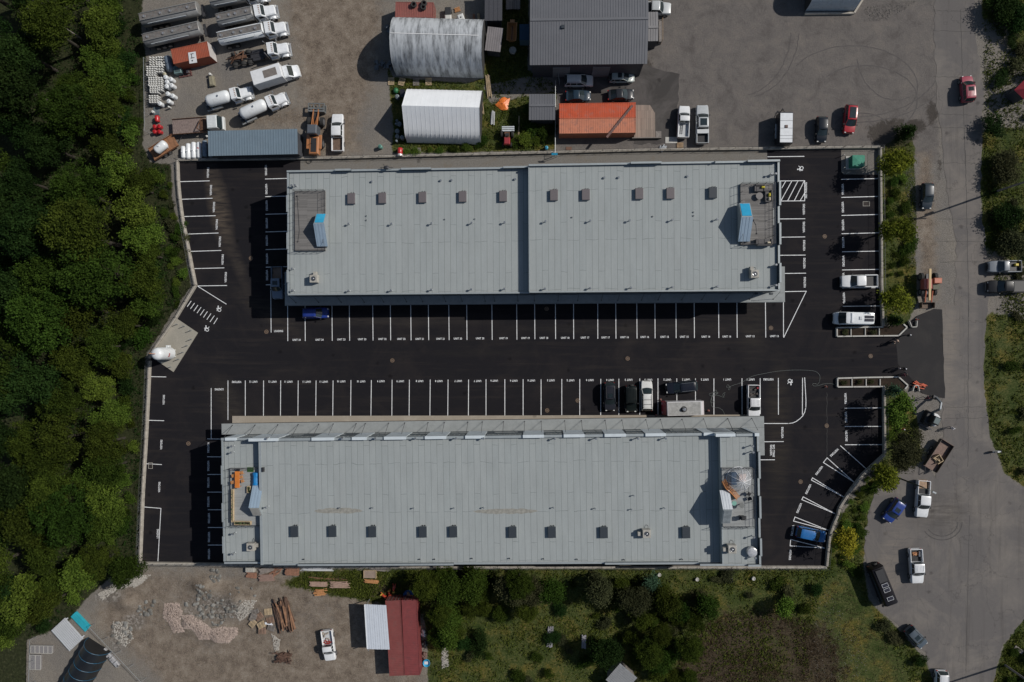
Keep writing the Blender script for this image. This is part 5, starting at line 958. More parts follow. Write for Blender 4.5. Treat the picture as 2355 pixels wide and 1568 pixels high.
for s in (-1,1):
    for x in (-.28,.32): wheel(bus, x*L, s*.9, .38)
    MB().bbox(.43*L-.1,.43*L+.1,min(s*1.05,s*1.25),max(s*1.05,s*1.25),1.4,1.75,.03).build('mirror', BLACKP, bus); MB().box(-.5*L-.01,-.5*L+.03,s*.85-.08,s*.85+.08,.9,1.2).build('tail_light', REDL, bus, smooth=False)
    MB().add([(-.4*L,s*1.025,1.35),(.3*L,s*1.025,1.35),(.3*L,s*1.025,2.0),(-.4*L,s*1.025,2.0)],[(0,1,2,3)]).build('side_window', GLASS, bus, smooth=False)
# ================================================================== trailers
def trailer_wheels(root, xs_, y, r=.35):
    for x in xs_:
        for s in (-1,1): wheel(root, x, s*y, r, .22)
a, b = P('D',1285,1052,2.3), P('D',1280,1345,2.3); rz = ang(b, a); L = (a-b).length; c = (a+b)/2
tr = thing('enclosed_trailer', 'white roofed enclosed cargo trailer with black trim at the north fence', 'trailer', (c.x,c.y,0), rz); w_ = 1.02; DK = paint((.03,.03,.035))
MB().bbox(-L/2,L/2,-w_,w_,.45,2.35,.06).build('box', DK, tr, smooth=False); q = MB()
for x0, x1 in zip([-.48,-.36,-.26,-.02,.22],[-.37,-.27,-.03,.21,.46]): q.box(x0*L,x1*L,-w_+.07,w_-.07,2.351,2.385)
q.build('roof', paint((.66,.68,.7)), tr, smooth=False); MB().bbox(-.08,.35,-.2,.25,2.386,2.5,.03).build('roof_vent', mat('vent_brown',(.12,.08,.07),.7), tr)
MB().tube([(L/2,-.6,.5),(L/2+1.15,0,.5),(L/2,.6,.5)],.05).cyl((L/2+.9,0,.1),(L/2+.9,0,.9),.05,n=8).build('drawbar', BLACKP, tr); trailer_wheels(tr, (-.6,.3), 1.02)
for s in (-1,1): MB().box(-1.3,1.0,min(s*w_,s*1.2),max(s*w_,s*1.2),.75,.82).build('fender', WH and paint((.5,.5,.5)), tr, smooth=False)
# food trailer (heading left, pale grey roof, red ends)
a, b = P('O',1222,1025,2.6), P('O',1606,1015,2.6); rz = ang(b, a); L = (a-b).length; c = (a+b)/2
ft = thing('food_truck', 'white and red food truck with grey roof and round vent', 'truck', (c.x,c.y,0), rz); w_ = 1.1; RED = paint((.3,.02,.04)); Lb = L*.42
MB().bbox(-L/2+.3,Lb-.1,-w_,w_,.6,2.8,.05).build('box', paint((.62,.61,.62)), ft, smooth=False); MB().box(-L/2+.55,Lb-.25,-w_+.1,w_-.1,2.801,2.815).build('roof', mat('food_truck_roof',(.3,.3,.29),.7,0,.25,2,dirt=(.16,.15,.14)), ft, smooth=False)
MB().bbox(-L/2,-L/2+.29,-w_,w_,.5,2.6,.04).build('rear_panel', paint((.6,.55,.56)), ft, smooth=False)
MB().loft([[(Lb-.09,-w_,.5),(Lb-.09,w_,.5),(Lb-.09,w_*.95,2.2),(Lb-.09,-w_*.95,2.2)],[(L/2-.1,-w_,.5),(L/2-.1,w_,.5),(L/2-.2,w_*.9,1.6),(L/2-.2,-w_*.9,1.6)]]).build('cab', RED, ft, smooth=False)
for s in (-1,1): MB().box(L/2-.25,L/2-.07,s*.7-.15,s*.7+.15,.8,1.05).build('headlight', LAMP, ft, smooth=False)
v = MB().cyl((.0,.1,2.8),(.0,.1,3.15),.32,n=24).torus((0,.1,2.84),.42,.06,24,6).build('roof_vent', DSTEEL, ft); MB().cyl((0,.1,3.15),(0,.1,3.3),.3,.2,n=24).build('cap', CHROME, v)
MB().box(-1.2,.1,w_+.01,w_+.35,1.0,1.04).build('serving_shelf', paint((.7,.72,.74)), ft, smooth=False); trailer_wheels(ft, (-L*.25,L*.33), .95, .4)
def cone(t, x, y, label, m=None, s=1.0):
    p = P(t, x, y, .3); o = thing('traffic_cone', label, 'cone', (p.x,p.y,0), 0, 'orange cones'); MB().cyl((0,0,.03),(0,0,.7*s),.15*s,.03,n=14).build('body', m or mat('cone_orange',(.6,.09,.02),.5), o); MB().box(-.19*s,.19*s,-.19*s,.19*s,0,.03).build('base', BLACKP, o, smooth=False); MB().cyl((0,0,.35*s),(0,0,.48*s),.099*s,.072*s,n=14,cap=False).build('stripe', WHITE, o)
cone('O',1200,938,'orange cone left of the food truck front, above the other cone'); cone('O',1158,1085,'red cone on the sidewalk left of the food truck'); cone('O',1652,1042,'orange cone just behind the food truck'); cone('R',878,182,'orange cone beside the small trapezoid planter'); cone('R',22,815,'orange cone at the west tip of the south entrance planter')
def hose(t, pts, label, r=.02, m=None, name='hose', n=6):
    q = [P(t,x,y,.04) for x, y in pts]; o = q[0]; s = []
    for i in range(len(q)-1):
        p0, p1, p2, p3 = q[max(0,i-1)], q[i], q[i+1], q[min(len(q)-1,i+2)]
        for k in range(n):
            u = k/n; s.append(0.5*((2*p1)+(p2-p0)*u+(2*p0-5*p1+4*p2-p3)*u*u+(3*p1-p0-3*p2+p3)*u**3))
    s.append(q[-1]); tag(MB().tube([(a.x-o.x,a.y-o.y,.0) for a in s],r,5).build(name, m or mat('grey_hose',(.16,.18,.17),.6), None, True, (o.x,o.y,.045)), label, 'hose')
hose('Q',[(1270,800),(1230,785),(1160,790),(1110,805),(1070,808),(1058,790),(1080,785),(1110,790),(1128,740),(1118,695),(1060,665),(900,658),(740,668),(600,692),(490,718),(390,775),(290,810),(265,845),(285,830),(262,795),(250,820),(290,815)],'long thin grey hose looping from the south planter across the aisle')
hose('Q',[(225,905),(235,870),(212,890),(225,915),(160,895),(110,900),(85,885),(130,870),(160,880),(150,845),(130,870),(110,930),(140,960),(100,960),(115,910),(150,890),(170,870),(120,880),(105,980),(130,1010),(180,1015),(215,1040),(235,1085)],'tangled coils of thin grey hose beside the food truck')
hose('A',[(1650,1490),(1665,1500),(1672,1520),(1655,1540),(1632,1530),(1628,1508),(1645,1492),(1668,1505),(1680,1525)],'black coiled hose on the gravel strip at the north wall',.05,BLACKP)
# dump trailer with a timber load
a, b = P('R',1008,1560,.8), P('R',1122,1355,.8); rz = ang(b, a)
c = (a+b)/2; c = P('R',1072,1462,.8); L = 4.9; fl = thing('dump_trailer', 'brown dump trailer holding a pale timber crate beside the dark bush', 'trailer', (c.x,c.y,0), ang(P('R',985,1568),P('R',1120,1360))+math.pi); w_ = 1.05
BRN = mat('brown_steel', (.16,.105,.085), .7, .1, .3, 3); MB().box(-L/2,L/2,-w_,w_,.62,.7).build('bed', BRN, fl, smooth=False)
for s in (-1,1): MB().box(-L/2,L/2,min(s*w_,s*(w_+.06)),max(s*w_,s*(w_+.06)),.6,1.3).build('side_wall', mat('dark_trailer_side',(.05,.04,.035),.6), fl, smooth=False)
MB().box(-L/2-.06,-L/2-.002,-w_,w_,.6,1.2).build('tailgate', BRN, fl, smooth=False); MB().tube([(L/2,-.6,.55),(L/2+1.1,0,.55),(L/2,.6,.55)],.05).build('drawbar', DSTEEL, fl); trailer_wheels(fl, (-.5,.35), 1.2, .36)
put('R',1062,1492,.75,MB().box(-.6,.6,-.5,.5,0,.1).box(-.6,-.5,-.5,.5,.1,.6).box(.5,.6,-.5,.5,.1,.6).box(-.5,.5,.42,.5,.1,.6).obox((.1,-.1,.4),(.8,.12,.12),.3).obox((0,.15,.3),(.9,.1,.1),-.2),'timber_crate','pale timber crate riding in the brown dump trailer','crate',PALE,-1.0,smooth=False)
# ================================================================== people
def person(t, x, y, face, label, shirt, trousers, hair, pose='stand', hat=None, scale=1.0):
    p = P(t, x, y, .0); me_ = bpy.data.meshes.new('person'); V_ = []; E_ = []; RR = []
    def v(co, r, par=None):
        V_.append(tuple(c*scale for c in co)); RR.append(r*scale); i = len(V_)-1
        if par is not None: E_.append((par, i))
        return i
    bend = .35 if pose == 'bend' else 0.0; st_ = .18 if pose in ('walk','bend') else .05
    pel = v((0,0,.95),.135); wst = v((.0+bend*.25,0,1.1),.12,pel); ch = v((.02+bend*.6,0,1.32),.15,wst); nk = v((.03+bend*.95,0,1.5),.06,ch); hd = v((.05+bend*1.1,0,1.6),.085,nk); tp = v((.05+bend*1.15,0,1.72),.07,hd)
    for s in (-1,1):
        hp = v((0,s*.1,.9),.095,pel); kn = v((s*st_*.6+.04,s*.11,.5),.062,hp); an = v((s*st_-.02,s*.11,.1),.042,kn); v((s*st_+.15,s*.12,.05),.04,an)
        sh = v((.02+bend*.8,s*.19,1.42),.06,ch); el = v((-.02+bend+(.12 if pose == 'bend' else 0),s*.25,1.14),.042,sh); hx = .16+bend*.9 if pose != 'stand' else .08; wr = v((hx,s*.24,.92),.028,el); pm_ = v((hx+.03,s*.235,.86),.032,wr)
        for k in range(4): a = v((hx+.015+.022*k,s*.235,.80),.0095,pm_); v((hx+.025+.022*k,s*.225,.765-(.008 if k in (1,2) else 0)),.008,a)
        th = v((hx+.075,s*.215,.855),.010,pm_); v((hx+.095,s*.2,.83),.009,th)
    v((.145+bend*1.1,0,1.61),.014,hd)
    me_.from_pydata(V_, E_, []); o = bpy.data.objects.new('tmp', me_); COL.objects.link(o); md = o.modifiers.new('s','SKIN'); sv = me_.skin_vertices[0].data
    for i, r in enumerate(RR): sv[i].radius = (r, r)
    sv[0].use_root = True; md.use_smooth_shade = True; sb_ = o.modifiers.new('u','SUBSURF'); sb_.levels = 1; sb_.render_levels = 1
    bpy.context.view_layer.update(); m2 = bpy.data.meshes.new_from_object(o.evaluated_get(bpy.context.evaluated_depsgraph_get())); bpy.data.objects.remove(o)
    b_ = bpy.data.objects.new('person', m2); COL.objects.link(b_); m2.materials.clear()
    for q in (SKIN, shirt, trousers, BLACKP): m2.materials.append(q)
    for f in m2.polygons:
        z = f.center.z/scale; x_ = abs(f.center.y)/scale
        f.material_index = 3 if z < .14 else (2 if z < .98 and not (x_ > .19 and z > .7) else (1 if z < 1.49 and not z < 1.0 else 0)); f.use_smooth = True
    b_.location = (p.x, p.y, 0); b_.rotation_euler.z = face; tag(b_, label, 'person', 'people working near the entrance')
    hx, hz = (.05+bend*1.12)*scale, 1.66*scale
    MB().sph((hx-.02*scale,0,hz+.03*scale),(.115*scale,.1*scale,.1*scale),12,8).build('hat' if hat else 'hair', hat or hair, b_)
    e = MB(); [e.sph((hx+.085*scale,s*.035*scale,hz-.03*scale),.012*scale,6,4) for s in (-1,1)]; e.build('eyes', BLACKP, b_); MB().obox((hx+.083*scale,0,hz-.105*scale),(.01,.05*scale,.012)).build('mouth', REDL, b_)
    return b_
CL = lambda n, c: mat(n, c, .85, 0, .15, 8)
DKC, BLC, GYC, TAN, WHC, NAV = CL('dark_cloth',(.02,.02,.023)), CL('blue_jeans',(.05,.07,.11)), CL('grey_cloth',(.16,.15,.15)), CL('tan_cloth',(.36,.27,.22)), CL('white_cloth',(.6,.58,.6)), CL('navy_cloth',(.03,.035,.06))
HB, HW = CL('brown_hair',(.05,.03,.02)), mat('white_hard_hat',(.7,.7,.72),.35)
person('R',763,330,2.6,'person in dark clothes with white hat walking past the north planter tip',DKC,DKC,HB,'walk',HW)
person('R',640,402,3.0,'person in tan shirt, left one of the pair below the north planter',TAN,GYC,HB,'bend')
person('R',664,375,-2.2,'person in tan shirt stooping right beside the other below the north planter',TAN,TAN,HB,'bend')
person('R',638,642,.1,'person in dark clothes and pale hat leftmost above the south planter',DKC,NAV,HB,'bend',CL('pale_cap',(.4,.38,.4)))
person('R',722,644,3.2,'person in dark clothes with white hat facing the stooping worker',DKC,DKC,HB,'walk',HW)
person('R',700,704,.2,'person stooping at the edge of the south planter in dark red top',CL('maroon_cloth',(.12,.03,.04)),DKC,HB,'bend')
person('R',752,690,3.4,'person in dark clothes right beside the south planter edge',DKC,BLC,HB,'bend')
person('R',1165,1197,.1,'person in white top and hat walking alone on the road below the excavator',WHC,NAV,HB,'walk',HW)
person('R',925,922,.6,'person in dark red top stooping above the excavator bucket',CL('maroon_cloth',(.12,.03,.04)),NAV,HB,'bend')
person('R',705,1208,2.0,'person in orange vest half hidden in shrubs by the paving patch',CL('orange_vest',(.5,.12,.04)),NAV,HB,'stand',HW)
# ================================================================== trucks of the northwest yard
def frame_(t, front, rear, z):
    a, b = P(t, *front, z), P(t, *rear, z); return (a+b)/2, ang(b, a), (a-b).length
WP = paint((.66,.68,.70)); TANKG = mat('dull_aluminium', (.27,.27,.265), .45, .35, .18, 1.2, dirt=(.12,.11,.1), dirtamt=.6); TANKW = mat('white_tank_paint', (.66,.68,.69), .35, 0, .05, 1, coat=.3, dirt=(.3,.28,.25), dirtamt=.3)
def truck_cab(root, x, big=True, scale=1.0):      # x = nose; the cab points to +x
    s_ = scale; hl = 1.7*s_; MBb = MB(); ss = []
    for f, k, z in [(0,.62,1.2),(.12,.7,1.62),(.5,.78,1.75),(1,.86,1.85)]: X0 = x-f*hl; y = k*s_; ss.append([(X0,-y,.7*s_),(X0,-y,z*s_-.15),(X0,-y*.8,z*s_),(X0,y*.8,z*s_),(X0,y,z*s_-.15),(X0,y,.7*s_)])
    MBb.loft(ss).build('hood', WP, root)
    for s in (-1,1):
        ss = []; 
        for q in np.linspace(-.15, math.pi+.15, 9): ss.append([(x-.85*s_+.72*s_*math.cos(q), s*.62*s_, .55*s_+.62*s_*max(-.1,math.sin(q))),(x-.85*s_+.72*s_*math.cos(q), s*1.12*s_, .50*s_+.58*s_*max(-.1,math.sin(q))),(x-.85*s_+.66*s_*math.cos(q), s*1.12*s_, .44*s_+.56*s_*max(-.1,math.sin(q))),(x-.85*s_+.66*s_*math.cos(q), s*.62*s_, .48*s_+.58*s_*max(-.1,math.sin(q)))])
        MB().loft(ss).build('fender', WP, root); wheel(root, x-.85*s_, s*.92*s_, .5*s_, .28)
        MB().bbox(x-.18,x+.02,s*.9*s_-.16,s*.9*s_+.16,.75,.98,.03).build('headlight', LAMP, root)
        MB().tube([(x-hl-.2,s*1.0*s_,1.9*s_),(x-hl+.1,s*1.32*s_,2.05*s_)],.025).bbox(x-hl+.02,x-hl+.14,s*1.36*s_-.09,s*1.36*s_+.09,1.7*s_,2.3*s_,.02).build('mirror', CHROME, root)
        if big: MB().cyl((x-hl-1.75,s*.95,.9),(x-hl-1.75,s*.95,3.2),.075,n=10).build('exhaust_stack', CHROME, root)
        MB().cyl((x-hl-1.5*s_,s*.95*s_,.75*s_),(x-hl-.3*s_,s*.95*s_,.75*s_),.3*s_,n=14).build('fuel_tank', CHROME, root)
    xc = x-hl; cw = 1.0*s_
    MB().loft([[(xc-1.45*s_,-cw,.6*s_),(xc-1.45*s_,-cw,2.45*s_),(xc-1.45*s_,-cw*.9,2.6*s_),(xc-1.45*s_,cw*.9,2.6*s_),(xc-1.45*s_,cw,2.45*s_),(xc-1.45*s_,cw,.6*s_)],[(xc-.45*s_,-cw,.6*s_),(xc-.45*s_,-cw,2.4*s_),(xc-.45*s_,-cw*.9,2.56*s_),(xc-.45*s_,cw*.9,2.56*s_),(xc-.45*s_,cw,2.4*s_),(xc-.45*s_,cw,.6*s_)],[(xc+.02,-cw*.96,.6*s_),(xc+.02,-cw*.96,1.75*s_),(xc+.02,-cw*.85,1.84*s_),(xc+.02,cw*.85,1.84*s_),(xc+.02,cw*.96,1.75*s_),(xc+.02,cw*.96,.6*s_)]]).build('cab', WP, root)
    MB().loft([[(xc-.40*s_,-.82*s_,2.50*s_),(xc-.40*s_,.82*s_,2.50*s_)],[(xc-.02*s_,-.82*s_,1.93*s_),(xc-.02*s_,.82*s_,1.93*s_)]],cap=False,closed=False).build('windscreen', GLASS, root).location = (.02,0,.03)
    for s in (-1,1): MB().add([(xc-1.1*s_,s*(cw+.006),1.55*s_),(xc-.15*s_,s*(cw+.006),1.55*s_),(xc-.5*s_,s*(cw+.006),2.2*s_),(xc-1.1*s_,s*(cw+.006),2.2*s_)],[(0,1,2,3)]).build('side_window', GLASS, root, smooth=False)
    lm = MB(); [lm.bbox(xc-.75*s_,xc-.55*s_,y*s_-.04,y*s_+.04,2.6*s_,2.66*s_,.01) for y in (-.6,-.3,0,.3,.6)]; lm.build('marker_lights', mat('amber_lens',(.3,.13,.03),.4), root)
    MB().box(x-.02,x+.05,-.55*s_,.55*s_,.75*s_,1.3*s_).build('grille', CHROME, root, smooth=False); MB().bbox(x-.02,x+.2,-1.1*s_,1.1*s_,.45*s_,.72*s_,.04).build('bumper', CHROME, root)
    return xc-1.45*s_
def duals(root, x, r=.5, y=.82):
    for s in (-1,1): wheel(root, x, s*y, r, .52)
def chassis(root, x0, x1): MB().box(x0,x1,-.42,-.3,.75,.98).box(x0,x1,.3,.42,.75,.98).build('chassis', DSTEEL, root, smooth=False)
def oval_tank(root, x0, x1, m, r=1.12, zc=1.95, rz_=.92, walk=True, letters=True):
    ss = []; 
    for x, k in [(x0,.55),(x0+.06,.9),(x0+.22,1),(x1-.22,1),(x1-.06,.9),(x1,.55)]: ss.append([(x,r*k*math.copysign(abs(math.cos(q))**.85,math.cos(q)),zc+rz_*k*math.copysign(abs(math.sin(q))**.85,math.sin(q))) for q in np.linspace(0,2*math.pi,25)[:-1]])
    tk = MB().loft(ss).build('tank', m, root); b = MB(); L = x1-x0
    for k in range(1,5): 
        xx = x0+L*k/5; b.add([(xx+dx,(r+.012)*math.copysign(abs(math.cos(q))**.85,math.cos(q)),zc+(rz_+.012)*math.copysign(abs(math.sin(q))**.85,math.sin(q))) for dx in (-.03,.03) for q in np.linspace(0,2*math.pi,25)[:-1]], [(i,(i+1)%24,24+(i+1)%24,24+i) for i in range(24)])
    b.build('band', m, tk)
    if walk:
        z = zc+rz_; MB().box(x0+.15,x1-.15,-.5,.5,z+.005,z+.05).build('catwalk', mat('walkway_grey',(.13,.125,.12),.8,0,.3,3,dirt=(.2,.1,.06)), root, smooth=False)
        for s in (-1,1): MB().box(x0+.1,x1-.1,s*.56-.03,s*.56+.03,z-.03,z+.14).build('walk_rail', m, root, smooth=False)
        for k, f in enumerate((.1,.38,.55,.85)):
            h = MB().cyl((x0+L*f,0,z+.05),(x0+L*f,0,z+.18),.25,n=16).build('manhole', STEEL, root); MB().torus((x0+L*f,0,z+.17),.2,.025,16,5).build('lid_ring', RUST, h)
    if letters:     # a white name stripe with dark lettering along the flank
        s = -1; MB().box(x0+L*.12,x0+L*.78,-r*.93-.02,-r*.93+.04,zc+.25,zc+.62).build('name_stripe', paint((.5,.53,.55)), tk, smooth=False)
        g_ = MB(); x_ = x0+L*.19
        g_.obox((x_,-r*.93-.03,zc+.43),(.05,.02,.34),0,0,.35).obox((x_+.16,-r*.93-.03,zc+.43),(.05,.02,.34),0,0,-.35).obox((x_+.08,-r*.93-.03,zc+.4),(.16,.02,.05))
        g_.obox((x_+.42,-r*.93-.03,zc+.43),(.05,.02,.3)).obox((x_+.55,-r*.93-.03,zc+.57),(.26,.02,.05)).obox((x_+.55,-r*.93-.03,zc+.29),(.26,.02,.05)); g_.build('lettering', BLACKP, tk, smooth=False)
    return tk
for f, r, l in [((640,70),(72,190),'grey tanker trailer, upper of the two at the edge of the woods'),((660,255),(104,382),'grey tanker trailer directly above the orange red container')]:
    c, rz, L = frame_('A', f, r, 2); t_ = thing('tanker_trailer', l, 'trailer', (c.x,c.y,0), rz, 'tanker trailers'); chassis(t_, -L*.45, L*.45); oval_tank(t_, -L*.49, L*.46, TANKG)
    for x in (-.36,-.26,-.16): duals(t_, x*L)
    MB().box(-L*.5,-L*.49,-1.1,1.1,.6,.75).build('bumper', DSTEEL, t_, smooth=False); MB().box(L*.46,L*.5,-1.0,1.0,.9,1.1).build('hitch_plate', DSTEEL, t_, smooth=False)
for f, r, l, m in [((1335,85),(800,205),'tank truck with dull grey tank above the white tank truck',TANKG),((1432,245),(812,375),'white tank truck in the middle of the truck row',TANKW),((1250,-75),(735,25),'tank truck mostly cut off by the top edge of the photo',TANKG)]:
    c, rz, L = frame_('A', f, r, 1.6); t_ = thing('tank_truck', l, 'truck', (c.x,c.y,0), rz, 'tank trucks'); xb = truck_cab(t_, L/2); chassis(t_, -L/2, xb+.3); oval_tank(t_, -L/2+.1, xb-.25, m, 1.1)
    for x in (-L/2+1.0,-L/2+2.35): duals(t_, x)
c, rz, L = frame_('A', (1465,455), (855,565), 1.2); t_ = thing('chassis_truck', 'bare chassis truck with white cab and exposed rear wheels', 'truck', (c.x,c.y,0), rz); xb = truck_cab(t_, L/2); chassis(t_, -L/2+.6, xb+.3); MB().box(-L/2+4.3,xb-.1,-.29,.29,.7,.85).bbox(-L/2+4.6,xb-1.2,.43,.9,.5,1.0,.05).bbox(-L/2+4.6,xb-1.2,-.9,-.43,.5,1.0,.05).build('side_tanks', DSTEEL, t_)
for x in (-L/2+1.5,-L/2+2.9,-L/2+4.0): duals(t_, x, .52, .85)
MB().tube([(-L/2+1,-.8,1.2),(-L/2+2.3,0,1.9),(-L/2+3.4,.9,1.2),(-L/2+3.0,-.7,1.5)],.09).tube([(-L/2+2.0,.9,1.5),(-L/2+2.3,0,1.9),(-L/2+.2,.1,1.0)],.07).obox((-L/2+2.4,0,1.15),(2.6,.5,.25)).build('hoist_frame', RUST, t_, smooth=False)
MB().bbox(xb-.9,xb-.1,-1.0,-.2,.98,1.7,.05).build('equipment_box', DSTEEL, t_)
# box truck
c, rz, L = frame_('A', (1540,635), (1140,760), 2.0); t_ = thing('box_truck', 'white box truck with brown roof hatch, nose to the upper right', 'truck', (c.x,c.y,0), rz); bl = L*.72
MB().bbox(-L/2,-L/2+bl*.93,-1.15,1.15,.8,3.1,.05).build('cargo_box', paint((.66,.67,.68)), t_, smooth=False); MB().box(-L/2+bl*.38,-L/2+bl*.80,-.62,.62,3.101,3.13).build('roof_hatch', mat('brown_hatch',(.16,.14,.125),.7,0,.2,3), t_, smooth=False)
x = L/2; MB().loft([[(x-2.35,-1,.6),(x-2.35,-1,1.95),(x-2.35,-.85,2.1),(x-2.35,.85,2.1),(x-2.35,1,1.95),(x-2.35,1,.6)],[(x-1.6,-1,.6),(x-1.6,-1,1.95),(x-1.6,-.85,2.08),(x-1.6,.85,2.08),(x-1.6,1,1.95),(x-1.6,1,.6)],[(x-.98,-1,.5),(x-.98,-1,1.2),(x-.98,-.85,1.3),(x-.98,.85,1.3),(x-.98,1,1.2),(x-.98,1,.5)],[(x-.1,-.92,.5),(x-.1,-.92,1.0),(x-.1,-.75,1.1),(x-.1,.75,1.1),(x-.1,.92,1.0),(x-.1,.92,.5)],[(x,-.8,.5),(x,-.8,.7),(x,-.7,.75),(x,.7,.75),(x,.8,.7),(x,.8,.5)]]).build('cab', WP, t_)
MB().loft([[(x-1.56,-.8,2.08),(x-1.56,.8,2.08)],[(x-.98,-.86,1.36),(x-.98,.86,1.36)]],cap=False,closed=False).build('windscreen', GLASS, t_).location = (.03,0,.03)
for s in (-1,1): wheel(t_, x-.9, s*.88, .4); wheel(t_, -L/2+1.5, s*.85, .4, .4); MB().bbox(x-1.35,x-1.2,min(s*1.05,s*1.3),max(s*1.05,s*1.3),1.3,1.65,.03).build('mirror', BLACKP, t_); MB().bbox(x-.2,x+.01,s*.68-.14,s*.68+.14,.78,1.0,.03).build('headlight', LAMP, t_)
# propane delivery trucks
for f, r, l in [((1100,855),(668,975),'white propane delivery truck, left of the two'),((1430,905),(990,1105),'white propane delivery truck nearest the blue grey shed, right of the two')]:
    c, rz, L = frame_('A', f, r, 1.5); t_ = thing('propane_truck', l, 'truck', (c.x,c.y,0), rz, 'propane delivery trucks'); xb = truck_cab(t_, L/2, False, .95); chassis(t_, -L/2+.1, xb+.3)
    MB().capsule((-L/2+.55,0,1.95),(xb-.15,0,1.95),.98,n=26,dome=.75).build('tank', TANKW, t_); duals(t_, -L/2+1.35)
    MB().box(-L/2,-L/2+.9,-1.1,1.1,.75,.85).box(-L/2+.9,-L/2+2.6,-1.15,-.85,.7,1.05).box(-L/2+.9,-L/2+2.6,.85,1.15,.7,1.05).build('rear_deck', STEEL, t_, smooth=False); MB().cyl((-L/2+.35,.3,.86),(-L/2+.35,.3,1.35),.35,n=14).bbox(-L/2+.1,-L/2+.6,-.9,-.3,.86,1.3,.03).build('hose_reel', DSTEEL, t_); MB().cyl((-1.0,0,2.9),(-1.0,0,3.02),.16,n=12).build('valve_cap', CHROME, t_)
# flatbed with worn brown bed
c, rz, L = frame_('A', (852,1158), (368,1195), 1.2); t_ = thing('flatbed_truck', 'flatbed truck with peeling brown bed and white cab behind the blue grey shed', 'truck', (c.x,c.y,0), rz); x = L/2
MB().box(-L/2,-L/2+L*.52,-1.2,1.2,1.05,1.15).build('bed', mat('peeling_brown_deck',(.19,.145,.13),.85,0,.5,2.5,dirt=(.25,.2,.18),stretch=(6,1,1)), t_, smooth=False)
for s in (-1,1): MB().box(-L/2,-L/2+L*.66,min(s*1.201,s*1.26),max(s*1.201,s*1.26),1.0,1.4).build('side_rail', RUST, t_, smooth=False)
MB().tube([(-L/2+L*.55,-.9,1.1),(-L/2+L*.52,-.8,2.1),(-L/2+L*.6,.8,1.9),(-L/2+L*.66,.9,1.0)],.08).obox((-L/2+L*.6,0,1.15),(1.0,1.7,.3)).build('crane_frame', RUST, t_, smooth=False); chassis(t_, -L/2+.3, x-1.5)
MB().bbox(x-2.3,x-.6,-1.05,1.05,.6,2.45,.1).build('cab', paint((.6,.62,.62)), t_); q = MB(); [q.box(x-2.2,x-.8,y-.04,y+.04,2.451,2.48) for y in np.linspace(-.85,.85,8)]; q.build('roof_rib', paint((.6,.62,.62)), t_, smooth=False)
MB().loft([[(x-.62,-.95,2.4),(x-.62,.95,2.4)],[(x-.2,-1,1.4),(x-.2,1,1.4)]],cap=False,closed=False).build('windscreen', GLASS, t_); MB().bbox(x-.59,x,-1.05,1.05,.6,1.38,.06).build('hood', paint((.6,.62,.62)), t_)
for s in (-1,1): wheel(t_, x-1.0, s*.9, .48); wheel(t_, -L/2+1.6, s*.85, .48, .5); MB().bbox(x-.08,x+.02,s*.75-.14,s*.75+.14,.9,1.1,.02).build('headlight', LAMP, t_)
# timber utility trailer with its tank
c, rz, L = frame_('A', (395,1315), (170,1455), .8); L *= 1.0; t_ = thing('utility_trailer', 'timber decked utility trailer at the corner of the woods', 'trailer', (c.x,c.y,0), rz); CED = plank_mat('cedar_trailer_boards', (.25,.12,.06), .16, 'X', .25)
MB().box(-L/2,L/2,-1.05,1.05,.62,.7).build('bed', CED, t_, smooth=False); [MB().box(-L/2,L/2,min(s*1.051,s*1.11),max(s*1.051,s*1.11),.6,1.0).build('side_board', mat('cedar_board',(.22,.10,.05),.8,0,.3,3), t_, smooth=False) for s in (-1,1)]
trailer_wheels(t_, (-.5,.35), 1.2, .36); MB().tube([(L/2,-.6,.55),(L/2+1.1,0,.55),(L/2,.6,.55)],.05).build('drawbar', DSTEEL, t_)
def htank(t, f, r, z, rad, m, name, label, group=None, legs=True, bands=True, dome=.6, zc=None):
    c, rz, L = frame_(t, f, r, z); zc = zc or rad+.15; base = 0 if zc < 2*rad+.5 else zc-rad-.15
    o = thing(name, label, 'tank', (c.x,c.y,base), rz, group); zz = zc-base; MB().capsule((-L/2,0,zz),(L/2,0,zz),rad,n=22,dome=dome).build('shell', m, o)
    MB().cyl((0,0,zz+rad-.03),(0,0,zz+rad+.12),.15,n=12).build('valve_dome', m, o)
    for x in (-.3,.3): MB().box(x*L-.08,x*L+.08,-rad*.6,rad*.6,0,zz-rad*.7).build('leg', m if legs else DSTEEL, o, smooth=False)
    return o
htank('A', (318,1345), (215,1430), 1.3, .72, TANKW, 'horizontal_tank', 'white horizontal tank riding on the timber utility trailer', None, True, zc=.7+.72+.12)
WT = 'upright white storage tanks'; 
for i, (x, y0, y1, l, m) in enumerate([(466,1370,1490,'leftmost of the white horizontal tanks below the flatbed',TANKW),(513,1345,1497,'second from the left of the white horizontal tanks',TANKW),(563,1332,1490,'third white horizontal tank, beside the one with a red mark',TANKW),(613,1332,1488,'white horizontal tank with a red mark on top, right of three plain ones',TANKW),(667,1318,1475,'white horizontal tank coloured as shaded, between the plain white ones and the shed',mat('shaded_white_tank',(.16,.21,.26),.45,0,.08,1)),(722,1325,1478,'white horizontal tank coloured as shaded, half under the shed roof edge',mat('shaded_white_tank',(.16,.21,.26),.45,0,.08,1))]):  # last two are white tanks; shade is put into their blue grey colour
    o = htank('A', (x,y0-0), (x+3,y1), .7, .4, m, 'propane_tank', l, 'horizontal tanks beside the blue grey shed')
    if i == 3: MB().cyl((.2,0,.94),(.2,0,.97),.16,n=12).build('warning_mark', REDL, o)
htank('A', (312,520), (345,668), 1.0, .62, mat('slate_tank',(.11,.14,.18),.45,0,.1,1), 'propane_tank', 'slate grey horizontal tank with white cap beside the orange red container')
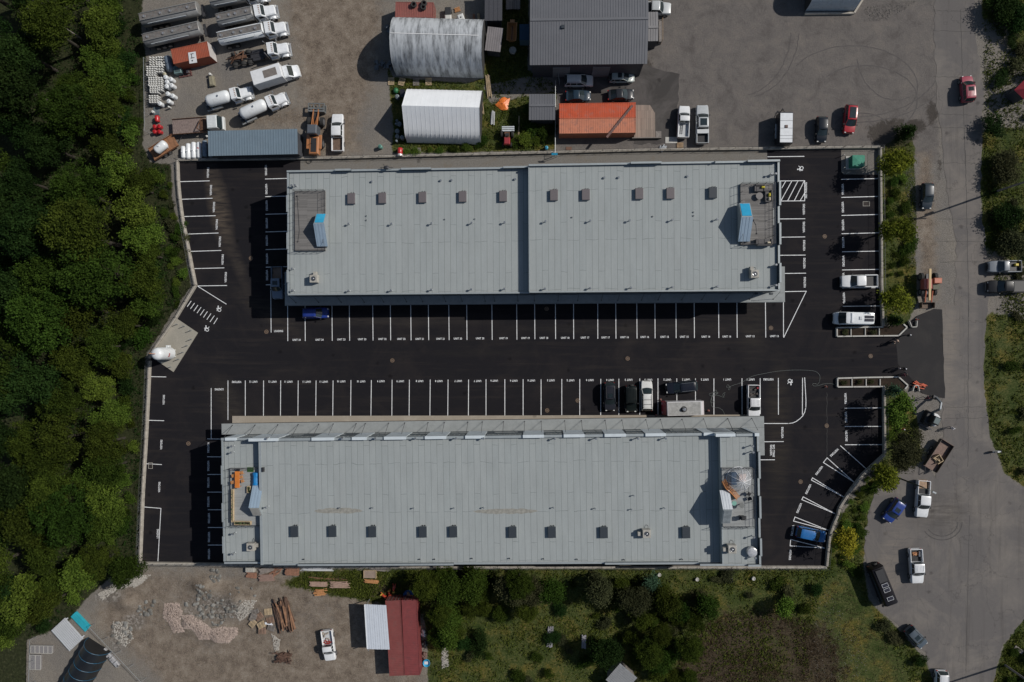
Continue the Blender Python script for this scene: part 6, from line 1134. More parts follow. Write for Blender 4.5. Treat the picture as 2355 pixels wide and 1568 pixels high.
# ================================================================== shipping containers
def corr_mat(name, c, dirt=(.1,.08,.07), amt=.4): return mat(name, c, .6, .1, .12, 1.0, dirt=dirt, dirtamt=amt)
def container(t, c4, m, label, H=2.6, z0=0, ax=None, name='shipping_container', group='shipping containers'):
    a, b = P(t, *c4[0], z0+H), P(t, *c4[1], z0+H); c = (a+b)/2; rz, L, W = c4[2], c4[3], 2.44
    o = thing(name, label, 'container', (c.x,c.y,z0), rz, group); MB().box(-L/2+.06,L/2-.06,-W/2+.04,W/2-.04,.12,H-.07).build('body', m, o, smooth=False)
    r = MB(); n = int(L/.28)
    for k in range(n):
        x = -L/2+.12+(L-.24)*k/n; r.box(x,x+(L-.24)/n*.5,-W/2+.09,W/2-.09,H-.069,H-.03)
        for s in (-1,1): r.box(x,x+(L-.24)/n*.5,min(s*(W/2-.04),s*(W/2-.01)),max(s*(W/2-.04),s*(W/2-.01)),.16,H-.1)
    r.build('corrugation', m, o, smooth=False); f = MB()
    for s in (-1,1):
        f.box(-L/2,L/2,min(s*(W/2-.08),s*W/2),max(s*(W/2-.08),s*W/2),H-.1,H).box(-L/2,L/2,min(s*(W/2-.08),s*W/2),max(s*(W/2-.08),s*W/2),0,.15)
        f.box(min(s*(L/2-.08),s*L/2),max(s*(L/2-.08),s*L/2),-W/2+.081,W/2-.081,H-.1,H).box(min(s*(L/2-.08),s*L/2),max(s*(L/2-.08),s*L/2),-W/2+.081,W/2-.081,0,.15)
        for q in (-1,1): f.box(min(s*(L/2-.1),s*L/2),max(s*(L/2-.1),s*L/2),min(q*(W/2-.1),q*W/2),max(q*(W/2-.1),q*W/2),.151,H-.101)
    f.build('frame', m, o, smooth=False); d = MB().box(L/2-.06,L/2-.02,-W/2+.1,-.01,.15,H-.1).box(L/2-.06,L/2-.02,.01,W/2-.1,.15,H-.1).build('door', m, o, smooth=False); q = MB(); [q.cyl((L/2-.005,y,.2),(L/2-.005,y,H-.15),.02,n=6) for y in (-.8,-.3,.3,.8)]; q.build('lock_rod', STEEL, d)
    return o
R1, R2 = corr_mat('red_orange_container', (.33,.085,.045)), corr_mat('dull_red_container', (.20,.045,.045), (.09,.04,.04), .6); R3 = corr_mat('bright_orange_container', (.50,.082,.028), (.28,.16,.13), .7); R4 = corr_mat('faded_orange_container', (.50,.19,.11), (.16,.11,.10), .75)
c1 = container('A', ((535,495),(535,495),R(11),6.1), R1, 'orange red shipping container with white end, beside the tanker trailers')
p = P('A',712,470,2.6); 
MB().box(3.055,3.09,-1.2,1.2,.1,2.55).build('end_panel', paint((.55,.52,.5)), c1, smooth=False)
sg = thing('white_sign', 'white panel with dark printing leaning on the orange red container', 'sign', tuple(P('A',556,540,2.7).xy)+(2.62,), R(8)); MB().box(-.62,.62,-.9,.9,0,.06).build('panel', paint((.6,.61,.62)), sg, smooth=False); MB().obox((0,.6,.07),(.55,.1,.02)).obox((-.1,.2,.07),(.1,.7,.02)).obox((0,-.05,.072),(.65,.09,.02)).obox((-.1,-.5,.07),(.22,.2,.02)).build('printing', BLACKP, sg, smooth=False)
container('B', ((762,90),(762,90),R(-2),6.1), corr_mat('brick_container',(.25,.085,.07)), 'brick red container with dark tyres on top, above the stained tunnel tent')
container('C', ((917,1040),(917,1040),R(0),12.0), R3, 'bright orange shipping container, upper of the joined pair')
container('C', ((917,1178),(917,1178),R(0),12.0), R4, 'faded peeling orange container, lower of the joined pair')
az_ = ang(P('V',1045,1490,2.6), P('V',1015,820,2.6)); container('V', ((893,1155),(893,1155),ang(P('V',918,1500,2.6),P('V',880,820,2.6)),12.0), corr_mat('maroon_container',(.20,.055,.05)), 'smooth maroon container next to the white canopy roof')
container('V', ((1042,1150),(1042,1150),az_,12.0), R2, 'worn dull red container, right one of the pair at the grass edge')
pl = P('C',1125,1140,2.75); tag(MB().box(-3.2,3.2,-.14,.14,0,.16).box(-3.2,3.2,-.2,-.141,.0,.04).build('steel_beam', mat('maroon_beam',(.14,.08,.07),.7,.2,.3,3), None, False, (pl.x,pl.y,2.62), R(51)), 'long rusty beam lying diagonally over the orange containers', 'beam')
for x, y, l in [(755,42,'left tyre stack on the brick red container'),(845,65,'lower right tyre stack on the brick red container'),(852,30,'upper right tyre stack on the brick red container')]:
    p = P('B',x,y,2.9); o = thing('tyre_stack', l, 'tyres', (p.x,p.y,2.61), 0, 'tyres on the brick red container'); [MB().torus((0,0,.12+.24*k),.36,.12,20,8).build('tyre', TYRE, o) for k in range(2)]
# white canopy roof of the maroon container
a, b, c_, d = P('V',606,835,3.0), P('V',812,845,3.0), P('V',845,1262,3.0), P('V',632,1258,3.0); o = thing('carport', 'white sheet metal carport roof leaning on the maroon container', 'carport', (a.x,a.y,0)); q = MB(); n = 10
for k in range(n):
    f0, f1 = k/n, (k+.93)/n; z = 2.95 if k % 2 else 2.98; pts = [a.lerp(b,f0)-a, a.lerp(b,f1)-a, d.lerp(c_,f1)-a, d.lerp(c_,f0)-a]; q.prism(pts, z, z+.05)
q.build('roof', mat('white_sheet_roof',(.56,.6,.66),.45,.1,.05,1.5), o, smooth=False)
for pt in (a,d): MB().box(pt.x-a.x+.1,pt.x-a.x+.22,pt.y-a.y-.3,pt.y-a.y-.18,0,2.94).build('post', STEEL, o, smooth=False)
MB().tube([(0,-.05,3.0),(d.x-a.x,d.y-a.y+.05,3.0)],.09).build('gutter', paint((.6,.62,.64)), o)
# ================================================================== sheds and halls
def shed(t, c4, z, m, wallm, label, name='shed', ridge=None, cat='shed', eave=.25, ribs=.45, axis='x', rise=.8, zlow=None):
    """c4: roof corners NW, NE, SE, SW seen in the photo; ribs run across the ridge"""
    q = [P(t, *p, z) for p in c4]; o_ = q[3]; az = ang(q[3], q[2]); root = thing(name, label, cat, (o_.x,o_.y,0), az); f = Frame(root, o_, az); L, W = f.L(q[2]).x, f.L(q[0]).y
    MB().box(eave,L-eave,eave,W-eave,-.05,z-.12).build('wall', wallm, root, smooth=False); r = MB(); ry = W*(ridge if ridge is not None else 0); n = max(4, int(L/ribs)); rs_ = 0 if ridge is None else rise
    for k in range(n):
        xa, xb = L*k/n, L*(k+1)/n; xm = xa+(xb-xa)*.22
        for (u, v, h) in ((xa,xm,.07),(xm,xb,.03)):
            if ridge is None: r.loft([[(u,0,z-.1),(v,0,z-.1),(v,0,z-.1+h),(u,0,z-.1+h)],[(u,W,z),(v,W,z),(v,W,z+h),(u,W,z+h)]])
            else:
                r.loft([[(u,0,z-.1),(v,0,z-.1),(v,0,z-.1+h),(u,0,z-.1+h)],[(u,ry,z+rs_-.1),(v,ry,z+rs_-.1),(v,ry,z+rs_-.1+h),(u,ry,z+rs_-.1+h)]]); r.loft([[(u,ry+.001,z+rs_-.1),(v,ry+.001,z+rs_-.1),(v,ry+.001,z+rs_-.1+h),(u,ry+.001,z+rs_-.1+h)],[(u,W,z-.1),(v,W,z-.1),(v,W,z-.1+h),(u,W,z-.1+h)]])
    rf = r.build('roof', m, root, smooth=False)
    if ridge is not None: MB().box(0,L,ry-.18,ry+.18,z+rs_-.02,z+rs_+.03).build('ridge_cap', m, rf, smooth=False)
    return root, f, L, W
BGR = mat('blue_grey_roof_metal', (.17,.225,.27), .45, .2, .06, .6, dirt=(.2,.24,.27), dirtamt=.3); GRR = mat('grey_roof_metal', (.135,.138,.15), .5, .2, .06, .5); GR2 = mat('light_grey_roof_metal', (.21,.205,.21), .55, .2, .08, .8); DKW = mat('dark_siding', (.05,.052,.06), .7, 0, .1, 1)
shed('A', [(702,1232),(1532,1208),(1546,1447),(706,1466)], 3.4, BGR, DKW, 'long blue grey metal roofed shed beside the white tanks', ribs=.42)
big, fb_, LB, WB = shed('C', [(278,-420),(1392,-420),(1386,598),(281,610)], 6.0, GRR, DKW, 'large grey ribbed metal roofed building at the top of the photo', 'metal_building', .385+.0, 'building', .4, .4, rise=1.0)
p = fb_.L(P('C',592,250,6.9)); MB().box(p.x-.25,p.x+.25,p.y-.25,p.y+.25,6.6,7.0).build('roof_vent', SKYD, big, smooth=False)
for x in (480,952): p = fb_.L(P('C',x,635,.8)); u = MB().bbox(p.x-.42,p.x+.42,p.y-.4,p.y+.4,.0,.9,.03).build('heat_pump', CONC, big); MB().cyl((p.x,p.y,.9),(p.x,p.y,.94),.33,n=18).build('fan', BLACKP, u)
[MB().box(LB*q,LB*(q+.15),.34,.4,.1,4).build('roller_door', DOORM, big, smooth=False) for q in (.2,.55)]
shed('C', [(1396,110),(1488,110),(1488,383),(1394,385)], 3.2, GR2, DKW, 'narrow grey roofed annex on the east side of the large grey building', 'annex', .45, 'building', .1, .4, rise=.3)
p = P('C',1508,290,1.0); o = thing('wooden_steps', 'narrow timber steps with railing along the annex', 'steps', (p.x,p.y,0)); MB().box(-.2,.2,-1.7,1.7,.0,1.0).build('landing', GREYW, o, smooth=False); MB().tube([(.25,-1.7,0),(.25,-1.7,1.9),(.25,1.7,1.9),(.25,1.7,0)],.04).build('railing', WOOD, o)
shed('B', [(1440,247),(1582,253),(1570,487),(1425,470)], 2.7, mat('pinkish_grey_roof',(.20,.185,.19),.6,.1,.15,.8), DKW, 'small grey corrugated lean-to right of the stained tunnel tent', ribs=.35)
shed('B', [(1424,-160),(1590,-160),(1588,190),(1424,192)], 3.2, mat('black_shingles',(.05,.052,.062),.9,0,.35,14,bump=.5,bscale=20), DKW, 'dark shingle roofed shed at the top edge beside the dark lawn', 'shingled_shed', .99, ribs=1.0, rise=.1)
shed('C', [(276,883),(520,882),(518,1126),(273,1127)], 3.0, GRR, DKW, 'small square grey metal roofed shed left of the orange containers', ribs=.4, ridge=.53, rise=.35)
# fabric halls
def hall(t, c4, zr, kind, m, label, name='fabric_hall'):
    q = [P(t, *p, 1.0) for p in c4]; o_ = q[3]; az = ang(q[3], q[2]); root = thing(name, label, 'tent hall', (o_.x,o_.y,0), az); f = Frame(root, o_, az); L, W = f.L(q[2]).x, f.L(q[0]).y; ss = []
    if kind == 'round': prof = [(W/2-W/2*math.cos(a)*1.0, zr*math.sin(a)**.75) for a in np.linspace(0.0, math.pi, 17)]
    else: prof = [(0,0),(0.05*W,1.7),(.1*W,2.35),(.17*W,2.85),(.5*W,zr),(.83*W,2.85),(.9*W,2.35),(.95*W,1.7),(W,0)]
    n = 17; r_ = random.Random(3)
    for k in range(2*n+1):
        d = 0 if k % 2 == 0 else -.01; x = L*k/(2*n)
        ss.append([(x, W/2+(y-W/2)*(1+d*.25), max(0,z+d)) for y, z in prof])
    MB().loft(ss, cap=True).build('cover', m, root); h = MB()
    for k in range(n+1): x = L*k/n; h.tube([(x, W/2+(y-W/2)*1.004, z+.01) for y, z in prof], .012, 5)
    h.build('hoop', m, root)
    if kind == 'round': MB().box(.1,L-.5,W/2-.05,W/2+.05,zr+.01,zr+.05).build('ridge_strip', paint((.7,.7,.7)), root, smooth=False)
    for xe, nm in ((-.02,'end_panel'),(L+.02,'end_panel')): MB().loft([[(xe,y,z*.97) for y, z in prof],[(xe+.015,y,z*.97) for y, z in prof]]).build(nm, mat('painted_end_shade',(.03,.03,.03),.8), root, smooth=False)  # near-black end panels: shade at the hall ends is put into the colour
    return root
STW = mat('stained_white_fabric', (.43,.45,.47), .55, 0, .1, .8, dirt=(.07,.075,.08), dirtamt=.9, stretch=(1.6,.3,.3), dr=(.44,.66)); CLW = mat('clean_white_fabric', (.80,.82,.84), .5, 0, .04, .5)
hall('B', [(585,200),(1425,228),(1412,715),(585,690)], 6.2, 'round', STW, 'white tunnel tent streaked with black stains')
hall('B', [(690,825),(1395,842),(1385,1345),(685,1325)], 5.2, 'gable', CLW, 'clean bright white ridged tent hall below the stained one')
hall('D', [(1475,-260),(1935,-260),(1935,78),(1480,80)], 4.6, 'round', mat('silver_fabric',(.5,.54,.57),.5,0,.1,1.5,dirt=(.12,.12,.12),dirtamt=.5), 'silver tunnel tent cut off by the top edge, right of the gravel lot')
wall([P('D',1450,135),P('D',1900,130),P('E',275,130),P('E',370,-20)], 'low kerb wall wrapped round the silver tunnel tent', .4, .3, 2, False)
# black tunnel greenhouse bottom left
a, b = P('Z',860,1270,2.2), P('Z',640,1640,2.2); rz = ang(b, a); L = (a-b).length+4; ax_ = Vector((math.cos(rz),math.sin(rz))); o = thing('tunnel_tent', 'black tunnel tent with blue hoops at the bottom left corner', 'tent hall', ((a.x-ax_.x*L*.0),(a.y-ax_.y*L*.0),0), rz); ss = []; Rr = 2.25
for k in range(15): d = 0 if k % 2 == 0 else -.08; ss.append([(-L*k/14, (Rr+d)*math.cos(q), (Rr+.6+d)*math.sin(q)) for q in np.linspace(0,math.pi,15)])
MB().loft(ss).build('cover', mat('black_film',(.012,.013,.015),.35,0,.2,2), o); h = MB(); [h.tube([(-L*k/7, (Rr+.02)*math.cos(q), (Rr+.62)*math.sin(q)) for q in np.linspace(0,math.pi,15)], .035, 5) for k in range(8)]; h.build('hoop', mat('blue_hoop',(.02,.10,.18),.4), o)
# wooden deck by the containers
o_ = P('C',1262,1295,.6); o = thing('timber_deck', 'grey brown timber deck at the east end of the orange containers', 'deck', (o_.x,o_.y,0)); f = Frame(o, o_, 0); pts = [f.L(P('C',x,y,.6)) for x, y in [(1258,985),(1412,988),(1460,1065),(1462,1290),(1262,1292)]]
MB().prism([tuple(p) for p in pts], .45, .6).build('boards', plank_mat('brown_deck_boards',(.25,.2,.165),.15,'X',.2), o, smooth=False); a = f.L(P('C',1465,1233,.4)); b = f.L(P('C',1518,1298,.4)); MB().box(a.x,b.x,b.y,a.y,.0,.4).build('step', GREYW, o, smooth=False); MB().box(pts[4].x-.3,b.x,pts[4].y-.12,pts[4].y,0,.62).build('skirt', GREYW, o, smooth=False)
# big white vessel on the concrete pad
ct_ = P('M',228,505,4.4); o = thing('nitrogen_tank', 'tall white vertical gas tank on the concrete pad', 'tank', (ct_.x+.0,ct_.y-.0,.12)); ss = []
for z, k in [(.55,.4),(.6,.8),(.8,1),(4.2,1),(4.5,.93),(4.75,.75),(4.9,.45),(4.95,.1)]: ss.append([(1.02*k*math.cos(q),1.02*k*math.sin(q),z) for q in np.linspace(0,2*math.pi,33)[:-1]])
MB().loft(ss).build('shell', TANKW, o); [MB().box(.75*math.cos(q)-.08,.75*math.cos(q)+.08,.75*math.sin(q)-.08,.75*math.sin(q)+.08,0,.8).build('leg', TANKW, o, smooth=False) for q in (.8,2.4,3.9,5.5)]
MB().tube([(0,0,4.9),(-.1,0,5.3),(-.7,.1,5.45)],.06).build('vent_pipe', mat('orange_pipe',(.45,.2,.1),.5), o); MB().bbox(.2,.7,.95,1.35,1.6,2.3,.05).build('control_box', paint((.6,.62,.62)), o)
q = MB(); [q.obox((1.03*math.cos(a),1.03*math.sin(a),2.6),(.02,.12,.35),a) for a in (-.5,-.34,-.18,-.02)]; q.build('lettering', REDL, o, smooth=False)
for i, (x, y) in enumerate([(437,265),(500,305),(503,388),(465,447),(425,510),(385,575),(310,646),(245,605),(370,247)]):
    p = P('M',x,y,.1); b = thing('bollard', ['bollard at the upper corner of the concrete pad','second bollard along the pad edge','third bollard along the pad edge, by its right corner','fourth bollard along the pad edge','fifth bollard along the pad edge','sixth bollard along the pad edge near the bottom','bollard at the lower left pad edge','bollard just below the white tank','bollard beside the wall at the top of the pad'][i], 'bollard', (p.x+.9,p.y+.35,.12), 0, 'steel bollards round the concrete pad'); MB().cyl((0,0,0),(0,0,1.0),.06,n=10).build('post', STEEL, b); MB().sph((0,0,1.0),.06,10,6).build('cap', STEEL, b)
# green transformer
p = P('J',1468,107,.9); o = thing('transformer_box', 'green electrical transformer cabinet on a concrete pad in the northeast corner', 'transformer', (p.x-.05,p.y,0)); MB().box(-1.15,1.1,-1.05,1.05,0,.12).build('pad', CAPW, o, smooth=False); GRN = mat('transformer_green', (.06,.22,.155), .75, 0, .1, 2, spec=.2)
MB().loft([[(-.75,-.9,.121),(.9,-.9,.121),(.9,.85,.121),(-.75,.85,.121)],[(-.75,-.9,1.5),(.9,-.9,1.5),(.9,.85,1.5),(-.75,.85,1.5)],[(-.02,-.02,1.62),(.02,-.02,1.62),(.02,.02,1.62),(-.02,.02,1.62)]]).build('cabinet', GRN, o, smooth=False); MB().bbox(.901,1.25,-.85,.85,.12,1.3,.03).build('door', GRN, o, smooth=False)
for x, y, l in [(1358,42,'bollard left of the transformer, upper'),(1362,163,'bollard left of the transformer, lower'),(1402,208,'bollard below the transformer')]:
    p = P('J',x,y,.9); b = thing('bollard', l, 'bollard', (p.x,p.y,0), 0, 'bollards round the transformer'); MB().cyl((0,0,0),(0,0,.95),.06,n=10).build('post', CAPW, b)
# ================================================================== machines
# wheel loader
OR = paint((.36,.15,.06)); c, rz, L = frame_('A', (1715,960), (1698,1450), 1.5); ld_ = thing('wheel_loader', 'orange wheel loader with a grey grapple bucket, nose up', 'loader', (c.x,c.y,0), rz)
MB().bbox(-L/2,-L*.16,-.8,.8,.7,1.75,.15).build('engine_cover', OR, ld_); MB().box(-L/2+.3,-L*.2,-.45,.45,1.751,1.8).build('cover_panel', BLACKP, ld_, smooth=False); MB().bbox(-L*.15,L*.02,-.78,.78,1.0,3.0,.12).build('cab', paint((.09,.1,.115)), ld_)
q = MB(); [q.add([(L*.02+.012,-.65,1.6),(L*.02+.012,.65,1.6),(L*.02-.05,.6,2.85),(L*.02-.05,-.6,2.85)],[(0,1,2,3)])]; q.build('windscreen', GLASS, ld_, smooth=False)
for s in (-1,1):
    wheel(ld_, L*.15, s*1.0, .75, .5); wheel(ld_, -L*.27, s*1.0, .75, .5); MB().obox((L*.2,s*.42,1.4),(L*.36,.14,.3),0,0,.25).obox((L*.12,s*.2,1.55),(L*.2,.1,.14),s*.2,0,.1).build('lift_arm', OR, ld_, smooth=False)
    MB().bbox(-L*.4,-L*.13,min(s*.75,s*1.25),max(s*.75,s*1.25),1.5,1.62,.04).build('fender', OR, ld_)
q = MB().box(L*.33,L*.36,-1.35,1.35,.15,1.2); [q.box(L*.36,L/2,y-.05,y+.05,.1,.2) for y in np.linspace(-1.3,1.3,6)]; [q.box(L*.36,L/2-.05,y-.06,y+.06,.9,1.15) for y in (-1.3,-.45,.45,1.3)]; q.box(L/2-.15,L/2,-1.35,1.35,.9,1.1).box(L*.38,L*.41,-1.35,1.35,1.0,1.2); q.build('grapple', mat('worn_grey_steel',(.16,.17,.17),.6,.3,.3,3), ld_, smooth=False)
MB().box(-L*.1,L*.35,-.35,.35,.6,1.0).build('chassis', DSTEEL, ld_, smooth=False); MB().cyl((-L*.3,.3,1.8),(-L*.3,.3,2.3),.06,n=8).build('exhaust', DSTEEL, ld_)
# tractor with loader bucket by the road
o_ = P('K',985,1260,.8); o = thing('tractor', 'orange tractor with front bucket beside the road shoulder', 'tractor', (o_.x,o_.y,0), R(-90)); OR2 = paint((.42,.13,.07)); CRL = paint((.42,.12,.10))
MB().bbox(-.75,.85,-1.25,.0,.8,1.9,.1).build('engine_cover', CRL, o); MB().bbox(-.85,.0,.15,1.35,.9,2.1,.08).build('cab', OR2, o); MB().box(0.0,.9,.3,1.3,.9,1.5).build('platform', mat('olive_panel',(.1,.1,.07),.7), o, smooth=False)
for s in (-1,1): wheel(o, -1.15, s*1.05, .62, .42); wheel(o, 1.25, s*1.0, .55, .36); MB().obox((2.0,s*.5,.8),(1.9,.12,.25),0,0,.2).build('lift_arm', OR2, o, smooth=False)
MB().box(-1.6,1.6,-.35,.35,.5,.79).build('chassis', DSTEEL, o, smooth=False); MB().loft([[(2.85,-.95,.1),(2.85,-.95,.95),(2.9,-.95,.95),(2.95,-.95,.15),(3.8,-.95,.12),(3.8,-.95,.07)],[(2.85,.95,.1),(2.85,.95,.95),(2.9,.95,.95),(2.95,.95,.15),(3.8,.95,.12),(3.8,.95,.07)]]).box(2.9,3.75,-1.0,-.951,.08,.8).box(2.9,3.75,.951,1.0,.08,.8).build('bucket', mat('earth_bucket',(.12,.08,.055),.7,.1,.3,3), o, smooth=False)
p = P('K',998,1265,2.3); tag(MB().box(-.16,.16,-2.45,2.45,0,.22).build('timber_beam', mat('fresh_pale_timber',(.5,.37,.2),.75,0,.15,2,stretch=(1,.2,1)), None, False, (p.x,p.y,2.13), R(-1)), 'long pale timber beam lying across the orange tractor', 'beam')
# mini excavator
o_ = P('R',1010,1115,1.0); o = thing('mini_excavator', 'white and black mini excavator digging beside the road', 'excavator', (o_.x,o_.y,0), R(65)); 
MB().bbox(-.95,.95,-.85,.85,.55,1.0,.06).build('turntable', BLACKP, o); ss = []
for z, k in [(.9,1),(1.35,1),(1.5,.9)]: ss.append([(-.05+1.05*k*math.cos(q),-.25+1.0*k*math.sin(q),z) for q in np.linspace(R(-165),R(25),13)])
MB().loft(ss).build('counterweight', paint((.68,.69,.7)), o); MB().bbox(-.75,.5,-.75,.3,1.0,2.3,.1).build('cab', BLACKP, o); q = MB().box(-.6,.35,-.62,.17,2.301,2.33).build('cab_roof', mat('grey_glass_roof',(.13,.16,.16),.3), o, smooth=False)
for s in (-1,1): 
    tk = MB().loft([[(x,s*.72-.2,z) for x, z in ((-1.1,.25),(-.9,.02),(.9,.02),(1.1,.25),(.9,.5),(-.9,.5))],[(x,s*.72+.2,z) for x, z in ((-1.1,.25),(-.9,.02),(.9,.02),(1.1,.25),(.9,.5),(-.9,.5))]]).build('track', TYRE, o, smooth=False)
bm_ = MB(); pts = [(.9,.3,1.0),(1.7,.25,2.5),(2.7,.3,2.1),(3.3,.6,.9)]
for a, b in zip(pts[:-1], pts[1:]): a, b = Vector(a), Vector(b); m_ = (a+b)/2; dd = b-a; bm_.obox(m_,(dd.length+.1,.22,.28),math.atan2(dd.y,dd.x),0,-math.asin(dd.z/dd.length))
bm_.build('boom', mat('grey_boom',(.15,.17,.19),.5,.2,.15,3), o, smooth=False); MB().loft([[(3.1,.3,.9),(3.6,.3,.6),(3.5,.3,.15),(3.0,.3,.3)],[(3.1,1.0,.9),(3.6,1.0,.6),(3.5,1.0,.15),(3.0,1.0,.3)]]).build('bucket', DSTEEL, o, smooth=False)
MB().box(-1.6,-1.35,-1.0,1.0,.1,.55).build('dozer_blade', DSTEEL, o, smooth=False)
# red tractor among weeds
o_ = P('B',1636,1290,.8); o = thing('old_tractor', 'old red tractor overgrown by weeds with a white cargo rack', 'tractor', (o_.x,o_.y,0), R(-91)); MB().bbox(.2,1.3,-.5,.5,.7,1.5,.12).build('hood', paint((.28,.03,.035)), o); MB().box(-1.3,.2,-.42,.42,.6,.95).build('chassis', RUST, o, smooth=False); MB().box(-.5,-.1,-.3,.3,.951,1.3).build('seat', BLACKP, o, smooth=False)
[wheel(o, -.6, s*.85, .62, .32) for s in (-1,1)]; [wheel(o, 1.1, s*.65, .38, .2) for s in (-1,1)]; MB().torus((.05,0,1.5),.2,.02,14,5).cyl((.05,0,1.1),(.05,0,1.5),.02,n=6).build('steering_wheel', BLACKP, o)
p = P('B',1645,1207,1.1); r = thing('steel_rack', 'white pipe rack crossing behind the old red tractor', 'rack', (p.x,p.y,0)); q = MB(); [q.box(-1.0,1.0,y-.1,y+.1,1.0,1.12) for y in (-.35,-.05,.25)]; [q.box(x-.04,x+.04,-.45,.4,.9,.999) for x in (-.9,0,.9)]; q.build('slats', paint((.5,.53,.55)), r, smooth=False); [MB().box(x-.04,x+.04,y-.04,y+.04,0,.9).build('leg', RUST, r, smooth=False) for x in (-.9,.9) for y in (-.4,.35)]
# orange dumper body
o_ = P('C',112,298,.9); o = thing('tipper_skip', 'empty orange dump truck body standing on the dark lawn', 'dump body', (o_.x,o_.y,0), R(-3)); OC = mat('orange_enamel',(.42,.2,.075),.5,0,.1,2,dirt=(.25,.1,.04)); q = MB(); w_, l_ = .8, 1.45
q.loft([[(-.25,-l_+.1,.15),(.25,-l_+.1,.15),(.25,l_-.1,.15),(-.25,l_-.1,.15)],[(-w_,-l_,1.1),(w_,-l_,1.1),(w_,l_,1.1),(-w_,l_,1.1)],[(-w_+.07,-l_+.07,1.1),(w_-.07,-l_+.07,1.1),(w_-.07,l_-.07,1.1),(-w_+.07,l_-.07,1.1)],[(-.2,-l_+.2,.25),(.2,-l_+.2,.25),(.2,l_-.2,.25),(-.2,l_-.2,.25)]]).build('shell', OC, o, smooth=False); MB().bbox(-.37,.37,l_+.01,l_+.45,.95,1.1,.03).build('canopy_plate', OC, o); MB().box(-.09,.09,-l_+.25,l_-.25,.251,.27).build('floor_rib', RUST, o, smooth=False)
o_ = P('C',238,325,1.2); o = thing('storage_container', 'small dark blue box container under the eave of the grey building', 'container', (o_.x,o_.y,0)); MB().bbox(-.9,.75,-1.25,1.25,.1,2.2,.04).build('body', paint((.015,.05,.09)), o, smooth=False); MB().box(-.9,.75,-1.29,-1.251,.2,2.1).build('door', paint((.1,.16,.2)), o, smooth=False)
o_ = P('C',120,470,.6); o = thing('round_basin', 'round concrete basin standing on the dark lawn', 'basin', (o_.x,o_.y,0)); MB().torus((0,0,.55),.52,.07,24,6).build('rim', CONC, o); MB().cyl((0,0,0),(0,0,.5),.52,n=24).build('body', CONC, o)
# pale deck/trailer, rv roof, etc. at the top
o_ = P('C',122,10,.8); o = thing('wooden_platform', 'weathered wooden platform cut by the top edge of the photo', 'platform', (o_.x,o_.y,0)); MB().box(-1.15,1.15,-1.25,2.5,.6,.75).build('boards', plank_mat('weathered_platform',(.24,.2,.17),.18,'X',.3), o, smooth=False); [MB().box(x-.05,x+.05,y-.05,y+.05,0,.6).build('leg', GREYW, o, smooth=False) for x in (-1,1) for y in (-1.1,2.2)]
o_ = P('B',1200,162,.9); o = thing('water_tank', 'white square plastic water tank lying near the stained tent', 'tank', (o_.x,o_.y,0), .35); MB().bbox(-.52,.52,-.6,.6,0,.95,.15).build('shell', paint((.55,.56,.55)), o); MB().cyl((0,0,.95),(0,0,1.0),.12,n=12).build('cap', BLACKP, o)
o_ = P('B',1080,160,.8); o = thing('utility_vehicle', 'small white and dark utility vehicle behind the stained tent', 'buggy', (o_.x,o_.y,0), R(92)); MB().bbox(-.9,.3,-.55,.55,.4,1.1,.15).build('body', paint((.5,.49,.46)), o); MB().bbox(.35,1.6,-.5,.5,.5,.9,.05).build('cargo_bed', BLACKP, o); [wheel(o, x, s*.5, .3, .18) for x in (-.6,1.1) for s in (-1,1)]
# ================================================================== pallets, lumber, drums, cylinders
def pallet(t, x, y, rz, label, m=None, z=0, s=1.0, group='wooden pallets lying about', name='pallet', up=0):
    p = P(t, x, y, z); o = thing(name, label, 'pallet', (p.x,p.y,z), rz, group); q = MB(); [q.box(-.6*s,.6*s,yy-.045,yy+.045,.11,.135) for yy in np.linspace(-.45*s,.45*s,7)]; q.build('deck_boards', m or PALE, o, smooth=False); q = MB(); [q.box(xx-.05,xx+.05,-.5*s,.5*s,0,.109) for xx in (-.55*s,0,.55*s)]; q.build('stringer', m or PALE, o, smooth=False); o.rotation_euler.x = up; return o
for t, x, y, a, l, m in [('B',545,765,1.57,'pallet left of four below the stained tent',None),('B',645,770,1.3,'tilted second pallet below the stained tent',None),('B',780,770,1.57,'dark third pallet below the stained tent',GREYW),('B',897,768,1.57,'rightmost pallet directly above the clean white tent',None),('B',788,1420,0,'pallet between shrubs on the north wall verge',GREYW),
    ('D',282,1378,1.57,'bright new pallet below the parked silver pickup',WOOD),('Z',870,1240,.5,'pallet at the mouth of the black tunnel tent',None),('A',222,1045,1.57,'blue grey pallet left of the small white cylinder',mat('blue_grey_pallet',(.14,.18,.2),.7))]: pallet(t, x, y, a, l, m)
def stack(t, x, y, L, W, H, rz, label, m, n=8, name='lumber_stack', cat='lumber', group='lumber stacks by the south building', seed=1, along='x', messy=.03):
    p = P(t, x, y, H); r = random.Random(seed); q = MB(); lay = max(1, int(H/.09))
    for k in range(lay):
        for i in range(n):
            w_ = W/n; q.obox((r.uniform(-.2,.2)*messy*20, -W/2+w_*(i+.5), .05+k*.09),(L*r.uniform(.8,1.0), w_*.86, .075), r.uniform(-messy,messy))
    o = q.build(name, m, None, False, (p.x,p.y,0), rz); return tag(o, label, cat, group)
S1, S2, S3 = mat('reddish_lumber',(.25,.125,.08),.8,0,.3,3), mat('pinkish_lumber',(.34,.23,.18),.8,0,.25,3), mat('white_trim_boards',(.55,.56,.57),.6,0,.08,2)
stack('U',1247,590,2.5,1.1,.5,.03,'reddish plank stack left of the sloping grey planks',mat('plank_brown',(.24,.16,.13),.85,0,.35,2,stretch=(1,8,1)),6,seed=2)
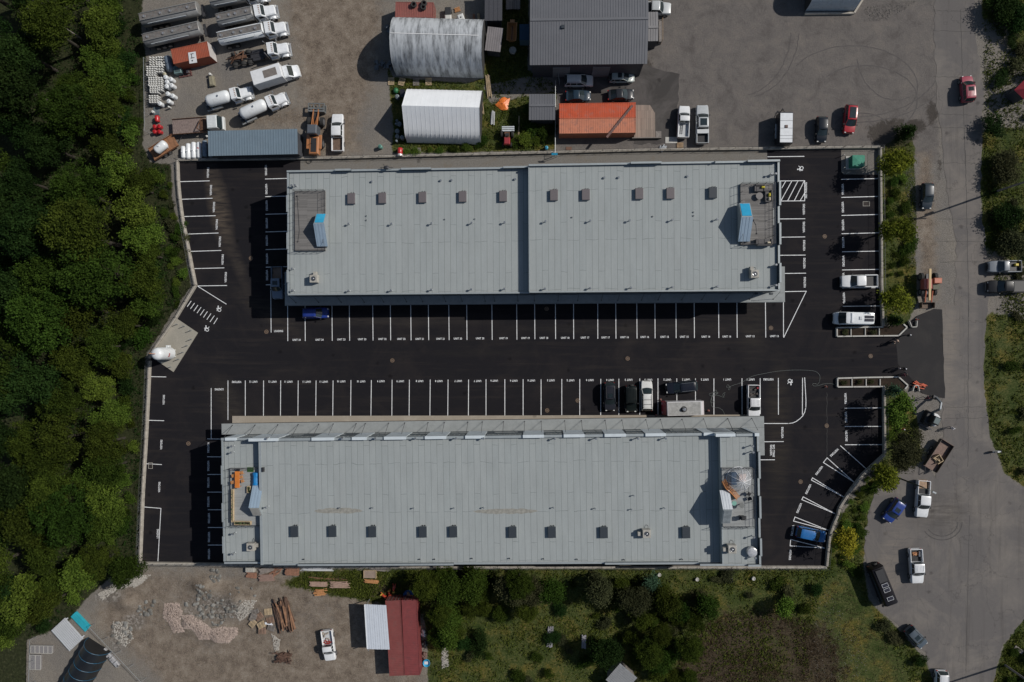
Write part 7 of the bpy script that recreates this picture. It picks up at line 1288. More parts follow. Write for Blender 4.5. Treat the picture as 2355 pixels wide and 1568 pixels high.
stack('U',1247,515,2.5,.9,.45,.3,'grey plank stack lying askew against the south wall',mat('plank_grey',(.22,.19,.17),.85,0,.35,2,stretch=(1,8,1)),6,seed=3); stack('U',1108,565,1.7,.9,.4,-.1,'short reddish lumber pile below the concrete block',S1,5,seed=4); stack('U',1355,508,1.1,1.1,.3,.8,'loose reddish offcuts against the south wall',S1,7,seed=5,messy=.3); stack('U',1487,530,2.2,1.3,.7,-.05,'big rusty brown lumber stack by the south wall',S1,9,seed=6)
stack('V',160,502,5.6,.75,.3,.02,'long white trim boards along the south wall',S3,7,seed=7); stack('V',365,476,1.4,.2,.2,-.08,'short pale blue boards at the right end of the white boards',mat('pale_blue_board',(.12,.3,.36),.6),3,seed=8); stack('V',730,505,2.8,.6,.3,-.08,'grey weathered boards beside the south wall',GREYW,6,seed=9)
stack('V',168,650,3.1,.75,.4,.0,'reddish lumber stack left of the pale lumber',S2,6,seed=10); stack('V',370,655,3.0,1.0,.4,.06,'pale pinkish lumber stack in the south yard',S2,8,seed=11,messy=.08); stack('V',280,598,7.0,.15,.1,-.03,'very long thin timber above the reddish lumber',S1,2,seed=15); stack('V',190,728,1.3,1.0,.4,.1,'small orange lumber pile in the south yard',mat('orange_lumber',(.42,.2,.08),.8,0,.25,4),6,seed=12,messy=.15); stack('V',670,625,2.4,.55,.35,-.07,'orange lumber stack below the timber frame',mat('orange_lumber',(.42,.2,.08),.8,0,.25,4),5,seed=13)
p = P('V',655,558,.5); o = thing('framed_crate', 'pale framed timber box beside the orange lumber', 'frame', (p.x,p.y,0)); MB().box(-.95,.95,-.6,.6,0,.35).build('panel', mat('frame_panel',(.26,.2,.16),.8,0,.15,2), o, smooth=False); MB().box(-1.02,1.02,.601,.66,0,.45).box(-1.02,-.96,-.65,.6,0,.45).box(.96,1.02,-.65,.6,0,.45).build('edge', PALE, o, smooth=False)
p = P('V',1168,625,.6); o = thing('wooden_trough', 'long narrow wooden box standing upright in the grass', 'box', (p.x,p.y,0), R(-2)); MB().box(-.4,.4,-1.0,1.0,0,.7).build('box', mat('worn_box_wood',(.2,.15,.125),.85,0,.3,2,stretch=(6,1,1)), o, smooth=False); MB().box(-.44,.44,1.001,1.06,0,.85).build('end_board', PALE, o, smooth=False)
p = P('U',1095,512,.6); o = thing('concrete_block', 'rounded pale concrete block against the south wall', 'block', (p.x,p.y,0)); MB().bbox(-.75,.75,-.42,.42,0,.7,.1).build('block', CONC, o); MB().cyl((-.25,0,.7),(-.25,0,.76),.1,n=10).cyl((.25,0,.7),(.25,0,.76),.1,n=10).build('stud', CONC, o)
# brown timber heap and pallet heap
def sticks(t, pts, label, m, n, L, seed, z=.7, name='timber_heap', rzs=(1.9,.2), spread=(1.3,2.2)):
    p = P(t, *pts, .4); r = random.Random(seed); q = MB()
    for k in range(n):
        x, y = r.uniform(-1,1)*spread[0], r.uniform(-1,1)*spread[1]; q.obox((x,y,.1+z*r.random()*(1-abs(x)/spread[0]*.6)),(L*r.uniform(.5,1),.16,.12),rzs[0]+r.uniform(-rzs[1],rzs[1]),0,r.uniform(-.06,.06))
    return tag(q.build(name, m, None, False, (p.x,p.y,0)), label, 'timber')
sticks('U',(1415,940),'heap of long dark brown timbers beside the broken pallets',mat('dark_brown_timber',(.10,.06,.042),.85,0,.5,2,stretch=(1,1,1)),70,4.6,3,rzs=(1.86,.12),spread=(1.25,1.0)); sticks('U',(1440,950),'orange brown timbers on top of the dark timber heap',mat('orange_brown_timber',(.24,.13,.075),.85,0,.4,2),11,4.2,8,z=.5,rzs=(1.86,.15),spread=(1.1,.9)).location.z = .45
for i, (x, y, a, l) in enumerate([(1270,905,.1,'upright pallet at the top of the pallet heap'),(1185,950,.6,'broken square pallet in the heap, left'),(1130,960,1.2,'grey pallet at the left of the heap'),(1205,1030,.5,'pallet at the lower middle of the heap'),(1290,985,.25,'grey pallet near the middle of the heap'),(1300,1055,-.3,'pallet at the lower right of the heap'),(1125,1015,.9,'reddish broken pallet at the lower left of the heap'),(1215,1085,.0,'half buried pallet at the bottom of the heap'),(1150,910,.3,'reddish crate at the upper left of the heap')]):
    pallet('U',x,y,a,l,[PALE,mat('pallet_brown',(.22,.14,.10),.8,0,.3,3),GREYW][i % 3],.05+.12*(i % 4),1.0,'broken pallets in the heap',up=.1*(i % 3-1))
p = P('U',1275,1025,.7); tag(MB().obox((0,0,.05),(1.3,.16,.03),-.1).obox((-.5,.15,.06),(.3,.35,.02),.3).obox((.35,.1,.07),(.4,.12,.02),.5).build('plastic_sheet', paint((.7,.72,.75)), None, False, (p.x,p.y,.62)), 'crumpled white plastic on the pallet heap', 'plastic')
# rotten stump
p = P('U',1405,1335,.4); r = random.Random(9); q = MB(); q.sph((0,0,.2),(1.1,.8,.55),14,8); [q.obox((r.uniform(-1.1,1.2),r.uniform(-.8,.7),.35+.4*r.random()),(r.uniform(.5,1.3),.12,.12),r.random()*3,r.uniform(-.4,.4),r.uniform(-.4,.4)) for _ in range(60)]; tag(q.build('root_stump', mat('root_brown',(.09,.05,.035),.9,0,.5,5,bump=.6), None, False, (p.x,p.y,-.1)), 'uprooted brown stump on the southern dirt yard', 'stump')
# cylinders
def drum(t, x, y, r, h, m, label, name='gas_cylinder', cat='cylinder', group='white gas cylinders', cap=True, lying=None):
    p = P(t, x, y, h); o = thing(name, label, cat, (p.x,p.y,0), 0, group)
    MB().loft([[(r*k*math.cos(q),r*k*math.sin(q),z) for q in np.linspace(0,2*math.pi,17)[:-1]] for z, k in ((0,.85),(.05,1),(h-.2*r,1),(h-.02,.8),(h,.3))]).build('shell', m, o)
    if cap: MB().torus((0,0,h+.06),r*.42,.03,14,5).cyl((0,0,h-.02),(0,0,h+.06),.04,n=8).build('collar', m, o)
    return o
CYW = mat('cylinder_white', (.6,.6,.58), .5, 0, .06, 3, dirt=(.25,.2,.16), dirtamt=.4)
proto = drum('A',160,540,.13,1.0,CYW,'small white gas cylinder standing packed among others on a pallet by the fence',group='small white gas cylinders packed on pallets'); remember(proto); first = True
SMALL = [(155,538,4,5,30,22),(236,535,3,4,26,25),(218,600,3,4,25,24),(128,625,4,5,24,20),(145,728,4,5,22,18),(240,730,2,7,24,19),(158,812,4,4,22,18),(152,900,4,4,24,20)]
for (x0, y0, nx_, ny_, dx, dy) in SMALL:
    for i in range(nx_):
        for j in range(ny_):
            x, y = x0+i*dx+3*(j % 2), y0+j*dy; p = P('A', x, y, 1.1)
            if first: proto.location = (p.x,p.y,.14); first = False
            else: copy_tree(proto, (p.x,p.y,.14), 0)
    pallet('A', x0+(nx_-1)*dx/2, y0+(ny_-1)*dy/2, 0, 'timber pallet hidden beneath packed white gas cylinders by the fence', GREYW, 0, 1.0, 'pallets under the gas cylinders')
for x, y, l in [(305,725,'large white cylinder at the top left of the pair rows'),(355,745,'large white cylinder, top right, leaning outwards'),(318,770,'large white cylinder, middle left of its cluster'),(362,803,'large white cylinder at the right of its cluster'),(315,812,'large white cylinder at the lower left of its cluster'),(325,882,'large white cylinder, left one below the gap'),(372,902,'large white cylinder, right one below the gap'),(335,952,'large white cylinder on the slatted pallet'),(252,975,'large white cylinder standing alone beside the small pallet')]:
    drum('A', x-6, y-4, .36, 1.15, TANKW, l, group='large white gas cylinders')
drum('A',330,1002,.14,.8,CYW,'tiny white cylinder casting a long shadow below the slatted pallet'); drum('A',178,1048,.22,.6,CYW,'short white cylinder leaning on the blue grey pallet'); drum('A',716,692,.2,.7,CYW,'small white cylinder above the mossy block'); drum('A',688,1278,.17,.7,CYW,'small white cylinder at the top left corner of the blue grey shed'); drum('A',288,690,.3,.7,mat('cream_cyl',(.4,.37,.27),.6),'cream coloured cylinder cluster piece above the large cylinders')
pallet('A',372,960,1.57,'slatted pallet under the last large cylinders',GREYW,0); pallet('A',368,800,1.57,'slatted pallet under the middle large cylinders',GREYW,0)
RDM = paint((.40,.015,.02)); 
htank('A',(224,1085),(226,1150),.5,.38,RDM,'red_tank','single red horizontal tank above the four red drums')
for x, y, l in [(195,1188,'upper left of the four red drums'),(238,1185,'upper right of the four red drums'),(195,1235,'lower left of the four red drums'),(240,1235,'lower right of the four red drums')]: drum('A',x,y,.33,.85,RDM,l,'red_drum','drum','four red drums')
TQ = mat('teal_plastic',(.10,.24,.2),.5); drum('B',438,1375,.33,.9,TQ,'teal round drum near the north wall','teal_drum','drum',None); drum('C',438,1385,.27,.8,mat('sky_blue_plastic',(.04,.3,.45),.4),'bright blue drum among weeds by the north wall','blue_drum','drum',None)
GD = mat('grey_barrel',(.2,.23,.25),.5,0,.15,3)
for x, y, r, l in [(597,1132,.2,'smallest grey drum at the top of the row beside the white tent'),(620,1162,.36,'large grey drum, uppermost beside the white tent'),(590,1162,.18,'small grey drum left of the uppermost large drum'),(600,1230,.36,'large grey drum, middle one beside the white tent'),(600,1280,.33,'large grey drum, lower left beside the white tent'),(645,1290,.33,'large grey drum touching the white tent wall'),(592,1322,.18,'small grey drum at the bottom of the row'),(600,905,.35,'grey drum beside the dark panel left of the white tent')]: drum('B',x,y,r,.9,GD,l,'grey_drum','drum','grey drums left of the white tent')
p = P('B',648,868,.9); tag(MB().obox((0,0,.5),(.8,1.2,.08),0,.35).build('solar_panel', mat('solar_cell',(.03,.03,.04),.25,0,.2,8), None, False, (p.x,p.y,0)), 'dark panel leaning at the upper left of the white tent', 'panel')
p = P('B',588,850,.3); tag(MB().sph((0,0,.25),(.45,.5,.35),10,6).build('green_bag', mat('green_film',(.02,.13,.05),.5,0,.4,5,bump=.8), None, True, (p.x,p.y,0)), 'dark green bag beside the grey drum', 'bag')
# machinery scraps left of stained tent
for x, y, rz, l in [(418,610,.1,'dark machine part, left of three beside the stained tent'),(468,612,-.1,'dark machine part, middle of three beside the stained tent'),(525,622,.05,'dark machine part touching the stained tent'),(518,272,.7,'pale scrap panel at the stained tent upper left corner')]:
    p = P('B',x,y,.5); r = random.Random(x); q = MB(); [q.obox((r.uniform(-.3,.3),r.uniform(-.6,.6),.2+.4*r.random()),(r.uniform(.2,.6),r.uniform(.2,.9),r.uniform(.15,.4)),r.uniform(-.3,.3)) for _ in range(7)]; q.cyl((0,.2,.3),(0,.2,.8),.2,n=10); tag(q.build('machine_part', mat('dull_machine_grey',(.11,.12,.13),.6,.2,.4,3), None, False, (p.x,p.y,0), rz), l, 'machine part', 'machine scrap beside the stained tent')
p = P('B',628,1420,.9); o = thing('fuel_tank', 'red and white fuel tank at the north wall below the white tent', 'tank', (p.x,p.y,0)); MB().capsule((-.05,-.6,.7),(-.05,.6,.7),.42,n=18,dome=.3).build('shell', paint((.42,.02,.02)), o); MB().cyl((-.05,-.75,.7),(-.05,-.45,.7),.43,n=18).build('white_end', paint((.6,.6,.6)), o); MB().box(-.5,.4,-.6,.6,0,.35).build('stand', STEEL, o, smooth=False)
# skid with generator, mossy block
p = P('A',420,660,.7); o = thing('generator', 'teal grey generator on a timber skid below the orange red container', 'generator', (p.x,p.y,0), R(8)); MB().bbox(-.6,.6,-.6,.6,.15,1.0,.05).build('housing', mat('teal_grey_metal',(.13,.2,.2),.5,.1,.1,2), o); q = MB(); [q.box(-.4+k*.13,-.34+k*.13,-.4,.4,1.001,1.02) for k in range(7)]; q.build('louvre', BLACKP, o, smooth=False)
p = P('A',485,680,.2); o = thing('timber_skid', 'dark red skid strewn with small parts beside the teal generator', 'skid', (p.x,p.y,0), R(10)); q = MB(); [q.box(-1.1,1.1,y-.08,y+.08,0,.13) for y in (-.6,-.2,.2,.55)]; [q.box(x-.07,x+.07,-.7,.65,.131,.2) for x in (-1,-.3,.4,1.0)]; q.build('beams', mat('dark_red_beam',(.12,.05,.045),.8,0,.3,3), o, smooth=False); MB().bbox(.35,.75,-.2,.15,.201,.5,.05).build('small_box', paint((.5,.42,.38)), o)
p = P('A',640,590,.4); sticks('A',(610,598),'loose orange boards leaning below the white sign',mat('orange_wood',(.4,.19,.09),.8,0,.3,6),12,2.0,5,z=.4,rzs=(.2,.2),spread=(.8,.25))
p = P('A',735,760,.5); o = thing('stone_block', 'mossy yellow grey concrete block in the middle of the yard', 'block', (p.x,p.y,0), .12); MB().bbox(-.42,.42,-.8,.8,0,.65,.14).build('block', mat('mossy_stone',(.22,.2,.14),.9,0,.35,3,bump=.5), o)
# logs
for t, x, y, n, L, rz, l, m, w_ in [('B',1462,808,9,3.9,-1.47,'bundle of long pale poles right of the two tents',PALE,.8),('B',1405,1010,4,2.2,-1.5,'pale posts leaning at the right wall of the white tent',PALE,.25),('B',1503,1105,6,2.4,-1.63,'white and brown boards left of the old red tractor',S3,.6),('B',1748,1180,2,3.3,-1.6,'long pale pole standing right of the red tractor',PALE,.2),('C',305,1280,10,2.4,-1.35,'white and grey planks in the weeds below the small grey shed',mat('grey_white_plank',(.38,.34,.33),.8,0,.4,3),1.3),('B',1325,168,5,1.5,-1.5,'rusty red boards beside the shingled shed',S1,.4),('B',1372,165,5,1.6,-1.45,'pale yellow boards beside the shingled shed',PALE,.4),('B',1165,80,7,1.0,.3,'splintered orange planks above the white water tank',mat('orange_lumber',(.42,.2,.08),.8,0,.25,4),.7)]:
    p = P(t,x,y,.3); r = random.Random(x); q = MB(); [q.cyl((-L/2*r.uniform(.8,1),-w_/2+w_*k/n+r.uniform(-.02,.02),.1+.1*(k % 2)),(L/2*r.uniform(.8,1),-w_/2+w_*k/n+r.uniform(-.05,.05),.1+.1*(k % 2)),.055,n=7) for k in range(n)]; tag(q.build('pole_bundle', m, None, True, (p.x,p.y,0), rz), l, 'poles', 'bundles of poles and boards')
# orange tarp
p = P('B',1595,975,.2); r = random.Random(12); pts = [(1520,985),(1545,965),(1575,925),(1610,912),(1640,925),(1662,920),(1655,965),(1648,1000),(1645,1035),(1600,1040),(1575,1028),(1545,1005)]; pp = [P('B',x,y,.1)-p for x, y in pts]; q = MB(); ss = []
for k in (1,.8,.6,.4,.2,.03): ss.append([(a.x*k+r.uniform(-.04,.04), a.y*k+r.uniform(-.04,.04), .02+.35*(1-k)+r.uniform(0,.16)) for a in pp])
tag(q.loft(ss,cap=False).build('tarpaulin', mat('orange_tarp',(.68,.17,.03),.45,0,.12,2,bump=.8,bscale=4), None, True, (p.x,p.y,0)), 'crumpled bright orange tarpaulin on the ground beside the small grey shed', 'tarpaulin')
# bottom-left yard
def slats(t, x, y, L, W, n, rz, m, label, name, cat, z=.3, thick=.1):
    p = P(t,x,y,z); q = MB(); [q.box(-L/2,L/2,-W/2+W*k/n,-W/2+W*(k+.55)/n,z-thick,z) for k in range(n)]; q.box(-L/2+.2,-L/2+.4,-W/2,W/2,0,z-thick-.001).box(L/2-.4,L/2-.2,-W/2,W/2,0,z-thick-.001); return tag(q.build(name, m, None, False, (p.x,p.y,0), rz), label, cat)
slats('Z',632,1120,4.6,3.2,10,R(-47),mat('white_pipe',(.45,.47,.5),.45,0,.1,1,dirt=(.2,.2,.2)),'rack of long white pipes near the black tunnel tent','pipe_stack','pipes',.6,.25)
p = P('Z',755,1000,.5); q = MB(); [q.obox((0,-.55+.37*k,.3+.03*(k % 2)),(3.5,.36,.06)) for k in range(3)]; q.box(-1.7,1.7,-.6,.5,0,.26); tag(q.build('metal_sheets', mat('turquoise_sheet',(.03,.34,.42),.4,.1,.15,1.5), None, False, (p.x,p.y,0), R(-45)), 'turquoise metal sheets stacked at the edge of the woods', 'sheets')
for x, y, w_, h_, n, l in [(388,1262,3.7,1.25,5,'row of five grey wire panels at the bottom left yard'),(330,1383,1.85,2.4,2,'pair of grey panels below the row of five')]:
    p = P('Z',x,y,.4); o = thing('panel_stack', l, 'panels', (p.x,p.y,0)); MB().box(-w_/2,w_/2,-h_/2,h_/2,0,.35).build('panel', mat('grey_mesh_panel',(.2,.19,.19),.7,0,.2,8), o, smooth=False); q = MB(); [q.box(-w_/2+w_*k/n-.03,-w_/2+w_*k/n+.03,-h_/2,h_/2,.351,.4) for k in range(n+1)]; [q.box(-w_/2,w_/2,y_-.03,y_+.03,.401,.43) for y_ in (-h_/2,h_/2)]; q.build('frame', CAPW, o, smooth=False)
a, b = P('Z',985,1255), P('Z',1125,1410); c = (a+b)/2; q = MB(); [q.bbox(-1.9+k*.95,-1.9+(k+.93)*.95,-.35,.35,0,.5,.05) for k in range(4)]; r = random.Random(2); [q.obox((r.uniform(-1.8,1.8),r.uniform(-.2,.2),.55),(.3,.25,.1),r.random()*3) for _ in range(12)]; tag(q.build('concrete_planks', mat('pale_slab',(.32,.32,.33),.8,0,.3,3), None, False, (c.x,c.y,0), ang(a,b)), 'row of pale slabs beside the thin fence at the bottom left', 'slabs')
for t, x0, y0, x1, y1, l in [('Z',842,1050,1330,1568,'thin wire fence running down from the turquoise sheets'),('A',98,540,108,1230,'thin wire fence between the woods and the gas cylinders'),('Z',282,1175,272,1600,'thin wire fence left of the grey panels'),('C',522,760,520,1440,'thin grey fence right of the small grey shed'),('C',560,770,535,610,'short thin grey fence at the lower left corner of the large grey building')]:
    a, b = P(t,x0,y0,1.5), P(t,x1,y1,1.5); o = thing('wire_fence', l, 'fence', (a.x,a.y,0), ang(a,b), 'thin wire fences'); L = (b-a).length; n = max(2,int(L/2.5))
    for k in range(n+1): MB().cyl((L*k/n,0,0),(L*k/n,0,1.6),.035,n=6).build('post', STEEL, o)
    MB().cyl((0,0,1.6),(L,0,1.6),.035,n=6).build('rail', STEEL, o); q = MB(); [q.cyl((L*k/(n*6),0,.05),(L*min(1,(k+3)/(n*6)),0,1.58),.006,n=3,cap=False) for k in range(n*6)]; [q.cyl((L*k/(n*6),0,1.58),(L*min(1,(k+3)/(n*6)),0,.05),.006,n=3,cap=False) for k in range(n*6)]; q.build('mesh', STEEL, o, smooth=False)
# corrugated shed at the bottom, benches in the grass
q4 = [(1135,1385),(1292,1530),(1180,1640),(1000,1535)]; shed('W', [(1000,1540),(1135,1385),(1292,1530),(1157,1685)], 2.4, mat('bare_corrugated_iron',(.28,.285,.29),.45,.3,.15,1.2,dirt=(.1,.09,.08),dirtamt=.5), GREYW, 'corrugated iron roof among trees at the bottom edge', 'corrugated_shed', None, ribs=.3)
def board_pile(t, x, y, L, rz, label, m=mat('silver_boards',(.26,.25,.27),.8,0,.25,3), n=5, w_=.9, group='silvery board piles in the long grass'):
    return stack(t, x, y, L, w_, .35, rz, label, m, n, 'board_pile', 'boards', group, seed=int(x), messy=.02)
board_pile('W',472,1150,3.4,R(86),'silvery board pile standing out in the open grass'); board_pile('W',790,1195,2.2,R(88),'silvery board pile half in the shade of a tree',n=4,w_=.7)
p = P('D',1,1); o = None
# round white caps in the grass
for t, x, y, l in [('X',288,605,'round white cap in the grass, left one below the building'),('X',610,612,'round white cap in the grass, middle one below the building'),('X',820,598,'round white cap in the grass, right one below the building'),('W',1500,562,'round white cap beside the bluish bush'),('K',1803,598,'large round white concrete ring beyond the road')]:
    p = P(t,x,y,.4); k = 1.9 if t == 'K' else 1.0; o = thing('concrete_ring', l, 'concrete ring', (p.x,p.y,0), 0, 'white caps in the long grass'); MB().cyl((0,0,0),(0,0,.35),.3*k,n=18).build('body', CAPW, o); MB().torus((0,0,.36),.24*k,.06*k,18,6).build('rim', CAPW, o)
# pallets/steps etc near containers, small clutter
p = P('C',1612,1318,.02); tag(MB().box(-.95,.95,-.5,.5,0,.06).build('concrete_slab', CAPW, None, False, (p.x,p.y,0)), 'thin pale slab beside the new pallet', 'slab'); p = P('C',648,1396,.05); tag(MB().box(-.46,.46,-.27,.27,0,.05).build('hatch_cover', mat('brown_plate',(.14,.075,.05),.8), None, False, (p.x,p.y,0)), 'small brown hatch plate between containers and wall', 'hatch')
sticks('C',(1530,1390),'small heap of thin metal rods near the timber step',STEEL,14,1.1,3,z=.1,rzs=(.4,.9),spread=(.35,.2))
p = P('I',200,42,1.6); o = thing('sign_board', 'bright blue sign on posts at the north wall', 'sign', (p.x,p.y,0)); MB().obox((0,0,1.95),(.95,.35,.06),0,.5).build('board', BLUEG, o, smooth=False); [MB().cyl((x,0,0),(x,0,1.9),.04,n=8).build('post', STEEL, o) for x in (-.35,.35)]
# clutter right of the dull red container
for x, y, m, l, nm in [(1160,1105,mat('crinkled_silver',(.6,.6,.6),.25,.5,.2,4,bump=1.0,bscale=6),'crumpled silver sheet beside the dull red container','plastic_sheet'),(1170,1205,BLACKP,'black bags beside the dull red container','rubbish_bags'),(1168,1310,mat('brown_case',(.12,.07,.055),.6),'long brown case beside the dull red container','case')]:
    p = P('V',x,y,.3); r = random.Random(y); q = MB(); [q.sph((r.uniform(-.3,.3),r.uniform(-.5,.5),.25),(.3,.32,.3),9,6) for _ in range(6)]; tag(q.build(nm, m, None, True, (p.x,p.y,0)), l, nm.replace('_',' '))
p = P('V',1188,1395,.6); o = thing('paddling_boat', 'small blue and white boat beside the dull red container', 'boat', (p.x,p.y,0)); ss = [[(.6*k*math.cos(a),.65*k*math.sin(a),z) for a in np.linspace(0,2*math.pi,17)[:-1]] for z, k in ((0,.7),(.45,1),(.5,.95),(.45,.85),(.2,.6))]; MB().loft(ss).build('hull', mat('bright_blue_plastic',(.03,.30,.52),.4), o); MB().box(-.35,.25,-.2,.25,.35,.42).build('seat', paint((.6,.62,.64)), o, smooth=False)
p = P('V',1018,742,.6); o = thing('blue_boat', 'blue ribbed boat above the dull red container', 'boat', (p.x,p.y,0), .3); ss = [[(.85*k*math.cos(a),.65*k*math.sin(a),z) for a in np.linspace(0,2*math.pi,17)[:-1]] for z, k in ((0,.6),(.5,1),(.55,.93),(.2,.7))]; MB().loft(ss).build('hull', mat('royal_blue_plastic',(.02,.12,.38),.4,0,.2,4), o); MB().sph((0,.0,.45),(.28,.4,.15),10,6).build('cover', mat('tan_load',(.3,.2,.13),.8,0,.3,4), o)
for x, y, rz, l in [(790,760,-.7,'red orange implement, left one above the containers'),(845,735,-1.4,'red orange implement, middle one above the containers'),(885,690,1.5,'bright orange implement, topmost above the containers'),(915,765,.2,'pink red round implement at the container end')]:
    p = P('V',x,y,.4); o = thing('farm_implement', l, 'implement', (p.x,p.y,0), rz, 'red implements at the container ends'); r = random.Random(x); q = MB(); [q.obox((r.uniform(-.5,.5),r.uniform(-.15,.15),.2+.3*r.random()),(.7,.1,.12),r.uniform(-.5,.5)) for _ in range(6)]; q.cyl((.3,0,.1),(.3,0,.5),.22,n=12); q.build('frame', paint((.5,.07,.035)), o, smooth=False); MB().box(-.6,-.4,-.2,.2,.3,.7).build('guard', paint((.5,.3,.05)), o, smooth=False)
p = P('R',868,800,.3); r = random.Random(1); q = MB(); [q.obox((r.uniform(-.7,.9),r.uniform(-.4,.4)-.3*0,.12+.15*r.random()),(.8,.12,.12),r.uniform(-.5,.3)) for _ in range(14)]; tag(q.build('orange_formwork', mat('orange_steel',(.45,.08,.03),.6,.1,.4,4), None, False, (p.x+.5,p.y,0), -.25), 'pile of orange steel parts beside the small south planter', 'steel parts')
# lamp standard and power pole on the east side
b_ = P('AA',1640,732); o = thing('street_light', 'dark street light post leaning over the pickup by the turning circle', 'street light', (b_.x,b_.y,0), ang(b_, P('AA',1700,760))); MB().cyl((0,0,0),(0,0,7.2),.13,.09,n=12).build('pole', mat('dark_green_post',(.02,.035,.03),.5,.2), o); MB().tube([(0,0,7.15),(.7,0,7.35),(1.4,0,7.35)],.045).build('arm', mat('dark_green_post',(.02,.035,.03),.5,.2), o); MB().bbox(1.3,1.9,-.13,.13,7.25,7.42,.04).build('lamp_head', STEEL, o)
for t, x, y, h, l in [('K',1600,395,11.5,'wooden power pole beyond the road in the northeast'),('Y',1700,1405,11.5,'wooden power pole beyond the road at the bottom right')]:
    p = P(t,x,y); o = thing('power_pole', l, 'power pole', (p.x,p.y,0), 0, 'power poles east of the road'); MB().cyl((0,0,0),(0,0,h),.17,.11,n=12).build('pole', GREYW, o); MB().box(-1.2,1.2,-.06,.06,h-.9,h-.75).build('cross_arm', GREYW, o, smooth=False); [MB().cyl((x_,0,h-.75),(x_,0,h-.55),.05,n=8).build('insulator', CAPW, o) for x_ in (-1.1,0,1.1)]; MB().cyl((.3,.25,h-2.6),(.3,.25,h-1.6),.22,n=14).build('transformer', STEEL, o)
p = P('R',1620,1425,.5); o = thing('motorcycle', 'small dark and white motorcycle on the far road edge', 'motorcycle', (p.x,p.y,0), .1); [MB().torus((x_,0,.32),.26,.07,18,6,'y').build('wheel', TYRE, o) for x_ in (-.65,.65)]; MB().loft([[(-.6,-.12,.5),(-.6,.12,.5),(-.6,.1,.8),(-.6,-.1,.8)],[(.0,-.16,.4),(.0,.16,.4),(.0,.14,.95),(.0,-.14,.95)],[(.5,-.1,.5),(.5,.1,.5),(.5,.08,.85),(.5,-.08,.85)]]).build('body', paint((.5,.52,.52)), o); MB().cyl((.5,-.35,1.0),(.5,.35,1.0),.025,n=6).build('handlebar', BLACKP, o); MB().bbox(-.55,-.05,-.13,.13,.9,1.0,.03).build('seat', BLACKP, o)
# red roof corner at the right edge
p = P('E',1905,838,3.0); o = thing('red_roofed_kiosk', 'red roofed hut whose corner enters at the right edge', 'hut', (p.x,p.y,0), R(45)); MB().box(-.9,.9,-.9,.9,0,2.7).build('wall', DKW, o, smooth=False); MB().loft([[(-1.15,-1.15,2.7),(1.15,-1.15,2.7),(1.15,1.15,2.7),(-1.15,1.15,2.7)],[(-.05,-.05,3.4),(.05,-.05,3.4),(.05,.05,3.4),(-.05,.05,3.4)]]).build('roof', mat('red_roof',(.25,.02,.03),.5), o, smooth=False)
p = P('Y',1838,1268,.3); tag(MB().obox((0,0,.15),(1.5,.65,.12),-.6).cyl((-.2,.1,.2),(-.2,.1,.26),.08,n=8).cyl((.3,-.15,.2),(.3,-.15,.26),.08,n=8).build('pallet_board', GREYW, None, False, (p.x,p.y,0)), 'grey board with two knobs among bushes at the right edge', 'board')
# ================================================================== vegetation
def leaf_mat(name, dark, light, yel=0.0):
    m = bpy.data.materials.new(name); m.use_nodes = True; t = m.node_tree; L = t.links; b = t.nodes['Principled BSDF']; b.inputs['Roughness'].default_value = .8; b.inputs['Specular IOR Level'].default_value = .06
    at = NN(t,'ShaderNodeVertexColor', layer_name='tint'); oi = NN(t,'ShaderNodeObjectInfo'); sp = NN(t,'ShaderNodeSeparateColor'); L.new(at.outputs[0], sp.inputs[0])
    mx = NN(t,'ShaderNodeMix',data_type='RGBA'); mx.inputs[6].default_value = rgba(dark); mx.inputs[7].default_value = rgba(light); L.new(sp.outputs[0], mx.inputs[0])
    hv = NN(t,'ShaderNodeHueSaturation'); r1 = NN(t,'ShaderNodeMapRange'); r1.inputs[3].default_value = .487; r1.inputs[4].default_value = .52; L.new(oi.outputs['Random'], r1.inputs[0]); L.new(r1.outputs[0], hv.inputs['Hue'])
    r2 = NN(t,'ShaderNodeMapRange'); r2.inputs[3].default_value = .72; r2.inputs[4].default_value = 1.25
    mm = NN(t,'ShaderNodeMath',operation='FRACT'); m3 = NN(t,'ShaderNodeMath',operation='MULTIPLY'); m3.inputs[1].default_value = 7.31; L.new(oi.outputs['Random'], m3.inputs[0]); L.new(m3.outputs[0], mm.inputs[0]); L.new(mm.outputs[0], r2.inputs[0]); L.new(r2.outputs[0], hv.inputs['Value'])
    L.new(mx.outputs[2], hv.inputs['Color']); L.new(hv.outputs[0], b.inputs['Base Color'])
    tr = NN(t,'ShaderNodeBsdfTranslucent'); L.new(hv.outputs[0], tr.inputs[0]); ms = NN(t,'ShaderNodeMixShader'); ms.inputs[0].default_value = .25; L.new(b.outputs[0], ms.inputs[1]); L.new(tr.outputs[0], ms.inputs[2]); L.new(ms.outputs[0], t.nodes['Material Output'].inputs[0])
    return m
BARK = mat('bark', (.035,.029,.022), .9, 0, .3, 6)
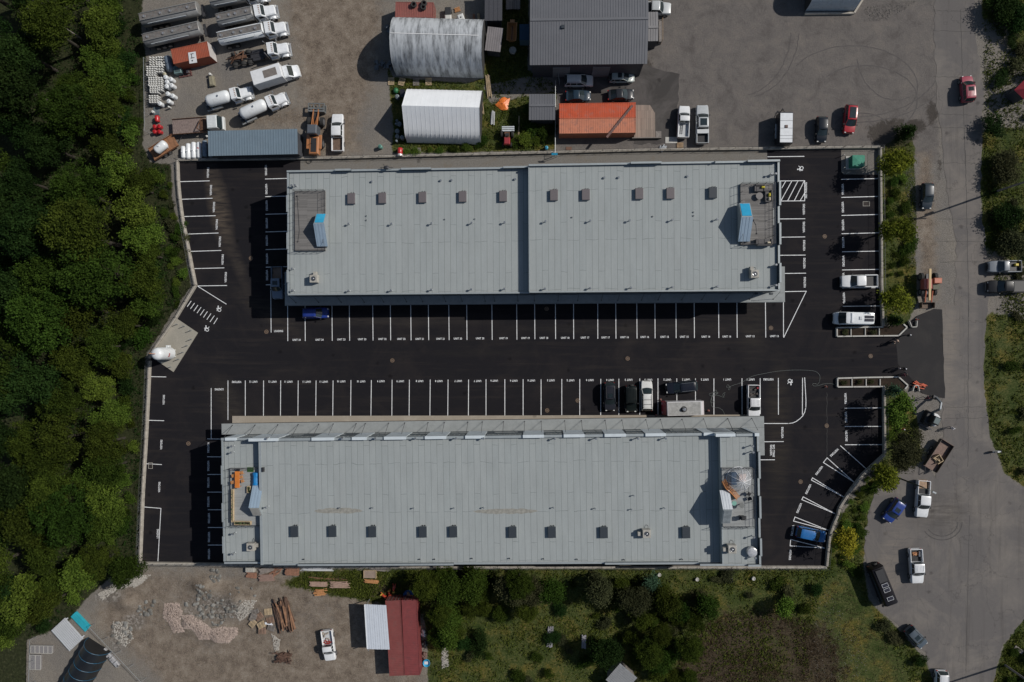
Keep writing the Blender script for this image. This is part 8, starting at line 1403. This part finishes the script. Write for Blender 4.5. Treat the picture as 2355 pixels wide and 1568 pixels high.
def leaf_mesh(name, centers, spread, n_per, size, m, seed, up=.5, flat=.8, elong=1.0):
    """many leaf sized faces scattered round clump centres"""
    r = np.random.default_rng(seed); C = np.repeat(np.asarray(centers), n_per, axis=0); N = len(C)
    pos = C+r.normal(0, 1, (N,3))*np.array([spread, spread, spread*flat]); nrm = r.normal(0, 1, (N,3)); nrm[:,2] = np.abs(nrm[:,2])+up; nrm /= np.linalg.norm(nrm, axis=1)[:,None]
    a = np.cross(nrm, r.normal(0,1,(N,3))); a /= np.linalg.norm(a, axis=1)[:,None]; b = np.cross(nrm, a); s = (size*r.uniform(.6,1.3,N))[:,None]
    vs = np.stack([pos-a*s*elong, pos-b*s*.55, pos+a*s*elong, pos+b*s*.55], 1).reshape(-1,3); me = bpy.data.meshes.new(name)
    me.vertices.add(4*N); me.vertices.foreach_set('co', vs.astype(np.float32).ravel()); me.loops.add(4*N); me.loops.foreach_set('vertex_index', np.arange(4*N, dtype=np.int32))
    me.polygons.add(N); me.polygons.foreach_set('loop_start', np.arange(0,4*N,4,dtype=np.int32)); me.polygons.foreach_set('loop_total', np.full(N,4,dtype=np.int32)); me.update()
    ct_ = np.repeat(r.uniform(0,1,len(centers)), n_per)*.55+r.uniform(0,1,N)*.45; col = np.repeat(ct_, 4); at = me.color_attributes.new('tint','FLOAT_COLOR','POINT'); at.data.foreach_set('color', np.stack([col,col,col,np.ones_like(col)],-1).astype(np.float32).ravel())
    me.materials.append(m); return me
def crown_centers(rad, h0, h1, n, seed, kind='dome'):
    r = np.random.default_rng(seed); lobes = [(r.uniform(-.55,.55)*rad, r.uniform(-.55,.55)*rad, r.uniform(.35,.95), r.uniform(.38,.62)*rad) for _ in range(7)]+[(0,0,.8,.7*rad)]; out = []
    while len(out) < n:
        l = lobes[r.integers(len(lobes))]; d = r.normal(0,1,3); d /= np.linalg.norm(d); d[2] = abs(d[2])*1.0-.25; k = r.uniform(.75,1.05)
        out.append((l[0]+d[0]*l[3]*k, l[1]+d[1]*l[3]*k, h0+(h1-h0)*l[2]*.75+d[2]*l[3]*.9*k))
    return np.array(out)
def make_tree(name, label, cat, rad, h0, h1, ncl, nper, size, m, seed, spread=.34, group=None, conif=False, elong=1.0, up=.5):
    root = thing(name, label, cat, (0,0,-200), 0, group)
    if conif:
        r = np.random.default_rng(seed); cc = []
        for k in range(ncl): f = r.uniform(0,1)**.8; a = r.uniform(0,6.28); q = rad*(1-f)*r.uniform(.7,1.05); cc.append((q*math.cos(a),q*math.sin(a),h0+(h1-h0)*f))
        cc = np.array(cc)
    else: cc = crown_centers(rad, h0, h1, ncl, seed)
    me = leaf_mesh('crown', cc, spread, nper, size, m, seed+1, up=up, elong=elong); c = bpy.data.objects.new('crown', me); COL.objects.link(c); c.parent = root
    tr = MB(); r = random.Random(seed); tz = h0+(h1-h0)*.5; tr.cyl((0,0,-.2),(.1,.05,tz),.05*rad+.06,.03*rad+.03,n=9)
    for k in range(7):
        q = cc[r.randrange(len(cc))]; z0 = tz*r.uniform(.4,.95); tr.cyl((0,0,z0),(q[0]*.8,q[1]*.8,max(z0+.2,q[2]*.95)),.02*rad+.02,.015,n=6)
    tr.build('trunk', BARK, root); remember(root); return root
G1 = leaf_mat('leaf_mid_green', (.009,.019,.003), (.048,.084,.012)); G2 = leaf_mat('leaf_deep_green', (.005,.014,.003), (.028,.054,.012)); G3 = leaf_mat('leaf_olive', (.010,.019,.003), (.064,.088,.012))
G4 = leaf_mat('leaf_yellow_green', (.045,.058,.008), (.20,.215,.022)); G5 = leaf_mat('leaf_bluish', (.02,.045,.028), (.07,.13,.08)); G6 = leaf_mat('leaf_dull', (.022,.026,.012), (.075,.078,.035)); G7 = leaf_mat('leaf_fresh', (.03,.055,.008), (.12,.17,.025))
protos = [make_tree('broadleaf_tree','t','tree', 5.4, 4, 12, 210, 62, .17, G1, 1, spread=.36), make_tree('broadleaf_tree','t','tree', 4.4, 3.5, 10, 170, 58, .16, G2, 2), make_tree('broadleaf_tree','t','tree', 3.8, 3, 9, 140, 54, .16, G3, 3), make_tree('broadleaf_tree','t','tree', 4.8, 4, 13, 190, 60, .16, G3, 4, spread=.38), make_tree('broadleaf_tree','t','tree', 2.8, 2.5, 7, 150, 40, .15, G3, 5), make_tree('broadleaf_tree','t','tree', 3.0, 2, 8, 160, 42, .16, G7, 6)]
bushes = [make_tree('shrub','s','shrub', 1.3, .4, 1.9, 46, 34, .12, G1, 11, .24), make_tree('shrub','s','shrub', 1.0, .3, 1.4, 34, 34, .11, G3, 12, .22), make_tree('shrub','s','shrub', 1.6, .5, 2.8, 60, 36, .13, G2, 13, .28), make_tree('shrub','s','shrub', 1.2, .3, 1.7, 40, 34, .11, G7, 14, .24), make_tree('shrub','s','shrub', 1.1, .3, 1.6, 36, 34, .12, G6, 15, .24)]
used_p = set()
def place(proto, loc, label, cat=None, group=None, s=1.0, rz=None, name=None):
    rz = random.uniform(0,6.28) if rz is None else rz
    if proto.name not in used_p: used_p.add(proto.name); o = proto; o.location = loc; o.rotation_euler = (0,0,rz); o['label'] = label
    else: o = copy_tree(proto, loc, rz, label)
    o.scale = (s, s, s*random.uniform(.9,1.1)) if proto in protos else (s*random.uniform(.65,1.4), s*random.uniform(.65,1.4), s*random.uniform(.5,.9))
    if group: o['group'] = group
    elif 'group' in o.keys(): del o['group']
    if cat: o['category'] = cat
    return o
GAPS = [(190,385,52,42),(60,640,68,40),(35,35,80,48),(100,430,66,34),(25,330,40,26),(195,960,13,62),(60,1180,44,18),(250,1060,10,44),(120,150,34,14),(150,780,20,44),(110,230,24,14),(240,560,14,26),(290,940,8,40),(110,1330,40,16),(30,900,22,26),(260,200,12,22)]
def in_gap(x, y): return any(((x-a)/c)**2+((y-b)/d)**2 < 1 for a, b, c, d in GAPS)
FL = 'broadleaf tree crown merging into the dense woods along the left side'; rr = random.Random(21); placed = []
HOLD = FOREST
tries = 0
while tries < 9000 and len(placed) < 230:
    tries += 1; px, py = rr.uniform(-45,425), rr.uniform(-50,1500)
    z = 7.0; c = D(px, py, z); b = (c.x, c.y)
    if in_gap(px, py): continue
    if not inside(b, FOREST): continue
    d_edge = float(poly_sd(np.array([b[0]]), np.array([b[1]]), FOREST)[0])
    lim = 4.7 if d_edge > 5 else 3.0
    if any((b[0]-q[0])**2+(b[1]-q[1])**2 < lim*lim for q in placed): continue
    if d_edge < (2.6 if py > 600 or py < 300 else 3.2): continue
    placed.append(b); k = rr.choice([0,1,3,0,1,2]) if d_edge > 7 else rr.choice([2,5,5,4])
    s = rr.uniform(.75,1.3) if d_edge > 6 else rr.uniform(.75,.95)
    place(protos[k], (b[0],b[1],-.1), FL, 'tree', 'trees of the western woods', s)
print('forest trees', len(placed))
n_sh = 0; SL = 'low leafy shrub in the undergrowth at the edge of the western woods'; pl2 = []
while n_sh < 66:
    px, py = rr.uniform(60,440), rr.uniform(0,1500); c = D(px,py,1.0)
    d_edge = float(poly_sd(np.array([c.x]), np.array([c.y]), FOREST)[0])
    if d_edge < .9 or d_edge > 6: continue
    if 365 < px and rr.random() < .45: continue
    if any((c.x-q[0])**2+(c.y-q[1])**2 < 1.7 for q in pl2): continue
    pl2.append((c.x,c.y)); place(bushes[rr.choice([0,1,2,3])], (c.x,c.y,-.1), SL, 'shrub', 'shrubs at the edge of the western woods', rr.uniform(.7,1.25)); n_sh += 1
# bare dead tree
p = P('F',440,150,8); r = random.Random(31); q = MB(); q.cyl((0,0,0),(0,0,9),.16,.05,n=8)
for k in range(34):
    a = r.uniform(1.8,4.6) if r.random() < .6 else r.uniform(0,6.28); z = r.uniform(5,9); L = r.uniform(1.5,4.0); e = (L*math.cos(a),L*math.sin(a),z+r.uniform(.3,1.5)); q.cyl((0,0,z),e,.04,.012,n=5); q.cyl(tuple(x*.6+(0 if i < 2 else z*.4) for i, x in enumerate(e)),(e[0]+r.uniform(-.8,.8),e[1]+r.uniform(-.8,.8),e[2]+.4),.02,.008,n=4)
o = thing('dead_tree','bare grey branched dead tree in the upper left woods','tree',(p.x,p.y,0)); q.build('branches', mat('bare_branch',(.2,.18,.16),.9), o)
# east strip: slender yellow green street trees
def one(name, label, t, x, y, zc, rad, h0, h1, ncl, nper, size, m, seed, spread=.3, conif=False, elong=1.0, cat='tree', up=.5):
    o = make_tree(name, label, cat, rad, h0, h1, ncl, nper, size, m, seed, spread, None, conif, elong, up); p = P(t, x, y, zc); o.location = (p.x,p.y,0); o.rotation_euler.z = seed; return o
one('young_tree','yellow green young tree beside the transformer corner wall','K',665,110,4.2,2.2,2.2,6.2,90,26,.15,G4,51,.34,elong=1.6)
one('young_tree','yellow green young tree midway along the northeast wall','K',672,745,4.2,2.3,2.2,6.5,92,26,.15,G4,52,.34,elong=1.6)
one('young_tree','yellow green young tree above the camper van corner','K',690,1400,4.0,2.0,2.0,5.8,80,26,.15,G4,53,.32,elong=1.6)
one('young_tree','yellow green young tree south of the entrance beside the wall','R',700,1020,4.0,2.2,2.0,6.0,88,26,.15,G7,54,.34,elong=1.6)
one('young_tree','bright yellow green tree at the bend of the curving wall','AA',1505,745,4.2,2.0,2.2,6.4,85,26,.15,G4,55,.32,elong=1.6)
one('young_tree','brightest yellow tree beside the blue wagon','AA',1135,1305,3.8,1.9,2.0,5.8,90,26,.14,leaf_mat('leaf_gold',(.09,.09,.008),(.34,.31,.03)),56,.3,elong=1.6)
one('dark_tree','broad dark olive tree between the excavator and the dump trailer','R',765,1420,3.5,2.9,1.5,6.0,190,40,.12,G6,57,.34)
one('small_conifer','small dark conifer behind the south entrance planter','R',655,850,1.5,1.1,.3,3.4,60,30,.11,G5,58,.2,True); one('small_conifer','small dark conifer behind the north entrance planter','R',665,195,1.5,1.1,.3,3.2,60,30,.11,G2,59,.2,True)
one('small_conifer','dark green conifer by the muddy corner of the upper lot','E',770,1245,1.5,1.5,.3,3.4,80,34,.12,G2,60,.26,True); one('dark_tree','dark bushy tree at the upper right corner','E',1640,60,1.5,2.6,.4,2.6,170,40,.13,G2,61,.36); one('dark_tree','dark tree cut by the right edge near the top','E',1800,170,1.5,2.6,.4,2.6,150,40,.13,G2,62,.34)
one('dark_tree','dark tree on the far verge beside the power pole','K',1720,180,1.2,2.6,.3,2.4,150,38,.13,G6,63,.36); one('dark_tree','dark tree on the far verge left of the concrete ring','K',1690,640,1.2,2.2,.3,2.2,130,38,.13,G2,64,.34); one('dark_tree','dark tree above the slate grey pickup across the road','K',1790,880,1.2,2.4,.3,2.2,140,38,.13,G6,65,.36)
# south thicket
for i, (t, x, y, zc, rad, h1, m, l) in enumerate([('V',1420,690,3,2.6,6,G1,'leafy tree at the left end of the thicket behind the south building'),('V',1640,640,3,2.4,5.5,G3,'leafy tree second from the left in the southern thicket'),('V',1380,960,3,2.0,5,G7,'bright green tree below the left end of the thicket'),('W',110,690,3,2.5,6,G6,'dull green tree in the middle of the southern thicket'),('W',300,720,3,2.3,5.5,G6,'dull grey green tree right of the middle of the thicket'),('W',480,700,2.5,1.9,5,G1,'green tree at the right end of the southern thicket'),
    ('W',930,680,3.5,2.4,6.5,G6,'dull olive tree standing alone right of the thicket'),('W',1290,780,3,2.6,6,G6,'dark olive tree left of the bluish bush'),('W',1560,800,3,2.0,6,G3,'yellowish tree right of the bluish bush'),('W',990,1290,3.2,2.7,6,G2,'large dark green tree above the corrugated shed'),('W',1500,1370,2.5,2.3,4.5,G1,'round green tree right of the corrugated shed'),('V',1400,1130,2.5,1.8,4.5,G7,'fresh green tree beside the stone path patch'),
    ('X',380,850,2.2,1.7,4.2,G1,'round green bush left of the grass clearing'),('X',1110,850,1.8,1.2,3.4,G7,'round green bush standing alone in the dry grass'),('X',60,860,2,1.6,4,G3,'yellow green bush at the shade edge right of the thicket'),('W',1700,900,1.6,1.4,3.4,G1,'green bush right of the yellowish tree'),('Z',1160,520,4,2.6,7,G1,'broad green tree at the lower edge of the woods above the rubble')]):
    one('leafy_tree', l, t, x, y, zc, rad, .6, h1, int(70*rad*rad/2.2)+40, 36, .13, m, 80+i, .32)
r = random.Random(77); TH = DP((985,1312),(1235,1312),(1225,1395),(1050,1420),(1010,1495),(988,1400)); TH2 = DP((1360,1330),(1560,1330),(1600,1430),(1590,1568),(1460,1568),(1440,1470),(1380,1420)); got = []
for poly, n, l in ((TH,16,'dull green tree packed into the thicket left behind the south building'),(TH2,15,'olive green tree of the loose thicket right of the standing board piles')):
    c_ = 0
    while c_ < n:
        x, y = r.uniform(min(p.x for p in poly),max(p.x for p in poly)), r.uniform(-56,max(p.y for p in poly))
        if not inside((x,y),poly) or any((x-a)**2+(y-b)**2 < 4 for a, b in got): continue
        got.append((x,y)); c_ += 1; place(protos[r.choice([2,3,4,4])],(x,y,-1.2),l,'tree','trees of the southern thicket',r.uniform(.42,.62))
one('bluish_bush','bluish green bush at the south wall beside the white cap','W',1410,640,1.6,1.6,.3,3.6,70,34,.12,G5,120,.26,cat='shrub')
# scattered shrubs: loop over areas
def scatter(poly, n, kinds, label, group, smin, smax, seed, dmin=1.3, edge=.8, z=-.05, avoid=None):
    r = random.Random(seed); xs_ = [p.x for p in poly]; ys_ = [p.y for p in poly]; got = []; t_ = 0
    while len(got) < n and t_ < n*60:
        t_ += 1; x, y = r.uniform(max(-86,min(xs_)),min(82,max(xs_))), r.uniform(max(-57,min(ys_)),min(57,max(ys_)))
        if float(poly_sd(np.array([x]),np.array([y]),poly)[0]) < edge: continue
        if avoid and any(inside((x,y),a) for a in avoid): continue
        if any((x-q[0])**2+(y-q[1])**2 < dmin*dmin for q in got): continue
        got.append((x,y)); place(bushes[r.choice(kinds)], (x,y,z), label, 'shrub', group, r.uniform(smin,smax))
BR_A = [BROWN_SE, RUB_SE]
scatter(GRASS_SE, 66, [0,1,2,4,4], 'weedy shrub clump in the long grass south and east of the lot', 'weedy shrubs in the grass', .55, 1.15, 5, 1.5, .7, avoid=BR_A)
scatter(DP((2030,350),(2085,350),(2085,700),(2035,700)), 20, [0,3,1], 'low green shrub in the planting strip along the northeast wall', 'shrubs in the planting strip', .35, .7, 6, 1.0, .3)
scatter(DP((1900,1300),(1920,1200),(1975,1110),(2035,1050),(2030,900),(2085,930),(2085,1000),(2020,1110),(1985,1180),(1965,1300)), 34, [0,3,1,3], 'bright green shrub on the slope outside the curving wall', 'shrubs on the slope', .4, .8, 7, 1.1, .2)
scatter(VERGE_E, 42, [0,2,4,4], 'dark shrub in the rough verge beyond the road', 'shrubs beyond the road', .5, 1.1, 8, 1.5, .6)
scatter(CORNER_SE, 12, [0,2,4], 'dark shrub in the bottom right corner beyond the road', 'shrubs in the bottom right corner', .5, 1.0, 9, 1.4, .6)
scatter(DP((1065,335),(1280,335),(1280,240),(1215,235),(1150,310),(1085,332)), 20, [3,0,1], 'green weed clump growing around the old tractor above the north wall', 'weeds above the north wall', .4, .8, 10, 1.1, .1)
scatter(DP((920,343),(1075,335),(1075,350),(920,357)), 9, [3,3,1], 'leafy weed clump between the white tent and the north wall', 'weeds below the white tent', .4, .7, 11, 1.3, .1)
scatter(DP((395,385),(412,470),(430,560),(446,650),(400,715),(385,600),(375,480),(360,390)), 18, [0,1,3,4], 'shrub on the bank outside the curved west wall', 'shrubs on the west bank', .4, .95, 12, 1.3, .1)
for t, x, y, l in [('R',180,775,'dry plant at the west end of the south planter'),('R',330,770,'dry plant in the second bay of the south planter'),('R',440,768,'leafy plant in the third bay of the south planter'),('R',200,300,'dry plant in the first bay of the north planter'),('R',460,300,'dry plant in the third bay of the north planter')]:
    p = P(t,x,y,.4); place(bushes[4], (p.x,p.y,.25), l, 'plant', None, .4)
for pr in protos+bushes:
    if pr.name not in used_p: print('unused', pr.name)
# rough grass and ground cover as real blades/leaves
def cover(name, polys, n, size, m, seed, zs=.12, avoid=(), up=.2, bias=None):
    r = np.random.default_rng(seed); pts = []
    for poly, k in polys:
        xs_ = [p.x for p in poly]; ys_ = [p.y for p in poly]; x = r.uniform(max(-86,min(xs_)),min(82,max(xs_)),k*4); y = r.uniform(max(-58,min(ys_)),min(58,max(ys_)),k*4); ok = poly_sd(x,y,poly) > .3
        for a in avoid: ok &= poly_sd(x,y,a) < 0
        dens = smooth_noise(x, y, .45, seed)+r.uniform(-.6,.6,len(x)); ok &= dens > -.1
        x, y = x[ok][:k], y[ok][:k]; pts.append(np.stack([x,y,r.uniform(.0,zs,len(x))],-1))
    me_ = leaf_mesh(name, np.concatenate(pts), .16, 4, size, m, seed+1, up=up, flat=.35, elong=1.3); o = bpy.data.objects.new(name, me_); COL.objects.link(o); return tag(o, kind='stuff')
tag(cover('rough_grass', [(GRASS_SE,22000),(VERGE_E,9000),(CORNER_SE,3500),(GRASS_N,3600),(GREEN_S,2600)], 0, .12, leaf_mat('grass_blades',(.024,.036,.006),(.12,.14,.026)), 200, avoid=[RUB_SE, LOTP]), 'rough green and straw coloured grass growing round the lot', 'grass')
tag(cover('dry_weeds', [(BROWN_SE,4500),(RUB_SE,900)], 0, .075, leaf_mat('dry_weed_blades',(.022,.015,.009),(.095,.066,.038)), 210), 'brown dried weeds covering the southeast waste ground', 'weeds')
tag(cover('undergrowth', [(FOREST,9000)], 0, .12, G2, 220, .5), 'dark undergrowth beneath the western woods', 'undergrowth')
# ================================================================== stones
def rock_mesh(seed, m):
    r = random.Random(seed); q = MB(); ss = []
    for j, (z, k) in enumerate(((0,.7),(.2,1),(.45,.95),(.65,.6),(.7,.15))): ss.append([(k*(.5+.1*r.uniform(-1,1))*math.cos(a+.1*r.random()),k*(.42+.09*r.uniform(-1,1))*math.sin(a),z*.6+.04*r.uniform(-1,1)) for a in np.linspace(0,2*math.pi,8)[:-1]])
    q.loft(ss); o = q.build('boulder', m, None, False); return o
RK = [mat('boulder_grey',(.125,.12,.108),.9,0,.25,2,bump=.4), mat('boulder_pale',(.2,.195,.18),.9,0,.25,2,bump=.4)]
rp = [rock_mesh(i, RK[i % 2]) for i in range(5)]; rr = random.Random(44); k = 0
AR = [('U',600,640,740,800,24),('U',600,820,760,960,16),('U',690,930,870,1030,16),('U',780,740,900,870,8),('U',860,870,940,960,9),('U',730,500,830,610,16),('Z',1300,800,1460,950,16),('U',900,680,1150,900,10),('Z',1050,1000,1250,1230,16),('U',500,820,590,860,3)]
for t, x0, y0, x1, y1, n in AR:
    for _ in range(n):
        p = P(t, rr.uniform(x0,x1), rr.uniform(y0,y1)); big = rr.uniform(.25,.8); lab = 'angular grey boulder lying in the rubble of the south yard'
        if k < 5: o = rp[k]
        else: o = rp[k % 5].copy(); COL.objects.link(o)
        k += 1; o.location = (p.x,p.y,gz(p.x,p.y)-.05); o.rotation_euler = (rr.uniform(-.2,.2),rr.uniform(-.2,.2),rr.uniform(0,6)); o.scale = (big*1.1,big,big); tag(o, lab, 'boulder', 'boulders in the south yard')
# gravel heaps: thousands of cobbles as one mass
def cobbles(areas, n, s, m, seed, name, label, h=.35):
    r = np.random.default_rng(seed); V_, F_ = [], []; base = np.array([(1,0,0),(-1,0,0),(0,1,0),(0,-1,0),(0,0,1),(0,0,-.6)]); fc = [(4,0,2),(4,2,1),(4,1,3),(4,3,0),(5,2,0),(5,1,2),(5,3,1),(5,0,3)]
    for (t, pts, k, hh) in areas:
        poly = [P(t,*q) for q in pts]; xs_ = [p.x for p in poly]; ys_ = [p.y for p in poly]; c = 0
        X1 = r.uniform(min(xs_),max(xs_),k*6); Y1 = r.uniform(min(ys_),max(ys_),k*6); sd = poly_sd(X1,Y1,poly); ok = sd > 0
        for x, y, d in list(zip(X1[ok],Y1[ok],sd[ok]))[:k]:
            z = hh*min(1,d/1.2)*r.uniform(.3,1)+gz(x,y); q = s*r.uniform(.5,1.4); a = r.uniform(0,6.28); ca, sa = math.cos(a), math.sin(a); o_ = len(V_)
            for b in base: bx, by, bz = b*q*r.uniform(.75,1.25,3); V_.append((x+bx*ca-by*sa, y+bx*sa+by*ca, z+bz*.8))
            F_ += [tuple(i+o_ for i in f) for f in fc]
    q = MB(); q.v = V_; q.f = F_; o = q.build(name, m, None, False); return tag(o, label, 'stones', kind='stuff')
PINK = mat('pinkish_cobble',(.33,.265,.23),.9,0,.35,4); WHC_ = mat('pale_rubble',(.33,.31,.28),.9,0,.35,4)
cobbles([('U',[(290,830),(430,820),(465,900),(450,1000),(490,1090),(380,1110),(330,1010),(280,960)],1500,.45),('U',[(465,935),(560,930),(640,980),(740,1060),(730,1160),(620,1170),(560,1060),(480,1060)],1700,.5),('U',[(740,1060),(850,1045),(980,1055),(990,1110),(900,1200),(780,1190),(720,1140)],1500,.5)], 0, .10, PINK, 300, 'cobble_heap', 'heaps of pinkish rounded cobbles in the south yard')
cobbles([('Z',[(920,740),(1060,650),(1250,560),(1420,560),(1330,640),(1100,700),(960,800)],1100,.15),('U',[(0,590),(90,580),(80,640),(0,680)],250,.1),('U',[(950,900),(1060,790),(1160,800),(1120,900),(1000,1000)],500,.12),('U',[(1300,1110),(1380,1170),(1370,1270),(1330,1280)],180,.1),('V',[(1330,1240),(1390,1230),(1395,1420),(1335,1440)],420,.2),('Z',[(1060,1000),(1180,1000),(1260,1150),(1180,1240),(1080,1150)],420,.12)], 0, .11, WHC_, 310, 'pale_rubble', 'scattered pale broken stones round the south yard')
cobbles([('U',[(100,480),(1000,480),(1500,700),(1700,1000),(1700,1500),(200,1500),(0,1000)],1500,.02),('X',[(1330,650),(1520,700),(1700,1000),(1880,1300),(1880,1568),(1300,1568),(1400,1100)],500,.02),('A',[(1300,900),(1600,850),(1600,1150),(1200,1200)],250,.02),('K',[(760,150),(870,150),(880,1100),(780,1100)],900,.06),('E',[(380,60),(900,0),(600,190),(380,200)],500,.05)], 0, .05, mat('loose_pale_stone',(.2,.185,.165),.9,0,.4,4), 320, 'loose_stones', 'loose pale stones strewn over the bare ground')
# road details: thin dark lines, cross seams and tyre marks
RLINE = mat('thin_dark_line', (.045,.042,.04), .8, 0, .2, 3)
def ribbon(pts, wd, z, name, m, parent):
    q = MB(); pts = [Vector(p[:2]) for p in pts]; pr = None; vs = []
    for i, p in enumerate(pts):
        d = (pts[min(i+1,len(pts)-1)]-pts[max(i-1,0)]).normalized(); n = Vector((-d.y,d.x))*wd/2; vs += [(*(p-n),z),(*(p+n),z)]
    q.add(vs, [(2*i,2*i+2,2*i+3,2*i+1) for i in range(len(pts)-1)]); return q.build(name, m, parent, smooth=False)
rj = random.Random(8)
for k, (x0, x1, y0, y1, w_) in enumerate([(1285,1330,90,1568,.07)]): ribbon([P('E',x0+(x1-x0)*f+rj.uniform(-3,3),y0+(y1-y0)*f) for f in np.linspace(0,1,40)], w_, .0005, 'road_line', RLINE, road)  # thin dark line running lengthwise down the road
ribbon([P('K',1330+35*f+rj.uniform(-3,3),1568*f) for f in np.linspace(0,1,40)], .07, .0011, 'road_line', RLINE, road); ribbon([P('R',1360+rj.uniform(-3,3)-5*f,1568*f) for f in np.linspace(0,1,40)], .07, .0017, 'road_line', RLINE, road); ribbon([P('Y',1370-35*f+rj.uniform(-2,2),1420*f) for f in np.linspace(0,1,40)], .05, .0023, 'road_line', RLINE, road)
for y in (95,285,720,1070,1195): ribbon([P('E',1030+360*f,y+rj.uniform(-6,6)+10*f) for f in np.linspace(0,1,14)], .05, .003, 'road_line', RLINE, road)
for y in (120,650,860,1050): ribbon([P('K',1090+400*f,y+rj.uniform(-5,5)) for f in np.linspace(0,1,14)], .04, .0036, 'road_line', RLINE, road)
for y in (1005,1110): ribbon([P('R',1140+400*f,y+rj.uniform(-5,5)) for f in np.linspace(0,1,14)], .05, .0042, 'road_line', RLINE, road)
TY = mat('tyre_mark', (.062,.058,.055), .85, 0, .3, 2)
for r_ in (150,190): ribbon([P('Y',1110+r_*math.cos(a),60+r_*math.sin(a)*.9) for a in np.linspace(.0,2.6,26)], .14, .0048+r_*1e-6, 'tyre_mark', TY, road)
TM = mat('yard_tyre_mark', (.085,.077,.073), .9, 0, .25, 1.5)
for cx, cy, r1, r2, a0, a1 in [(1960,200,150,95,-2.6,.6),(1990,230,120,80,-2.4,1.0),(1950,150,210,120,.2,1.7),(1960,150,224,132,.2,1.7),(2060,120,90,110,1.2,3.0),(1700,60,120,160,.1,1.4),(1714,60,124,164,.1,1.4),(1980,290,60,30,-3.0,.2)]:
    ribbon([D(cx+r1*math.cos(a)+rj.uniform(-1,1),cy+r2*math.sin(a)+rj.uniform(-1,1),-.02) for a in np.linspace(a0,a1,34)], .17, -.02+cx*1e-6, 'tyre_mark', TM, ground)
ribbon([P('Q',1195+rj.uniform(-4,4),870+700*f) for f in np.linspace(0,1,30)], .08, .011, 'sealed_crack', mat('black_sealant',(.006,.006,.006),.6), lot)
